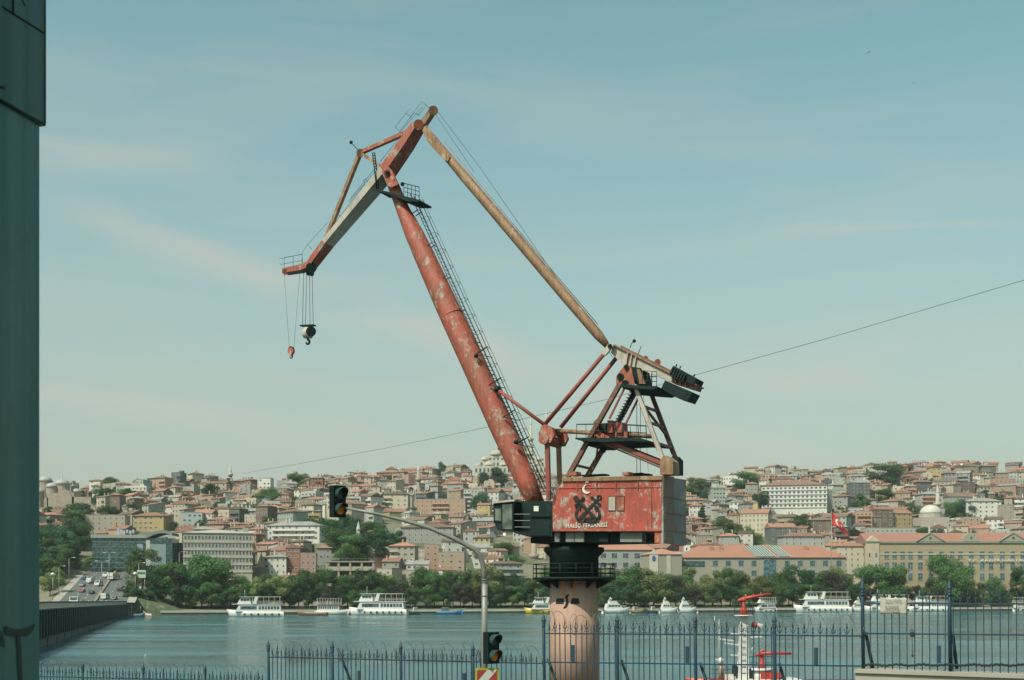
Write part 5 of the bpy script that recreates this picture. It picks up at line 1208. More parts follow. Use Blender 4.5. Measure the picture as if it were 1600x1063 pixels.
WCOL = {'white': (.74, .72, .66), 'cream': (.66, .58, .44), 'beige': (.55, .48, .38), 'grey': (.42, .42, .39), 'pale grey': (.56, .56, .52), 'pink': (.56, .33, .27), 'salmon': (.58, .36, .25), 'yellow': (.62, .47, .22), 'pale green': (.42, .50, .42), 'pale blue': (.44, .52, .53), 'brick red': (.32, .13, .09), 'dark grey': (.14, .16, .16), 'tan': (.46, .35, .24), 'brown': (.22, .15, .12)}
for k_ in WCOL: WCOL[k_] = tuple(v * (.95 if k_ == 'white' else .84) for v in WCOL[k_])
def pick_col(): return random.choices(list(WCOL), [16, 17, 18, 12, 13, 5, 6, 3, 3, 4, 5, 7, 10, 6])[0]
def house_geo(x, y, rz, w, d, st, roof, gz, detail, feat):
    """returns mesh builders for one house; floors st, ground level gz"""
    T = local(x, y, rz); H = st * 3.0; zb = gz - 4.0
    wb, rb, nb, bb, cb = MB(), MB(), MB(), MB(), MB()
    wall_box(wb, T, w, d, zb, gz + H); blank = random.random() < .45
    if roof == 'hip': hip_roof(rb, T, w, d, gz + H, min(w, d) * .15 + .4)
    elif roof == 'gable':
        g_ = min(w, d) * .20 + .3; hip_roof(rb, T, w, d, gz + H, g_, .35, gable=True)
        if w >= d:
            for s in (-1, 1): wb.add([T(s * w / 2, -d / 2, gz + H), T(s * w / 2, d / 2, gz + H), T(s * w / 2, 0, gz + H + g_ * .9)], [(0, 1, 2) if s > 0 else (2, 1, 0)])
        else:
            for s in (-1, 1): wb.add([T(-w / 2, s * d / 2, gz + H), T(w / 2, s * d / 2, gz + H), T(0, s * d / 2, gz + H + g_ * .9)], [(2, 1, 0) if s > 0 else (0, 1, 2)])
    elif roof == 'lean':
        q = [T(-w / 2 - .4, -d / 2 - .5, gz + H), T(w / 2 + .4, -d / 2 - .5, gz + H), T(w / 2 + .4, d / 2 + .2, gz + H + d * .2), T(-w / 2 - .4, d / 2 + .2, gz + H + d * .2)]; rb.add([p - V((0, 0, .2)) for p in q] + q, [(3, 2, 1, 0), (0, 1, 5, 4), (1, 2, 6, 5), (2, 3, 7, 6), (3, 0, 4, 7), (4, 5, 6, 7)])
        for s in (-1, 1): wb.add([T(s * w / 2, -d / 2, gz + H), T(s * w / 2, d / 2, gz + H), T(s * w / 2, d / 2, gz + H + d * .18)], [(0, 1, 2) if s > 0 else (2, 1, 0)])
    else:
        for a0, a1, e0, e1 in ((-w / 2, w / 2, -d / 2, -d / 2 + .25), (-w / 2, w / 2, d / 2 - .25, d / 2), (-w / 2, -w / 2 + .25, -d / 2 + .25, d / 2 - .25), (w / 2 - .25, w / 2, -d / 2 + .25, d / 2 - .25)):
            q = [T(a0, e0, gz + H), T(a1, e0, gz + H), T(a1, e1, gz + H), T(a0, e1, gz + H)]; rb.add(q + [p + V((0, 0, .7)) for p in q], [(0, 1, 5, 4), (1, 2, 6, 5), (2, 3, 7, 6), (3, 0, 4, 7), (4, 5, 6, 7)])
        rb.add([T(-w / 2 + .25, -d / 2 + .25, gz + H + .05), T(w / 2 - .25, -d / 2 + .25, gz + H + .05), T(w / 2 - .25, d / 2 - .25, gz + H + .05), T(-w / 2 + .25, d / 2 - .25, gz + H + .05)], [(0, 1, 2, 3)])
        if feat > .5: wall_box(cb, local(*T(w * .2, d * .15, 0).xy, rz), 3, 3, gz + H, gz + H + 2.4)
    # chimneys, water tanks
    if roof != 'flat':
        for k in range(1 + int(feat * 2.2)):
            c_ = T((feat * 7.3 + k * 3.1) % w * .7 - w * .33, ((feat * 5 + k) % 1 - .5) * d * .5, 0); wall_box(cb, local(c_.x, c_.y, rz), .7, .7, gz + H + .2, gz + H + min(w, d) * .2 + 1.4)
    # windows by floor on the walls that face the bay
    n = max(1, int(w / 3.0)); ns = max(1, int(d / 4.0))
    lo = max(0, st - detail); ww_, wh_, wz = random.choice((.9, 1.1, 1.4, 1.8)), random.choice((1.2, 1.4, 1.7)), random.uniform(-.2, .2); n = max(1, int(w / random.choice((2.4, 3.0, 3.8))))
    for s in range(lo, st):
        z = gz + s * 3.0 + 1.6
        for i in range(n):
            if random.random() < .88: window_at(nb, T, 0, w, d, (i + .5) * w / n - w / 2, z + wz, ww_, wh_)
        if feat > .25 and not blank:
            for i in range(ns):
                if random.random() < .6: window_at(nb, T, 3, w, d, (i + .5) * d / ns - d / 2, z, 1.1, 1.4)
                if random.random() < .6: window_at(nb, T, 1, w, d, (i + .5) * d / ns - d / 2, z, 1.1, 1.4)
        if s > 0 and feat > .55 and w > 7:
            bw = w * (.34 if feat < .8 else .8); bx = (feat * 10 % 1 - .5) * (w - bw)
            for a0, a1, e0, e1, z0, z1 in ((bx - bw / 2, bx + bw / 2, -d / 2 - 1.2, -d / 2 - .01, z - 1.75, z - 1.55), (bx - bw / 2, bx + bw / 2, -d / 2 - 1.2, -d / 2 - 1.08, z - 1.55, z - .65)):
                q = [T(a0, e0, z0), T(a1, e0, z0), T(a1, e1, z0), T(a0, e1, z0)]; bb.add(q + [p + V((0, 0, z1 - z0)) for p in q], [(3, 2, 1, 0), (0, 1, 5, 4), (1, 2, 6, 5), (2, 3, 7, 6), (3, 0, 4, 7), (4, 5, 6, 7)])
    return wb, rb, nb, bb, cb
M_brownroof = tiles('brown_weathered_tiles', (0.20, 0.125, 0.09), (0.15, 0.10, 0.08), (0.11, 0.09, 0.075)); M_sheet = mat('grey_sheet_roof', (.36, .36, .33), .8, var=.35, scale=.3)
M_roofs = [M_tile, M_tile, M_tile2, M_tile, M_brownroof, M_tile, M_sheet, M_brownroof]
def roof_mat(roof, x): return M_flat if roof == 'flat' else (M_roofs[int(abs(x) * 3.7) % 8])
def make_house(x, y, rz, w, d, st, roof, col, label, cat='house', name='house', group='houses stepping up the hillside', gz=None, detail=9, feat=None, colv=None, rm=None):
    gz = terr(x, y) if gz is None else gz; feat = random.random() if feat is None else feat
    wb, rb, nb, bb, cb = house_geo(x, y, rz, w, d, st, roof, gz, detail, feat)
    o = empty(name, (x, y, gz), label, cat, group); cv = colv or WCOL[col]; jit = random.uniform(.86, 1.1)
    c = wb.build('wall', M_wall, o); c.color = c4([v * jit for v in cv])
    r = rb.build('roof', rm or roof_mat(roof, x), o); r.color = c4(cv)
    if nb.v: q = nb.build('window_set', [M_frame, M_glass], o); q['kind'] = 'stuff'
    if bb.v: q = bb.build('balcony_set', M_wall, o); q.color = c4([min(.8, v * 1.12) for v in cv] if feat < .9 else (.58, .25, .13)); q['kind'] = 'stuff'
    if cb.v: q = cb.build('chimney', M_wall, r); q.color = c4([v * .9 for v in cv])
    FOOT.append((x, y, max(w, d) * .5)); return o
def mark(px0, px1, py0, py1, Y, phrase=None):
    BLOCKS.append((px0, px1, py0, py1, Y))
    if phrase: MARK.append(((px0 + px1) / 2, (py0 + py1) / 2, phrase))
def wins_each(parent, T, face, w, d, us, zs, ww, wh, name='window', mats=None, frame_=True):
    """separate window objects that share one mesh"""
    ms = {}
    for u in us:
        for z in zs:
            b = MB()
            if not ms:
                window_at(b, local(0, 0, 0), 0, 0, 0, 0, 0, ww, wh, .12); ms['m'] = b.mesh(name, mats or [M_frame, M_glass])
            p = T(u, -d / 2, z) if face == 0 else (T(w / 2, u, z) if face == 1 else T(-w / 2, -u, z))
            q0, q1 = T(0, 0, 0), T(1, 0, 0); a_ = math.atan2(q1.y - q0.y, q1.x - q0.x) + (0 if face == 0 else (R(90) if face == 1 else R(-90)))
            o = copies(ms['m'], name, parent, [p])[0]; o.rotation_euler.z = a_
def bld(name, label, cat, x, y, rz, gz): return empty(name, (x, y, gz), label, cat), local(x, y, rz)
def slab(T, a0, a1, e0, e1, z0, z1, b=None):
    b = b or MB(); q = [T(a0, e0, z0), T(a1, e0, z0), T(a1, e1, z0), T(a0, e1, z0)]; b.add(q + [p + V((0, 0, z1 - z0)) for p in q], [(3, 2, 1, 0), (0, 1, 5, 4), (1, 2, 6, 5), (2, 3, 7, 6), (3, 0, 4, 7), (4, 5, 6, 7)]); return b
def col_build(b, nm, o, col, mt=None): q = b.build(nm, mt or M_wall, o); q.color = c4(col); return q

# --- stone office block with five window bands
Y = 600.; s_ = Y / F; rz = R(14)
cx_, w, d = XY(287, Y), 31.5, 30
def corner_T(px, Y, rz, w, d):      # building whose near left corner stands at column px
    x0 = XY(px, Y); co, si = math.cos(rz), math.sin(rz); x = x0 + w / 2 * co - d / 2 * si; y = Y + w / 2 * si + d / 2 * co; return x, y
x, y = corner_T(287, Y, rz, w, d); gz = 6.0; o, T = bld('office_block', 'beige stone office block with five bands of windows above the trees', 'building', x, y, rz, gz)
z1 = P(0, 832, Y).z; col_build(slab(T, -w / 2, w / 2, -d / 2, d / 2, gz - 3, z1), 'wall', o, (.46, .43, .35))
hip = MB(); hip_roof(hip, T, w, d, z1, 2.2, .5); hip.build('roof', mat('pale_sheet_roof', (.5, .47, .4), .7, var=.15), o)
zs = [P(0, v, Y).z for v in (840, 852, 863.5, 875, 886.5)]
for zz in zs:
    b = slab(T, -w / 2 - .3, w / 2 + .3, -d / 2 - .3, -d / 2, zz - 2.35, zz - 1.25); slab(T, -w / 2 - .3, -w / 2, -d / 2, d / 2, zz - 2.35, zz - 1.25, b); col_build(b, 'spandrel_band', o, (.52, .49, .41))
wins_each(o, T, 0, w, d, [(i + .5) * w / 20 - w / 2 for i in range(20)], zs, 1.15, 1.9)
wins_each(o, T, 3, w, d, [(i + .5) * d / 15 - d / 2 for i in range(15)], zs, 1.0, 1.7)
col_build(slab(T, w * .38, w * .46, -3, 3, z1 + .5, z1 + 3), 'roof_house', o, (.4, .42, .4)); mark(250, 392, 824, 890, Y, 'the stone office block'); FOOT.append((x, y, 26))
# --- dark glass office with curved end
Y = 640.; o_x = XY(205, Y); w = (270 - 147) * Y / F; d = 18; rz = R(4); x, y = o_x, Y + d / 2; gz = 12.; o, T = bld('glass_office', 'dark glass office building with a curved roof end left of the stone block', 'building', x, y, rz, gz)
z1 = P(0, 841, Y).z; MB_ = slab(T, -w / 2, w / 2, -d / 2, d / 2, gz - 8, z1); MB_.build('curtain_wall', M_glass2, o)
for k in range(6): col_build(slab(T, -w / 2 - .1, w * .18, -d / 2 - .16, -d / 2, z1 - 2.0 - k * 2.6, z1 - 1.75 - k * 2.6), 'floor_band', o, (.16, .2, .2))
col_build(slab(T, -w / 2 - .6, w * .17, -d / 2 - .8, d / 2, z1, z1 + 1.6), 'roof_edge', o, (.30, .33, .31))
b = MB(); prof = [(-.35 * w + .52 * w, z1 - 1)] ; pts = []
for i in range(9): t = i / 8; pts.append((lerp(w * .17, w * .5, t), z1 + 1.2 + 2.8 * math.sin(t * math.pi * .8)))
b.prism([T(a_, -d / 2 - .9, z_) for a_, z_ in pts] + [T(a_, -d / 2 - .9, z_ - 1.5) for a_, z_ in reversed(pts)], T(0, d, 0) - T(0, 0, 0)); col_build(b, 'curved_roof', o, (.20, .24, .23))
for a0, a1, c in ((w * .17, w * .22, (.5, .52, .47)), (w * .22, w * .42, (.22, .30, .32)), (w * .06, w * .13, (.28, .36, .42))): col_build(slab(T, a0, a1, -d / 2 - .25, -d / 2, z1 - 14, z1 - (1 if c[0] > .4 else 3)), 'facade_panel', o, c, M_paintcol)
b = MB()
for i in range(6): b.box(T(-w * .18 + i * 1.5, -d / 2, z1 + 2.9 + .5 * (i % 2)), (1.0, .3, 1.7 + (2.2 if i == 0 else 0)))
b.build('roof_sign', mat('pale_blue_sign', (.4, .56, .66), .5), o); mark(140, 275, 826, 880, Y, 'the dark glass office')
FOOT.append((x, y, 24))
# --- long yellow-stone factory with pediments
Y = 690.; rz = R(-2); pxa, pxb = 1356, 1640; w = (pxb - pxa) * Y / F; d = 26; x, y = XY((pxa + pxb) / 2, Y), Y + d / 2; gz = 4.
o, T = bld('factory_building', 'long yellow stone factory building with pediments and rows of arched windows', 'building', x, y, rz, gz); z1 = P(0, 849, Y).z; YEL = (.40, .32, .20)
col_build(slab(T, -w / 2, w / 2, -d / 2, d / 2, gz - 4, z1), 'wall', o, YEL)
col_build(slab(T, -w / 2 - .5, w / 2 + .5, -d / 2 - .6, d / 2, z1, z1 + .9), 'cornice', o, (.24, .25, .2))
for zz in (P(0, 866, Y).z,): col_build(slab(T, -w / 2 - .1, w / 2, -d / 2 - .25, -d / 2, zz - .35, zz + .35), 'string_course', o, (.56, .47, .32))
def FA(px): return (px - (pxa + pxb) / 2) * Y / F
rf = MB(); hip_roof(rf, T, w, d, z1 + .92, 5.2, .2, gable=True); rr = rf.build('roof', M_tile2, o)
fac_px = [1388, 1400, 1412.5, 1424.5, 1440, 1456, 1473, 1489, 1502, 1518.5, 1535.5, 1549, 1566.5, 1582.5, 1598, 1614]
def arch_win(ww, wh, nm):
    b = MB(); n_ = 6; outl = [(-ww / 2, -wh / 2), (ww / 2, -wh / 2)] + [(ww / 2 * math.cos(t), wh / 2 - .3 + .45 * math.sin(t)) for t in np.linspace(0, math.pi, n_)]
    b.prism([V((a_, -.10, z_)) for a_, z_ in outl], (0, .1, 0), 1)
    b.prism([V((a_ * 1.22, -.16, z_)) for a_, z_ in outl[2:]] + [V((a_ * 1.22, -.16, z_ + .45)) for a_, z_ in reversed(outl[2:])], (0, .16, 0), 0)
    b.box((0, -.1, -wh / 2 - .15), (ww * 1.2, .25, .28), 0); b.box((0, -.12, 0), (.12, .05, wh - .2), 0); b.box((0, -.12, .2), (ww - .1, .05, .1), 0)
    return b.mesh(nm, [M_winst, M_glassb])
M_winst = mat('window_stone', (.36, .38, .36), .8); M_glassb = glass('blue_glass', (.025, .055, .065))
me = arch_win(2.3, 3.5, 'window')
for fy in (867.5, 884.5, 901.5):
    for q in copies(me, 'window', o, [T(FA(p_), -d / 2, P(0, fy, Y).z) for p_ in fac_px]): q.rotation_euler.z = rz
def pediment(c, hw, hh, zb, nm='pediment', rnd=False):
    b = MB(); b.prism([T(c - hw, -d / 2 - .7, zb), T(c + hw, -d / 2 - .7, zb), T(c, -d / 2 - .7, zb + hh)] if not rnd else [T(c + hw * math.cos(t), -d / 2 - .7, zb + max(0, hh * math.sin(t))) for t in np.linspace(0, math.pi, 9)], T(0, 6, 0) - T(0, 0, 0)); p_ = col_build(b, nm, o, (.36, .33, .24))
    MB().path([T(c, -d / 2 - .72, zb + hh * .42), T(c, -d / 2 - .8, zb + hh * .42)], hh * .16, 12).build('round_window', M_glassb, p_)
    b = MB()
    for s in (-1, 1): b.bar(T(c + s * hw * 1.06, -d / 2 - .9, zb), T(c, -d / 2 - .9, zb + hh * 1.1), .5, .4)
    if not rnd: col_build(b, 'pediment_moulding', o, (.3, .29, .22))
for px_, hw, rnd in ((1455, 7.2, False), (1518, 4.2, True), (1583, 7.2, False)): pediment(FA(px_), hw, 4.3 if not rnd else 4.6, z1 + .93, rnd=rnd)
# cream gabled end bay and lower cream wing
wg = 8.0; col_build(slab(T, -w / 2 - .5, FA(1376), -d / 2 - .5, -d / 2 + .05, gz - 4, z1 + .2), 'end_bay', o, (.54, .46, .33))
b = MB(); b.prism([T(FA(1356), -d / 2 - .9, z1 + .95), T(FA(1378), -d / 2 - .9, z1 + .95), T(FA(1366), -d / 2 - .9, z1 + 4.2)], T(0, 5, 0) - T(0, 0, 0)); col_build(b, 'gable', o, (.60, .52, .38))
me2 = MB(); window_at(me2, local(0, 0, 0), 0, 0, 0, 0, 0, 1.1, 2.6, .1); me2 = me2.mesh('window', [M_frame, M_glass])
for px_ in (1361, 1371):
    for fy in (867.5, 884.5, 901.5):
        q = copies(me2, 'window', o, [T(FA(px_), -d / 2 - .5, P(0, fy, Y).z)])[0]; q.rotation_euler.z = rz
for k, (a_, c_) in enumerate((('T.C. KADİR HAS ÜNİVERSİTESİ', None),)):
    p0 = T(FA(1512), -d / 2 - .75, P(0, 877.5, Y).z); ex = (T(1, 0, 0) - T(0, 0, 0)); lettering('facade_lettering', a_, p0, ex, V((0, 0, 1)), FA(1650) - FA(1512), 1.7, M_white, o, .02, .15)
mark(1354, 1620, 836, 910, Y, 'the yellow factory'); FOOT.append((x, y, 60)); FOOT.append((x - 40, y, 30)); FOOT.append((x + 40, y, 30))
make_house(XY(1333, 696), 696 + 10, R(-2), 46 * .348, 18, 6, 'hip', 'cream', 'cream wing with small arched windows joining the factory left end', 'building', 'factory_wing', None, gz=P(0, 853, 696).z - 18, feat=.1, rm=M_tile2); mark(1310, 1356, 842, 892, 696)
# --- low university building with brick-red roof and glass ridge
Y = 672.; rz = R(-1.5); pxa, pxb = 1062, 1322; w = (pxb - pxa) * Y / F; d = 24; x, y = XY((pxa + pxb) / 2, Y), Y + d / 2; gz = 5.
o, T = bld('university_building', 'low grey-brown university building with red roof and sloping glazed strip', 'building', x, y, rz, gz); z1 = P(0, 871, Y).z
def FB_(px): return (px - (pxa + pxb) / 2) * Y / F
col_build(slab(T, -w / 2, w / 2, -d / 2, d / 2, gz - 3, z1), 'wall', o, (.34, .32, .26)); col_build(slab(T, FB_(1064), FB_(1073), -d / 2 - .2, -d / 2, gz, z1 - .2), 'pale_bay', o, (.56, .52, .43))
rf = MB(); hip_roof(rf, T, w, d, z1, 6.6, .7); rr = rf.build('roof', M_tile2, o)
sk = MB(); k0 = (d / 2 + .7)
sk.add([T(FB_(1183), -k0, z1 + .35), T(FB_(1213), -k0, z1 + .35), T(FB_(1213) - 5, -1, z1 + 6.6), T(FB_(1183) - 5, -1, z1 + 6.6)], [(0, 1, 2, 3)], 1)
for i in range(8): q = lerp(FB_(1183), FB_(1213), i / 7); sk.bar(T(q, -k0, z1 + .45), T(q - 5, -1, z1 + 6.7), .16, .16, 0)
sk.build('roof_glazing', [M_white, mat('skylight_glass', (.14, .21, .19), .5, var=.3)], rr)
sk = MB(); sk.add([T(FB_(1219), -k0, z1 + .35), T(FB_(1236), -k0, z1 + .35), T(FB_(1236) - 5, -1, z1 + 6.6), T(FB_(1219) - 5, -1, z1 + 6.6)], [(0, 1, 2, 3)], 1)
for i in range(5): q = lerp(FB_(1219), FB_(1236), i / 4); sk.bar(T(q, -k0, z1 + .45), T(q - 5, -1, z1 + 6.7), .16, .16, 0)
sk.build('roof_glazing', [M_white, MATS['skylight_glass']], rr)
slab(T, FB_(1194), FB_(1213), -d / 2 - .3, -d / 2, gz + 2, z1 - .4).build('glass_bay', M_glassb, o)
wins_each(o, T, 0, w, d, [FB_(v) for v in (1119, 1139, 1159, 1179, 1231, 1251, 1270, 1290, 1311)], [P(0, 880.5, Y).z, P(0, 896, Y).z], 2.9, 3.1, mats=[M_winst, M_glassb])
slab(T, FB_(1063), FB_(1102), -d / 2 - .3, -d / 2 - .05, P(0, 885, Y).z, P(0, 877, Y).z).build('ribbon_window', M_glass2, o)
for px_ in (1068, 1116, 1131, 1265): col_build(slab(T, FB_(px_) - .9, FB_(px_) + .9, -5, -3, z1 + 3, z1 + 6.0), 'roof_vent', rr, (.45, .2, .13))
mark(1060, 1322, 848, 900, Y, 'the university building'); FOOT.append((x, y, 45)); FOOT.append((x - 25, y, 25)); FOOT.append((x + 25, y, 25))
# its pale gable wing with a blue emblem
Y2 = 668.; pxa, pxb = 1010, 1062; w = (pxb - pxa) * Y2 / F; d = 20; x, y = XY((pxa + pxb) / 2, Y2), Y2 + d / 2; o, T = bld('gabled_wing', 'pale gable-ended wing with a blue oval emblem beside the university building', 'building', x, y, R(8), gz); z1 = P(0, 866, Y2).z
col_build(slab(T, -w / 2, w / 2, -d / 2, d / 2, gz - 3, z1), 'wall', o, (.36, .33, .27)); b = MB(); b.prism([T(-w / 2, -d / 2 - .4, gz), T(-w / 2 + 4.6, -d / 2 - .4, gz), T(-w / 2 + 4.6, -d / 2 - .4, z1), T(-w / 2 + 2.3, -d / 2 - .4, z1 + 2.6), T(-w / 2, -d / 2 - .4, z1)], T(0, .38, 0) - T(0, 0, 0)); col_build(b, 'gable_wall', o, (.66, .62, .52)); col_build(slab(T, w * .03, w * .15, -d / 2 - .2, -d / 2, gz, z1 - .2), 'pale_bay', o, (.58, .54, .45))
rf = MB(); hip_roof(rf, T, w, d, z1, 3.2, .5); rf.build('roof', M_tile2, o)
MB().prism([T(-w / 2 + 2.3 + 1.0 * math.cos(t), -d / 2 - .46, z1 - 2.4 + 1.6 * math.sin(t)) for t in np.linspace(0, 2 * math.pi, 17)[:-1]], T(0, .05, 0) - T(0, 0, 0)).build('oval_emblem', mat('emblem_blue', (.05, .12, .35), .5), o); mark(1008, 1064, 860, 905, Y2); FOOT.append((x, y, 14))
# --- grey block behind the crane pedestal
Y = 700.; pxa, pxb = 900, 1022; w = (pxb - pxa) * Y / F; d = 16; x, y = XY((pxa + pxb) / 2, Y), Y + d / 2; gz = 8.; o, T = bld('grey_block', 'plain grey rendered block with red roof right of the crane pedestal', 'building', x, y, R(2), gz); z1 = P(0, 859, Y).z
col_build(slab(T, -w / 2, w / 2, -d / 2, d / 2, gz - 4, z1), 'wall', o, (.33, .35, .33)); rf = MB(); hip_roof(rf, T, w, d, z1, 4.4, .6); rf.build('roof', M_tile2, o)
wins_each(o, T, 0, w, d, [(v - (pxa + pxb) / 2) * Y / F for v in (905, 923, 942, 959, 977, 995, 1013)], [P(0, v, Y).z for v in (868.5, 883, 896)], 3.4, 3.0); mark(930, 1024, 848, 900, Y, 'the grey block behind the crane'); FOOT.append((x, y, 22))
# --- concrete frame building
Y = 620.; pxa, pxb = 510, 582; w = (pxb - pxa) * Y / F; d = 14; x, y = XY((pxa + pxb) / 2, Y), Y + d / 2; gz = 5.; o, T = bld('concrete_frame_building', 'bare concrete frame building with open dark floors behind the quay trees', 'building', x, y, R(3), gz); zs = [P(0, v, Y).z for v in (878, 891.5, 906)]
col_build(slab(T, -w / 2 + 1, w / 2 - 1, -d / 2 + 3, d / 2, gz - 2, zs[0]), 'core_wall', o, (.10, .12, .11))
for zz in zs: col_build(slab(T, -w / 2 - .8, w / 2 + .8, -d / 2 - .8, d / 2, zz - .25, zz + .35), 'floor_slab', o, (.36, .31, .25), M_wall)
for zz in (zs[1], zs[2]): col_build(slab(T, -w / 2, w / 2, -d / 2 - .3, -d / 2 - .1, zz + .36, zz + 1.9), 'parapet', o, (.42, .40, .33))
for k in range(5): col_build(slab(T, lerp(-w / 2, w / 2, k / 4) - .5, lerp(-w / 2, w / 2, k / 4) + .5, -d / 2 - .5, -d / 2 + .4, gz - 2, zs[0]), 'column', o, (.40, .32, .26))
rl = MB()
for k in range(13): q = lerp(-w / 2, w / 2, k / 12); rl.bar(T(q, -d / 2 - .6, zs[0] + .3), T(q, -d / 2 - .6, zs[0] + 1.6), .1, .1)
rl.bar(T(-w / 2, -d / 2 - .6, zs[0] + 1.6), T(w / 2, -d / 2 - .6, zs[0] + 1.6), .1, .1); rl.build('roof_railing', M_steel, o); BLOCKS.append((512, 602, 812, 852, 800)); mark(506, 586, 872, 915, Y, 'the concrete frame building'); FOOT.append((x, y, 15))
# --- white flats slab
Y = ground_hit(1245, 806); rz = R(-3); pxa, pxb = 1196, 1296; w = (pxb - pxa) * Y / F; d = 32; x, y = XY((pxa + pxb) / 2, Y) + 1, Y + d / 2; gz = terr(x, Y) ; o, T = bld('apartment_slab', 'long white five-storey apartment slab with red roof left of the flag', 'building', x, y, R(-12), gz); z1 = P(0, 758, Y).z
col_build(slab(T, -w / 2, w / 2, -d / 2, d / 2, gz - 8, z1), 'wall', o, (.70, .69, .64)); rf = MB(); hip_roof(rf, T, w, d, z1, 5.0, .6); rr = rf.build('roof', M_tile, o)
for k in range(6): c_ = T(-w * .4 + k * w * .16, -6, 0); col_build(slab(local(c_.x, c_.y, 0), -.6, .6, -.6, .6, z1 + 2, z1 + 4.6), 'chimney', rr, (.5, .45, .38))
zs = [z1 - 2.2 - 3.15 * k for k in range(5)]
for zz in zs: col_build(slab(T, -w / 2, w / 2, -d / 2 - .5, -d / 2 - .02, zz - 1.7, zz - .9), 'balcony_band', o, (.74, .73, .68))
wins_each(o, T, 0, w, d, [(i + .5) * w / 15 - w / 2 for i in range(15)], zs, 1.7, 1.6); wins_each(o, T, 1, w, d, [(i + .5) * d / 8 - d / 2 for i in range(8)], zs, 1.5, 1.5); mark(1194, 1334, 746, 800, Y, 'the white apartment slab'); FOOT.append((x, y, 27))

# --- named houses that stand out, placed from the picture: px0, px1, eave row, base row, floors, roof, colour, words
NAMED = [
 (137, 200, 806, 838, 4, 'flat', 'beige', 'beige classical block with tall windows above the dark glass office', 4, .3),
 (213, 264, 806, 832, 3, 'hip', 'yellow', 'yellow villa with broad orange roof and chimneys left of the stone block', -6, .3),
 (286, 318, 802, 832, 3, 'flat', 'pale blue', 'pale blue-grey block just above the stone office roof', 6, .4),
 (420, 508, 821, 850, 4, 'hip', 'white', 'wide white balconied apartment house with red roof left of the hanging signal', -8, .85),
 (422, 449, 870, 904, 3, 'hip', 'white', 'small white three-storey house behind the brown wooden boat', 3, .2),
 (449, 472, 856, 904, 4, 'gable', 'brick red', 'narrow brick-red house right of the small white house', -3, .1),
 (470, 495, 866, 904, 3, 'flat', 'pink', 'blotched red and grey building beside the concrete frame', 5, .1),
 (496, 518, 856, 884, 3, 'hip', 'grey', 'grey house with red roof above the concrete frame building', 8, .1),
 (686, 727, 864, 904, 3, 'flat', 'tan', 'tan commercial block with wide dark windows above the quay trees', -2, .2),
 (611, 652, 853, 900, 4, 'hip', 'beige', 'beige house with red roof and a balcony left of the tan block', -6, .7),
 (663, 686, 852, 892, 4, 'flat', 'salmon', 'salmon blank-walled house next to the tan block', 4, .05),
 (628, 712, 824, 850, 2, 'hip', 'grey', 'long grey house with red roof crossed by the mast arm', -4, .2),
 (1158, 1204, 802, 838, 4, 'gable', 'cream', 'large cream blank gable wall right of the machinery house', -20, .1),
 (1198, 1240, 824, 850, 3, 'gable', 'dark grey', 'dark green-grey shed wall below the cream gable', 5, .05),
 (1218, 1285, 838, 862, 3, 'hip', 'pale grey', 'pale grey house with wide red hip roof above the university roof', 3, .3),
 (1336, 1362, 800, 836, 4, 'flat', 'salmon', 'apartment house with orange balconies right of the flag', -10, .95),
 (1362, 1392, 796, 834, 4, 'gable', 'brown', 'brown windowless gable house beside the orange balconies', 10, .02),
 (1382, 1420, 802, 832, 3, 'gable', 'yellow', 'yellow house with red roof in front of the small domed mosque', 14, .3),
 (1348, 1446, 826, 852, 2, 'flat', 'pale grey', 'long low pale building with a flat grey roof above the factory', -2, .1),
 (1326, 1356, 754, 790, 4, 'gable', 'dark grey', 'black windowless gable house behind the white apartment slab', 6, .02),
 (1434, 1470, 772, 806, 4, 'hip', 'pale grey', 'tall balconied apartment house left of the small minaret', 4, .9),
 (1476, 1515, 776, 806, 3, 'gable', 'pale green', 'pale green gabled house right of the small minaret', 5, .3),
 (1505, 1560, 783, 820, 4, 'hip', 'white', 'white terrace with red hip roof behind the dark cypress', -5, .4),
 (1562, 1580, 790, 826, 5, 'flat', 'beige', 'narrow tall beige apartment house near the right edge', 2, .3),
 (1076, 1100, 790, 815, 3, 'hip', 'white', 'white house just right of the machinery house rear', -6, .4),
 (1112, 1132, 762, 790, 4, 'gable', 'pale green', 'turquoise-tinted narrow house right of the crane', 4, .4),
 (1072, 1094, 750, 778, 4, 'gable', 'cream', 'tall cream gable beside the crane rear gusset', -10, .1),
 (600, 640, 772, 800, 4, 'hip', 'cream', 'yellowish apartment house left of the long red-banded block', -3, .6),
 (650, 730, 781, 806, 5, 'flat', 'salmon', 'long apartment block with red panels halfway up the slope', -4, .75),
 (726, 760, 765, 802, 6, 'flat', 'pale grey', 'tall pale apartment block left of the boom', -8, .7),
 (406, 426, 748, 764, 2, 'flat', 'white', 'blank bright white wall among the roofs near the ridge', -8, .02),
]
for i, (a_, c_, ey, by, st, rf_, cl_, lb, ang, ft) in enumerate(NAMED):
    pc = (a_ + c_) / 2; Y = ground_hit(pc, by); w = (c_ - a_) * Y / F; gz = P(pc, by, Y).z; z1 = P(pc, ey, Y).z; st = max(1, round((z1 - gz) / 3.0)); gz = z1 - 3.0 * st
    d = max(8, min(14, w * .8)); ww = w / (math.cos(R(ang)) + .35 * abs(math.sin(R(ang))))
    make_house(XY(pc, Y + d / 2), Y + d / 2, R(ang), ww, d, st, rf_, cl_, lb, 'house' if st < 4 else 'apartment house', 'house' if st < 4 else 'apartment_house', gz=gz, feat=ft)
    mark(a_, c_, ey - 6, ey + 14, Y, None)
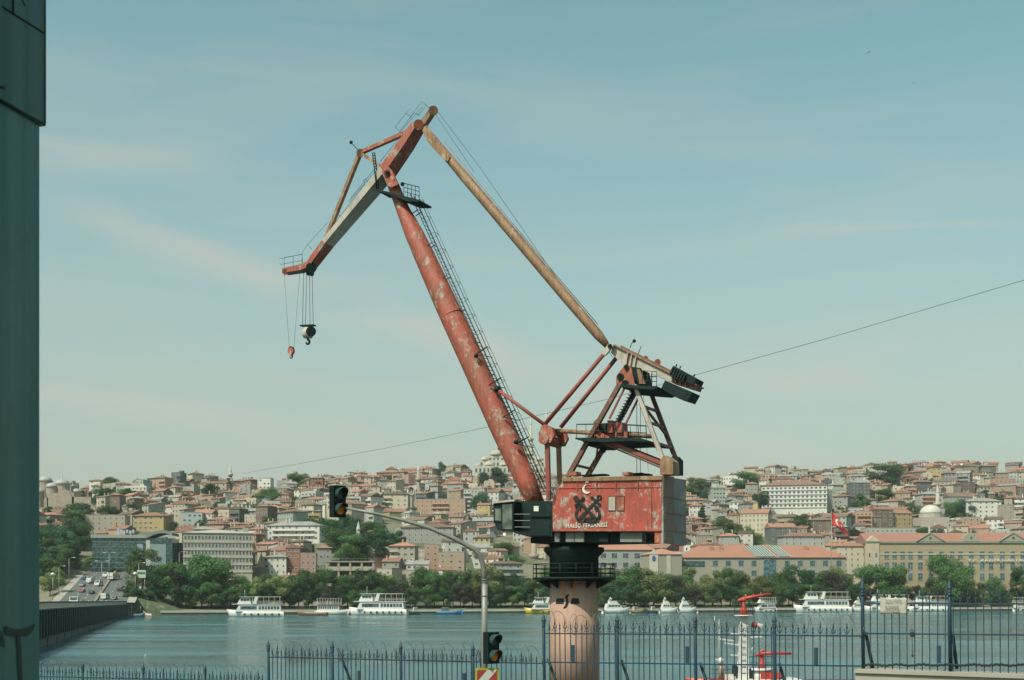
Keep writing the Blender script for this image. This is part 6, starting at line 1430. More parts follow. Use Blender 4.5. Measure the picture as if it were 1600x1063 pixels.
MARK += [(450, 830, 'the wide white balconied house'), (690, 792, 'the red-banded apartment block'), (706, 880, 'the tan commercial block'), (1180, 815, 'the cream blank gable'), (240, 810, 'the yellow villa'), (742, 785, 'the tall block by the boom'), (1300, 815, 'the red flag'), (530, 785, 'the hanging traffic signal'), (1060, 790, 'the machinery house')]

# ------------------------------------------------------------------ mosques and minarets
def minaret(px, ytop, ybase, Y, wpx, label, mt=None, balc=(.42,), stub=False, cone=.22):
    x = XY(px, Y); z0, z1 = P(px, ybase, Y).z, P(px, ytop, Y).z; h = z1 - z0; r = wpx * Y / F / 2; o = empty('minaret', (x, Y, z0 - 4), label, 'minaret'); mt = mt or M_stone
    zc_ = h * (1 - cone) if not stub else h
    BLOCKS.append((px - 5, px + 5, ytop, ybase - 6, Y))
    MB().lathe([(r * 1.7, -6), (r * 1.7, h * .06), (r * 1.15, h * .14), (r, h * .2), (r * .8, zc_)], (x, Y, z0), 14).build('shaft', mt, o)
    for k in balc: MB().lathe([(r * .9, h * k - r * 1.2), (r * 1.75, h * k), (r * 1.75, h * k + r * .9), (r * .8, h * k + r * .9)], (x, Y, z0), 14).build('balcony', mt, o)
    if not stub: MB().lathe([(r * .95, zc_), (r * .8, zc_ + .1), (.04, h)], (x, Y, z0), 14).build('spire', M_lead, o)
    return o
def dome(b, c, r, n=24, sz=.85, m=0): b.lathe([(r * math.cos(t) + .001, r * sz * math.sin(t)) for t in np.linspace(0, math.pi / 2, 8)], c, n, m)
# great mosque on the ridge behind the boom
Y = 1350.; mx = 800; o = empty('great_mosque', (XY(mx, Y), Y, 100), 'great pale stone mosque with stacked domes behind the red boom', 'mosque'); S = Y / F
def MP(px, py, dy=0): return P(px, py, Y + dy)
z0 = MP(0, 760).z
def blk(px0, px1, py, d0, d1, nm='wall', col=(.56, .53, .46)):
    q = MB(); a0, a1 = XY(px0, Y), XY(px1, Y); zt3 = MP(0, py).z; q.box(((a0 + a1) / 2, Y + (d0 + d1) / 2, (z0 + zt3) / 2), (a1 - a0, d1 - d0, zt3 - z0)); p_ = col_build(q, nm, o, col)
    me_ = MB(); window_at(me_, local(0, 0, 0), 0, 0, 0, 0, 0, 2.0, 4.0, .3); me_ = me_.mesh('window', [M_stone, M_glass])
    nn = max(2, int((px1 - px0) / 6)); copies(me_, 'window', p_, [(lerp(a0, a1, (i + .5) / nn), Y + d0, zt3 - 4.5) for i in range(nn)])
blk(742, 860, 732, -26, 40); blk(750, 850, 722, -18, 32); blk(757, 843, 714, -12, 26); blk(767, 833, 705, -8, 22); blk(776, 824, 697, -5, 18, 'drum')
for px_, py_, r_, dy in ((800, 697, 19, 6), (800, 706, 15, -8), (775, 713, 9, -8), (825, 713, 9, -8), (758, 722, 7.5, -14), (842, 722, 7.5, -14), (765, 731.5, 9, -20), (787, 731.5, 7, -22), (812, 731.5, 7, -22), (836, 731.5, 8, -20), (747, 732, 5, -22)):
    b = MB(); dome(b, MP(px_, py_, 0) + V((0, dy, 0)), r_ * S); b.build('dome', M_lead if r_ > 12 else M_stone, o)
for px_, yt in ((829.5, 640), (854, 628)): minaret(px_, yt, 745, Y - 10 if px_ < 840 else Y + 30, 5.2, '%s slender stone minaret of the great mosque, behind the ladder of the boom' % ('shorter' if px_ < 840 else 'taller'), balc=(.33, .55))
MARK.append((770, 725, 'the great mosque')); BLOCKS.append((744, 872, 690, 738, Y))
# small domed mosque on the right slope
Y = 858.; o = empty('domed_mosque', (XY(1462, Y), Y, terr(XY(1462, Y), Y)), 'small mosque with one pale dome above the yellow factory', 'mosque')
zb = P(0, 830, Y).z; q = MB(); zt3 = P(0, 808, Y).z; q.box((XY(1462, Y), Y + 10, (zb + zt3) / 2), (XY(1484, Y) - XY(1440, Y), 18, zt3 - zb)); col_build(q, 'wall', o, (.50, .42, .37)); MB().lathe([(8.0, 0), (8.0, 2.6)], V((XY(1462, Y), Y + 10, zt3)), 12, 0, False).build('drum', M_stone, o); b = MB(); dome(b, V((XY(1462, Y), Y + 10, zt3 + 2.6)), 7.4); b.build('dome', mat('pale_lead', (.60, .58, .52), .7, var=.12, scale=.4), o)
for k, px_ in enumerate((1484, 1493, 1502)): b = MB(); dome(b, V((XY(px_, Y), Y + 6, P(0, 812, Y).z)), 2.4, 14, .5); b.build('small_dome', M_stone, o)
mark(1440, 1484, 788, 812, Y, 'the small domed mosque'); FOOT.append((XY(1462, Y), Y + 10, 12)); minaret(1465, 757, 812, Y + 24, 7, 'short pale minaret rising behind the small mosque dome', balc=(.42,))
# old triple-domed mosque at the far left
Y = 960.; o = empty('old_mosque', (XY(95, Y), Y, terr(XY(95, Y), Y)), 'old brick mosque with several lead domes on the left hilltop', 'mosque')
def drum(px, py, rpx, hpx, dy, dr=True):
    c = P(px, py, Y) + V((0, dy, 0)); r = rpx * Y / F; hh = hpx * Y / F
    MB().lathe([(r * .96, -12), (r * .96, hh), (r * 1.06, hh), (r * 1.06, hh + .5)], c, 14, 0, False).build('drum', M_brick2, o); b = MB(); dome(b, c + V((0, 0, hh + .5)), r * 1.02, 20, .72); b.build('dome', M_lead, o)
M_brick2 = mat('pale_old_brick', (.42, .35, .28), .9, var=.25, scale=.3)
drum(66, 758, 11, 6, 6); drum(97.5, 766, 11.5, 8, 0); drum(66, 777, 9, 5, -8); drum(84, 768, 9, 5, -4); drum(117, 773, 7, 4, 4)
for a0, a1, yt in ((60, 82, 779), (80, 100, 772), (98, 122, 771), (118, 148, 778)): q = MB(); q.box(((XY(a0, Y) + XY(a1, Y)) / 2, Y - 2, (P(0, yt, Y).z + P(0, 800, Y).z) / 2), (XY(a1, Y) - XY(a0, Y), 14, P(0, yt, Y).z - P(0, 800, Y).z)); q.build('wall', M_brick2, o)
b = MB(); q0 = P(108, 783, Y) - V((0, 10, 0)); b.prism([q0 + V((a_, 0, z_)) for a_, z_ in ((-5.4, -6), (5.4, -6), (5.4, 3), (3.8, 6.2), (0, 7.8), (-3.8, 6.2), (-5.4, 3))], (0, 6, 0)); b.build('gable_wall', M_brick2, o)
mark(60, 150, 742, 790, Y, 'the old domed mosque'); FOOT.append((XY(100, Y), Y, 26)); minaret(97, 735, 770, Y + 14, 4, 'thin minaret with dark spire behind the old domed mosque', cone=.6, balc=())
minaret(360, 720, 752, 1085., 5.0, 'small minaret with dark spire on the left ridge', cone=.5, balc=(.3,))
minaret(654, 720, 770, 990., 6.0, 'tall brown brick minaret among roofs left of the great mosque', M_brick2, balc=(.4,), cone=.3)
minaret(560, 814, 905, 664., 9, 'plain tapering stone minaret among trees below the hanging signal', mat('grey_stone', (.36, .33, .28), .9), balc=(), cone=.16)
minaret(834, 846, 900, 720., 9, 'stout stone minaret left of the crane pedestal', M_brick2, balc=(.55,), stub=True)
minaret(788.5, 833, 852, 800., 6, 'small white stub minaret under the operator cabin', M_white, balc=(.5,), stub=True)
minaret(1452, 820, 842, 760., 4, 'tiny lead-capped minaret above the factory roof', cone=.5, balc=())

# ------------------------------------------------------------------ all other houses, street by street up the slope
cand = []
t = 66.0
while t < 560:
    X = -600.0
    while X < 600:
        x = X + random.uniform(-3, 3); y = shore(x) + t + random.uniform(-6, 6); X += random.uniform(8.5, 14.5)
        px = CX + F * x / y
        if not (-160 < px < 1760) or y > RIDGE_Y + 35: continue
        w, d = random.choice([random.uniform(5, 9), random.uniform(7, 12), random.uniform(9, 19)]), random.uniform(6, 13); st = random.choices([1, 2, 3, 4, 5], [2, 6, 6, 2.6, .8])[0]
        if t < 130: st = min(st, 3)
        if y > 1040: st = min(st, 3)
        if w > 14: st = min(st, 4)
        if px < 260 and t < 210: continue                        # wooded slope on the left
        gz = terr(x, y) + random.uniform(-1.6, 1.6); top = proj((x, y, gz + st * 3 + 2.5))[1]; bot = proj((x, y, gz))[1]; hw = (w + d * .4) * .5 * F / y
        if abs(x - road_c(min(y, 700))) < 34 and y < 720: continue
        if any((x - fx_) ** 2 + (y - fy_) ** 2 < (r_ * .9 + 4) ** 2 for fx_, fy_, r_ in FOOT): continue
        if any(px + hw > b0 and px - hw < b1 and top < c1 and y < YY + 2 for b0, b1, c0, c1, YY in BLOCKS): continue
        if random.random() < .05: continue
        cand.append((x, y, R(random.gauss(-24, 19)), w, d, st, random.choices(['hip', 'gable', 'flat', 'lean'], [3.6, 4.6, 2.2, 1.6])[0], pick_col(), px, top, bot, gz))
    t += 14.5
print('houses', len(cand))
# rough share of the picture each one shows: nearer rows and larger fronts first
cand.sort(key=lambda c: (c[8] < 52 or c[8] > 1610, -(c[3] * F / c[1]) * (1.0 + .9 * (c[10] > 800) + .3 * random.random())))
def place_words(px, py):
    best = min(MARK, key=lambda m_: (m_[0] - px) ** 2 + ((m_[1] - py) * 1.8) ** 2); dx, dy = px - best[0], py - best[1]
    if abs(dy) * 1.8 > abs(dx): rel = 'above' if dy < 0 else 'below'
    else: rel = 'right of' if dx > 0 else 'left of'
    return rel + ' ' + best[2]
allh = []
for c in cand[:300]:
    x, y, rz, w, d, st, rf_, cl_, px, top, bot, gz = c
    lb = '%s %s-storey %s house %s' % (cl_, NUMW[st], {'hip': 'hip-roofed', 'gable': 'gabled', 'flat': 'flat-roofed', 'lean': 'lean-to'}[rf_], place_words(px, (top + bot) / 2))
    allh.append((px, lb, make_house(x, y, rz, w, d, st, rf_, cl_, lb, gz=gz, detail=3)))
def ordinal(i): return ORDN[i] if i < len(ORDN) else '%dth' % (i + 1)
def dedupe(items):
    by = {}
    for px, lb, o in items: by.setdefault(lb, []).append((px, o))
    for lb, lst in by.items():
        if len(lst) < 2: continue
        lst.sort(key=lambda v: v[0])
        for i, (_, o) in enumerate(lst): o['label'] = lb + ', %s from left' % ordinal(i)
dedupe(allh)
# the remaining far houses as one mass, coloured house by house
acc = {'wall': MB(), 'roof': MB(), 'win': MB()}; wcols = []
for c in cand[300:]:
    x, y, rz, w, d, st, rf_, cl_, px, top, bot, gz = c
    wb, rb, nb, bb, cb = house_geo(x, y, rz, w, d, st, rf_, gz, 2, random.random())
    for k, bs in (('wall', (wb, bb, cb) if rf_ != 'flat' else (wb, bb, cb, rb)), ('roof', (rb,) if rf_ != 'flat' else ()), ('win', (nb,))):
        A = acc[k]
        for q in bs:
            if not q.v: continue
            if k == 'roof': q.m = [random.choices((0, 1, 2, 3), (6, 2, 2.4, 1.8))[0]] * len(q.f)
            base = len(A.v); A.v += q.v; A.f += [tuple(base + i for i in f) for f in q.f]; A.m += q.m; A.s += q.s
            if k == 'wall': j_ = random.uniform(.85, 1.1); wcols += [tuple(v * j_ for v in WCOL[cl_])] * len(q.f)
m, n, l, b = nodes_of('far_house_walls'); at = n.new('ShaderNodeAttribute'); at.attribute_name = 'wall_colour'; g = n.new('ShaderNodeNewGeometry')
col = mixn(n, l, ramp(n, l, noise(n, l, g.outputs['Position'], .3, 5, .65), .45, .75, 0, .35), mixn(n, l, 1.0, at.outputs['Color'], (KA, KA, KA), 'MULTIPLY'), (.2, .18, .16)); l.new(col, b.inputs['Base Color']); b.inputs['Roughness'].default_value = .9
fh = empty('far_houses', (0, 900, 0), 'mass of smaller far houses packed along the upper slope and ridge', 'houses'); fh['kind'] = 'stuff'
wo_ = acc['wall'].build('wall', m, fh); at_ = wo_.data.attributes.new('wall_colour', 'FLOAT_COLOR', 'FACE'); at_.data.foreach_set('color', np.array([c4(c) for c in wcols], dtype=np.float32).ravel()); wo_['kind'] = 'stuff'
acc['roof'].build('roof', [M_tile, M_tile2, M_brownroof, M_sheet], fh)['kind'] = 'stuff'; acc['win'].build('window_set', [M_frame, M_glass], fh)['kind'] = 'stuff'
# ------------------------------------------------------------------ trees
def leaf_mat(name, c1, c2, tr=.25):
    m, n, l, b = nodes_of(name); oi = n.new('ShaderNodeObjectInfo'); g = n.new('ShaderNodeNewGeometry'); rnd = n.new('ShaderNodeTexWhiteNoise'); rnd.noise_dimensions = '1D'
    l.new(g.outputs['Random Per Island'], rnd.inputs['W'])
    col = mixn(n, l, rnd.outputs['Value'], c1, c2); hv = n.new('ShaderNodeHueSaturation'); l.new(col, hv.inputs['Color']); l.new(ramp(n, l, oi.outputs['Random'], 0, 1, .62, 1.45), hv.inputs['Value']); l.new(ramp(n, l, oi.outputs['Random'], 0, 1, .49, .515), hv.inputs['Hue'])
    l.new(hv.outputs[0], b.inputs['Base Color']); b.inputs['Roughness'].default_value = .75; b.inputs['Specular IOR Level'].default_value = .2
    tl = n.new('ShaderNodeBsdfTranslucent'); l.new(hv.outputs[0], tl.inputs[0]); mx = n.new('ShaderNodeMixShader'); mx.inputs[0].default_value = tr
    out = n['Material Output']; l.new(b.outputs[0], mx.inputs[1]); l.new(tl.outputs[0], mx.inputs[2]); l.new(mx.outputs[0], out.inputs['Surface']); return m
M_leaf = [leaf_mat('broad_leaves', (.046, .100, .032), (.088, .150, .050)), leaf_mat('pale_leaves', (.11, .145, .045), (.17, .195, .075)), leaf_mat('dark_leaves', (.024, .070, .032), (.046, .102, .044)), leaf_mat('plum_leaves', (.040, .035, .030), (.06, .05, .04))]
def crown_mesh(seed, rx, rz, n, leaf, mt, kind='round'):
    """leaf-clump quads spread over lobes of an uneven crown, with gaps; unit height runs 0..1"""
    r = np.random.default_rng(seed); lobes = []
    k = {'round': 18, 'cypress': 9, 'bush': 10}[kind]
    for i in range(k):
        if kind == 'cypress': z = (i + .5) / k; c = np.array([r.normal(0, .03), r.normal(0, .03), z]); rad = rx * (1.05 - z) ** .6 * .8
        else:
            a_ = r.uniform(0, 2 * math.pi); zz = r.uniform(.05, .92); rr = rx * math.sqrt(max(.05, 1 - (abs(zz - .42) / .62) ** 2)) * r.uniform(.35, .82); c = np.array([rr * math.cos(a_), rr * math.sin(a_), zz * rz]); rad = rx * r.uniform(.26, .46)
        lobes.append((c, rad))
    w = np.array([q[1] ** 2 for q in lobes]); w /= w.sum(); idx = r.choice(len(lobes), n, p=w)
    d = r.normal(size=(n, 3)); d /= np.linalg.norm(d, axis=1)[:, None]; rad = np.array([lobes[i][1] for i in idx]) * r.uniform(.55, 1.08, n); ctr = np.array([lobes[i][0] for i in idx]) + d * rad[:, None] * np.array([1, 1, .85])
    nr = d + r.normal(0, .45, (n, 3)); nr /= np.linalg.norm(nr, axis=1)[:, None]; t1 = np.cross(nr, r.normal(size=(n, 3))); t1 /= np.linalg.norm(t1, axis=1)[:, None]; t2 = np.cross(nr, t1); s = leaf * r.uniform(.6, 1.3, n)[:, None]
    v = np.stack([ctr - t1 * s - t2 * s * .3, ctr + t2 * s * -.75, ctr + t1 * s + t2 * s * .2, ctr + t2 * s * .8], 1).reshape(-1, 3); v[:, 2] -= 0
    me = bpy.data.meshes.new('crown'); me.vertices.add(n * 4); me.loops.add(n * 4); me.polygons.add(n); me.vertices.foreach_set('co', v.ravel()); me.loops.foreach_set('vertex_index', np.arange(n * 4)); me.polygons.foreach_set('loop_start', np.arange(n) * 4); me.polygons.foreach_set('loop_total', np.full(n, 4)); me.update(); me.validate(); me.materials.append(mt); return me
def trunk_mesh(h, r, seed):
    rr = random.Random(seed); b = MB(); b.path([V((0, 0, -.1)), V((.01, .0, h * .5)), V((.0, .02, h))], [r, r * .8, r * .6], 7)
    for k in range(5): a_ = k * 1.26 + rr.random(); b.path([V((0, 0, h * .75)), V((.12 * math.cos(a_), .12 * math.sin(a_), h + .12)), V((.27 * math.cos(a_), .27 * math.sin(a_), h + .30))], [r * .55, r * .4, r * .15], 5)
    return b.mesh('trunk', M_trunk)
NL = 8200
CROWNS = {'broad': [crown_mesh(10 + i, .42, .80, NL, .0165, M_leaf[0]) for i in range(5)], 'pale': [crown_mesh(30 + i, .42, .80, NL, .0165, M_leaf[1]) for i in range(2)], 'dark': [crown_mesh(40 + i, .40, .82, NL, .0165, M_leaf[2]) for i in range(3)], 'plum': [crown_mesh(50, .40, .80, 6500, .0165, M_leaf[3])], 'cypress': [crown_mesh(60, .16, 1.0, 3200, .018, M_leaf[2], 'cypress')]}
TRUNKS = [trunk_mesh(.34, .022, i) for i in range(3)]
TREES = []
KW = {'broad': 'leafy green tree', 'pale': 'pale yellow-green tree', 'dark': 'dense dark green tree', 'plum': 'dark plum-leaved tree', 'cypress': 'narrow dark cypress'}
def tree(x, y, z, h, kind, words, group, sx=1.0):
    o = empty('cypress_tree' if kind == 'cypress' else 'broadleaf_tree', (x, y, z), None, 'tree', group)
    t_ = bpy.data.objects.new('trunk', random.choice(TRUNKS)); COL.objects.link(t_); t_.parent = o; t_.scale = (h, h, h)
    c = bpy.data.objects.new('crown', random.choice(CROWNS[kind])); COL.objects.link(c); c.parent = o; c.location = (0, 0, h * (.22 if kind != 'cypress' else .03)); c.scale = (h * sx, h * sx, h); c.rotation_euler.z = random.uniform(0, 6.28)
    px, py = proj((x, y, z + h * .6)); lb = '%s %s' % (KW[kind], words if words else place_words(px, py)); o['label'] = lb; TREES.append((px, lb, o)); return o
def by_px(px, ybase, ytop, Y, kind, words=None, group='trees', sx=1.0, z=None):
    x = XY(px, Y); z = terr(x, Y) if z is None else z; h = P(px, ytop, Y).z - z; return tree(x, Y, z, h / 1.0, kind, words, group, sx)
# row along the quay
QG = 'trees along the far quay'
quay = []
px = 205
while px < 1600:
    Y0 = 560.
    for _ in range(20): Y0 = shore(XY(px, Y0)) + 22
    t_ = random.uniform(15, 29); Y = Y0 - 22 + t_
    if px < 340: top = 892
    elif px < 420: top = 896
    elif px < 500: top = 893
    elif px < 620: top = 898
    elif px < 760: top = 897
    elif px < 830: top = 892
    elif px < 1330: top = 893
    else: top = 903
    quay.append((px, top + random.choice((random.uniform(-8, 4), random.uniform(0, 12), random.uniform(6, 20))), Y)); px += random.uniform(12, 19) if px < 1340 else random.uniform(20, 34)
def quay_words(px):
    for a_, c_, wd in ((0, 255, 'on the quay by the bridge end'), (255, 350, 'on the quay before the stone office block'), (350, 450, 'behind the leftmost tour ferry'), (450, 545, 'behind the brown wooden boat'), (545, 640, 'behind the large tour ferry'), (640, 760, 'on the quay above the blue barge'), (760, 860, 'on the quay left of the crane pedestal'), (860, 1000, 'on the quay behind the first motor yacht'), (1000, 1100, 'on the quay behind the small yachts'), (1100, 1230, 'on the quay behind the red water cannon'), (1230, 1345, 'on the quay behind the open-deck ferry'), (1345, 1440, 'on the quay behind the cloth notice'), (1440, 1700, 'on the quay before the yellow factory')):
        if a_ <= px < c_: return wd
for i, (px, top, Y) in enumerate(quay): by_px(px, 0, top, Y, random.choices(['broad', 'pale', 'dark', 'plum'], [6, 2.4, 2.4, 1.0])[0], quay_words(px), QG, random.uniform(.8, 1.3))
px = 196                                                          # lower, darker row nearer the lawn
while px < 1600:
    Y0 = 560.
    for _ in range(20): Y0 = shore(XY(px, Y0)) + 13
    by_px(px, 0, random.uniform(912, 924), Y0, random.choices(['broad', 'dark', 'plum'], [3, 3, 2])[0], 'low ' + quay_words(px), QG, random.uniform(1.0, 1.3)); px += random.uniform(16, 34)
# big trees named from the picture
for px, top, Y, k, wd, sx in ((94, 826, 640, 'dark', 'large rounded, left of the dark glass office', 1.3), (225, 858, 585, 'broad', 'large, before the curved glass office end', 1.25), (140, 868, 660, 'pale', 'at the top of the avenue', 1.2), (118, 874, 640, 'broad', 'beside the upper avenue', 1.1), (72, 872, 580, 'broad', 'beside the pillar behind the bridge', 1.2), (78, 888, 545, 'pale', 'low beside the pillar', 1.2), (330, 868, 560, 'broad', 'tall before the middle of the stone office block', 1.35), (290, 893, 548, 'dark', 'before the stone office left end', 1.2), (255, 890, 545, 'dark', 'at the quay left of the stone office', 1.2), (180, 884, 640, 'dark', 'behind the teal bus', 1.1), (785, 848, 680, 'broad', 'large, left of the crane collar', 1.4), (800, 868, 655, 'broad', 'broad, beside the mast pole bend', 1.3), (745, 866, 672, 'broad', 'behind the mast pole bend', 1.1), (545, 805, 730, 'dark', 'tall, under the hanging signal', 1.5), (520, 812, 735, 'dark', 'left of the plain stone minaret', 1.3), (585, 822, 725, 'broad', 'right of the plain stone minaret', 1.3), (735, 815, 750, 'dark', 'slender, under the mast arm', .8), (572, 818, 735, 'broad', 'tall, just right of the stone minaret', 1.2), (602, 830, 735, 'dark', 'tall, at the right end of the minaret grove', 1.3), (532, 826, 735, 'broad', 'tall, at the left end of the minaret grove', 1.3), (578, 836, 735, 'dark', 'tall, low in the minaret grove', 1.3), (548, 838, 735, 'broad', 'tall, below the stone minaret', 1.3), (622, 832, 735, 'broad', 'bushy, right of the minaret grove', 1.2), (206, 916, 530, 'dark', 'bushy, on the bank at the bridge end', 1.3), (219, 922, 534, 'broad', 'low bushy, right of the bridge end', 1.5), (233, 918, 537, 'dark', 'bushy, on the bank behind the rowing boats', 1.3), (752, 772, 880, 'dark', 'beside the tall block by the boom', 1.2), (1171, 824, 760, 'pale', 'bushy, below the cream blank gable', 1.4), (1187, 770, 900, 'dark', 'round, left of the white apartment slab', 1.2), (1380, 766, 905, 'broad', 'behind the brown gable house', 1.3), (1345, 773, 900, 'broad', 'right of the white apartment slab', 1.2), (1508, 782, 880, 'dark', 'big, right of the small mosque dome', 1.4), (1490, 786, 885, 'broad', 'behind the small mosque dome', 1.2), (1334, 826, 745, 'dark', 'below the red flag', 1.0), (1442, 826, 735, 'broad', 'above the factory roof, left', 1.2), (1462, 827, 735, 'dark', 'above the factory roof, middle', 1.1), (1523, 830, 735, 'dark', 'above the factory roof, right', .9), (1475, 868, 676, 'broad', 'tall, before the yellow factory windows', .95), (1495, 888, 668, 'broad', 'round, before the yellow factory', 1.3), (1395, 885, 668, 'broad', 'before the factory left bays', 1.1), (1362, 884, 664, 'broad', 'before the factory cream end', 1.1), (1598, 890, 676, 'broad', 'at the right edge before the factory', 1.0), (690, 724, 1130, 'dark', 'lone, on the ridge left of the great mosque', 1.0), (770, 733, 1110, 'dark', 'in front of the great mosque', 1.6), (330, 757, 990, 'dark', 'bushy, below the left ridge minaret', 1.3), (358, 744, 1040, 'cypress', 'below the small minaret on the left ridge', 1.6), (465, 742, 1080, 'broad', 'near the ridge above the white wall', 1.3), (420, 765, 960, 'broad', 'low among roofs below the white wall', 1.6), (1490, 778, 892, 'cypress', 'left of the big tree by the small mosque', 1.0), (1537, 786, 880, 'cypress', 'among roofs near the right edge', 1.0), (1096, 786, 860, 'cypress', 'right of the machinery house', 1.8), (1128, 810, 800, 'broad', 'below the turquoise house', 1.4), (1090, 748, 1000, 'broad', 'under the ridge right of the crane', 1.4), (1165, 740, 1020, 'broad', 'on the upper slope left of the slab', 1.6), (1250, 806, 830, 'broad', 'at the foot of the white apartment slab', 1.3), (1385, 728, 1090, 'broad', 'on the ridge right of the white slab', 2.2)):
    if Y > 690 and top < 840:
        hp = 52 if wd.startswith(('tall', 'left of the plain', 'right of the plain')) else (36 if sx > 1.05 else 26); Y = ground_hit(px, top + hp)
    by_px(px, 0, top, Y, k, wd, 'trees among the buildings', sx, z=None if P(px, top, Y).z - terr(XY(px, Y), Y) > 5 else P(px, top, Y).z - 9)
# wooded slope on the left and scattered garden trees
k = 0
while k < 96:
    px, py = random.uniform(62, 262), random.uniform(772, 905)
    if any(b0 - 4 < px < b1 + 4 and c0 < py < c1 for b0, b1, c0, c1, YY in BLOCKS): continue
    if px > 205 and py < 800 and random.random() < .7: continue
    Yq = ground_hit(px, py); xq = XY(px, Yq)
    if abs(xq - road_c(min(Yq, 680))) < 19 and Yq < 680: continue
    if any(b0 - 3 < px < b1 + 3 and py - 26 < c1 and Yq < YY for b0, b1, c0, c1, YY in BLOCKS): continue
    Y = Yq; h = random.uniform(8, 14); x = XY(px, Y); tree(x, Y, terr(x, Y), h, random.choices(['broad', 'dark', 'cypress'], [5, 4, .7])[0], None, 'trees among the buildings', random.uniform(.9, 1.3)); k += 1
# smaller garden trees between the houses: one mass
GK = [(crown_mesh(70 + i, .42, .80, 1500, .030, mt), mt) for i, mt in enumerate((M_leaf[0], M_leaf[2], M_leaf[1]))]
garr = []
for me_, mt in GK: q = np.zeros(len(me_.vertices) * 3); me_.vertices.foreach_get('co', q); garr.append(q.reshape(-1, 3))
k = 0; gv = [[], [], []]; gt = MB()
while k < 330:
    px, py = random.choice((random.uniform(265, 1600), random.uniform(265, 1600), random.uniform(265, 1760), random.uniform(-160, 58))), random.triangular(754, 885, 825); Y = ground_hit(px, py); x = XY(px, Y)
    if any(b0 < px < b1 and c0 < py + 10 and Y < YY for b0, b1, c0, c1, YY in BLOCKS): continue
    if any((x - a_) ** 2 + (Y - c_) ** 2 < (r_ + 1) ** 2 for a_, c_, r_ in FOOT): continue
    for rep in range(random.choice((1, 1, 2, 3))):
        xx, yy_ = x + rep * random.uniform(-6, 6), Y + rep * random.uniform(-4, 4); h = random.uniform(5.5, 11); z = terr(xx, yy_); j = random.choices((0, 1, 2), (5, 4, 1))[0]; a_ = random.uniform(0, 6.28)
        q = garr[j] * np.array([h * 1.1, h * 1.1, h]); gv[j].append(np.stack([q[:, 0] * math.cos(a_) - q[:, 1] * math.sin(a_) + xx, q[:, 0] * math.sin(a_) + q[:, 1] * math.cos(a_) + yy_, q[:, 2] + z + h * .2], 1)); gt.tube((xx, yy_, z - .3), (xx, yy_, z + h * .5), .22, .12, 6)
    k += 1
gr = empty('garden_trees', (0, 850, 0), 'small garden trees growing between the houses of the slope', 'trees'); gr['kind'] = 'stuff'
for j in range(3):
    v = np.concatenate(gv[j]) - np.array([0, 850, 0]); n_ = len(v) // 4; me = bpy.data.meshes.new('crown'); me.vertices.add(n_ * 4); me.loops.add(n_ * 4); me.polygons.add(n_); me.vertices.foreach_set('co', v.ravel()); me.loops.foreach_set('vertex_index', np.arange(n_ * 4)); me.polygons.foreach_set('loop_start', np.arange(n_) * 4); me.polygons.foreach_set('loop_total', np.full(n_, 4)); me.update(); me.materials.append(GK[j][1]); o = bpy.data.objects.new('crown', me); COL.objects.link(o); o.parent = gr; o['kind'] = 'stuff'
gt.build('trunk', M_trunk, gr)['kind'] = 'stuff'
dedupe(TREES)

# ------------------------------------------------------------------ flag, cable, birds
Y = 664.; x = XY(1299, Y); z0 = terr(x, Y); fp = empty('flagpole', (x, Y, z0), 'tall pale flagpole before the university building', 'flagpole'); MB().tube((x, Y, z0), (x, Y, P(0, 799, Y).z), .26, .12, 8).ball((x, Y, P(0, 799, Y).z), .3, 8, 5).build('pole', M_steel, fp)
M_flag = mat('flag_red', (.55, .03, .025), .8, var=.2, scale=.5)
b = MB(); nx, ny = 16, 8; vv = []
def flag_pt(u, v_):      # u along the fly, v down the hoist; the cloth sags
    px = 1299.6 + 24 * u + 1.6 * math.sin(v_ * 2.2) * u; py = 800.5 + 21 * v_ * (1 - .72 * u) + 30.5 * u ** 1.15 - 2.5 * math.sin(u * 5 + v_) * u
    return P(px, py, Y) + V((0, .7 * math.sin(u * 7 + v_ * 2.5) - u * 1.2, 0))
for j in range(ny + 1):
    for i in range(nx + 1): vv.append(flag_pt(i / nx, j / ny))
b.add(vv, [(j * (nx + 1) + i, (j + 1) * (nx + 1) + i, (j + 1) * (nx + 1) + i + 1, j * (nx + 1) + i + 1) for j in range(ny) for i in range(nx)], 0, True); fl = b.build('flag', M_flag); md = fl.modifiers.new('thick', 'SOLIDIFY'); md.thickness = .06
tag(fl, 'red flag with white crescent and star drooping from the flagpole', 'flag')
def on_flag(u, v_): return flag_pt(u, v_) + V((0, -.22, 0))
b = MB(); oc = [(.36 + .13 * math.cos(t), .5 + .30 * math.sin(t)) for t in np.linspace(R(45), R(315), 15)]; ic = [(.395 + .10 * math.cos(t), .5 + .24 * math.sin(t)) for t in np.linspace(R(50), R(310), 15)]
for i in range(14): b.add([on_flag(*oc[i]), on_flag(*oc[i + 1]), on_flag(*ic[i + 1]), on_flag(*ic[i])], [(0, 1, 2, 3)])
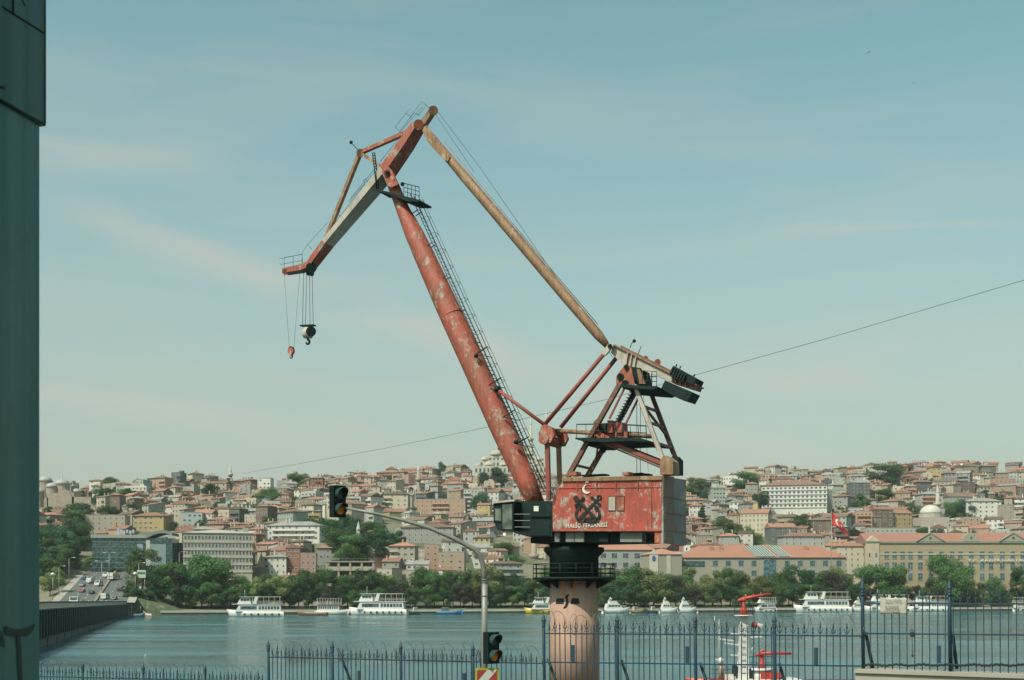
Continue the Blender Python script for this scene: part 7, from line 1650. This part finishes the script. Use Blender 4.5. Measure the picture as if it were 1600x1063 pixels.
st_ = [on_flag(.56 + (.08 if i % 2 == 0 else .034) * math.cos(R(180 + 36 * i)), .5 + (.18 if i % 2 == 0 else .075) * math.sin(R(180 + 36 * i))) for i in range(10)]; b.add(st_, [tuple(range(10))]); b.build('crescent_and_star', M_white, fl)
# overhead cable from the hill to beyond the right edge
cp = [(380, 740, 1000), (480, 722.5, 700), (600, 701, 500), (760, 668, 350), (945, 625, 250), (1098, 583, 200), (1300, 527, 165), (1600, 438, 135), (1800, 377, 120)]
b = MB(); b.path([P(*c) for c in cp], [.10, .085, .07, .055, .045, .037, .032, .028, .025], 5); tag(b.build('overhead_cable', M_wire), 'long thin overhead cable rising from the left hill to the right edge', 'cable')
def bird(px, py, Y, s, tilt, label):
    c = P(px, py, Y); o = empty('bird', c, label, 'bird', 'birds in the sky'); d = V((math.cos(tilt), 0, math.sin(tilt)))
    MB().path([c - V((0, .22 * s, 0)), c, c + V((0, .25 * s, .02))], [.02 * s, .07 * s, .03 * s], 8).build('body', M_wire, o)
    for k in (-1, 1): MB().prism([c + d * k * .04 * s + V((0, -.10 * s, 0)), c + d * k * .04 * s + V((0, .10 * s, 0)), c + d * k * .38 * s + V((0, .06 * s, .10 * s)), c + d * k * .75 * s + V((0, .02 * s, .02 * s)), c + d * k * .38 * s + V((0, -.08 * s, .10 * s))], (0, 0, .015)).build('wing', M_wire, o)
bird(1356.5, 82.5, 150, .5, R(25), 'gull gliding with wings spread at the upper right sky'); bird(1426.5, 130.5, 260, .5, R(5), 'tiny distant bird below the gliding gull')

# ------------------------------------------------------------------ haze over the bay
b = MB(); b.box((100, 850, 117), (3600, 2120, 248)); hzo = b.build('haze', bpy.data.materials.new('air_haze'), origin=(0, 0, 0)); hzo['kind'] = 'stuff'; hzo['label'] = 'pale air haze over the bay'
m = hzo.data.materials[0]; m.use_nodes = True; nt = m.node_tree; nt.nodes.clear(); out = nt.nodes.new('ShaderNodeOutputMaterial'); pv = nt.nodes.new('ShaderNodeVolumePrincipled')
pv.inputs['Color'].default_value = (.72, .88, .84, 1); pv.inputs['Density'].default_value = .00007; pv.inputs['Anisotropy'].default_value = .0
nt.links.new(pv.outputs[0], out.inputs['Volume'])
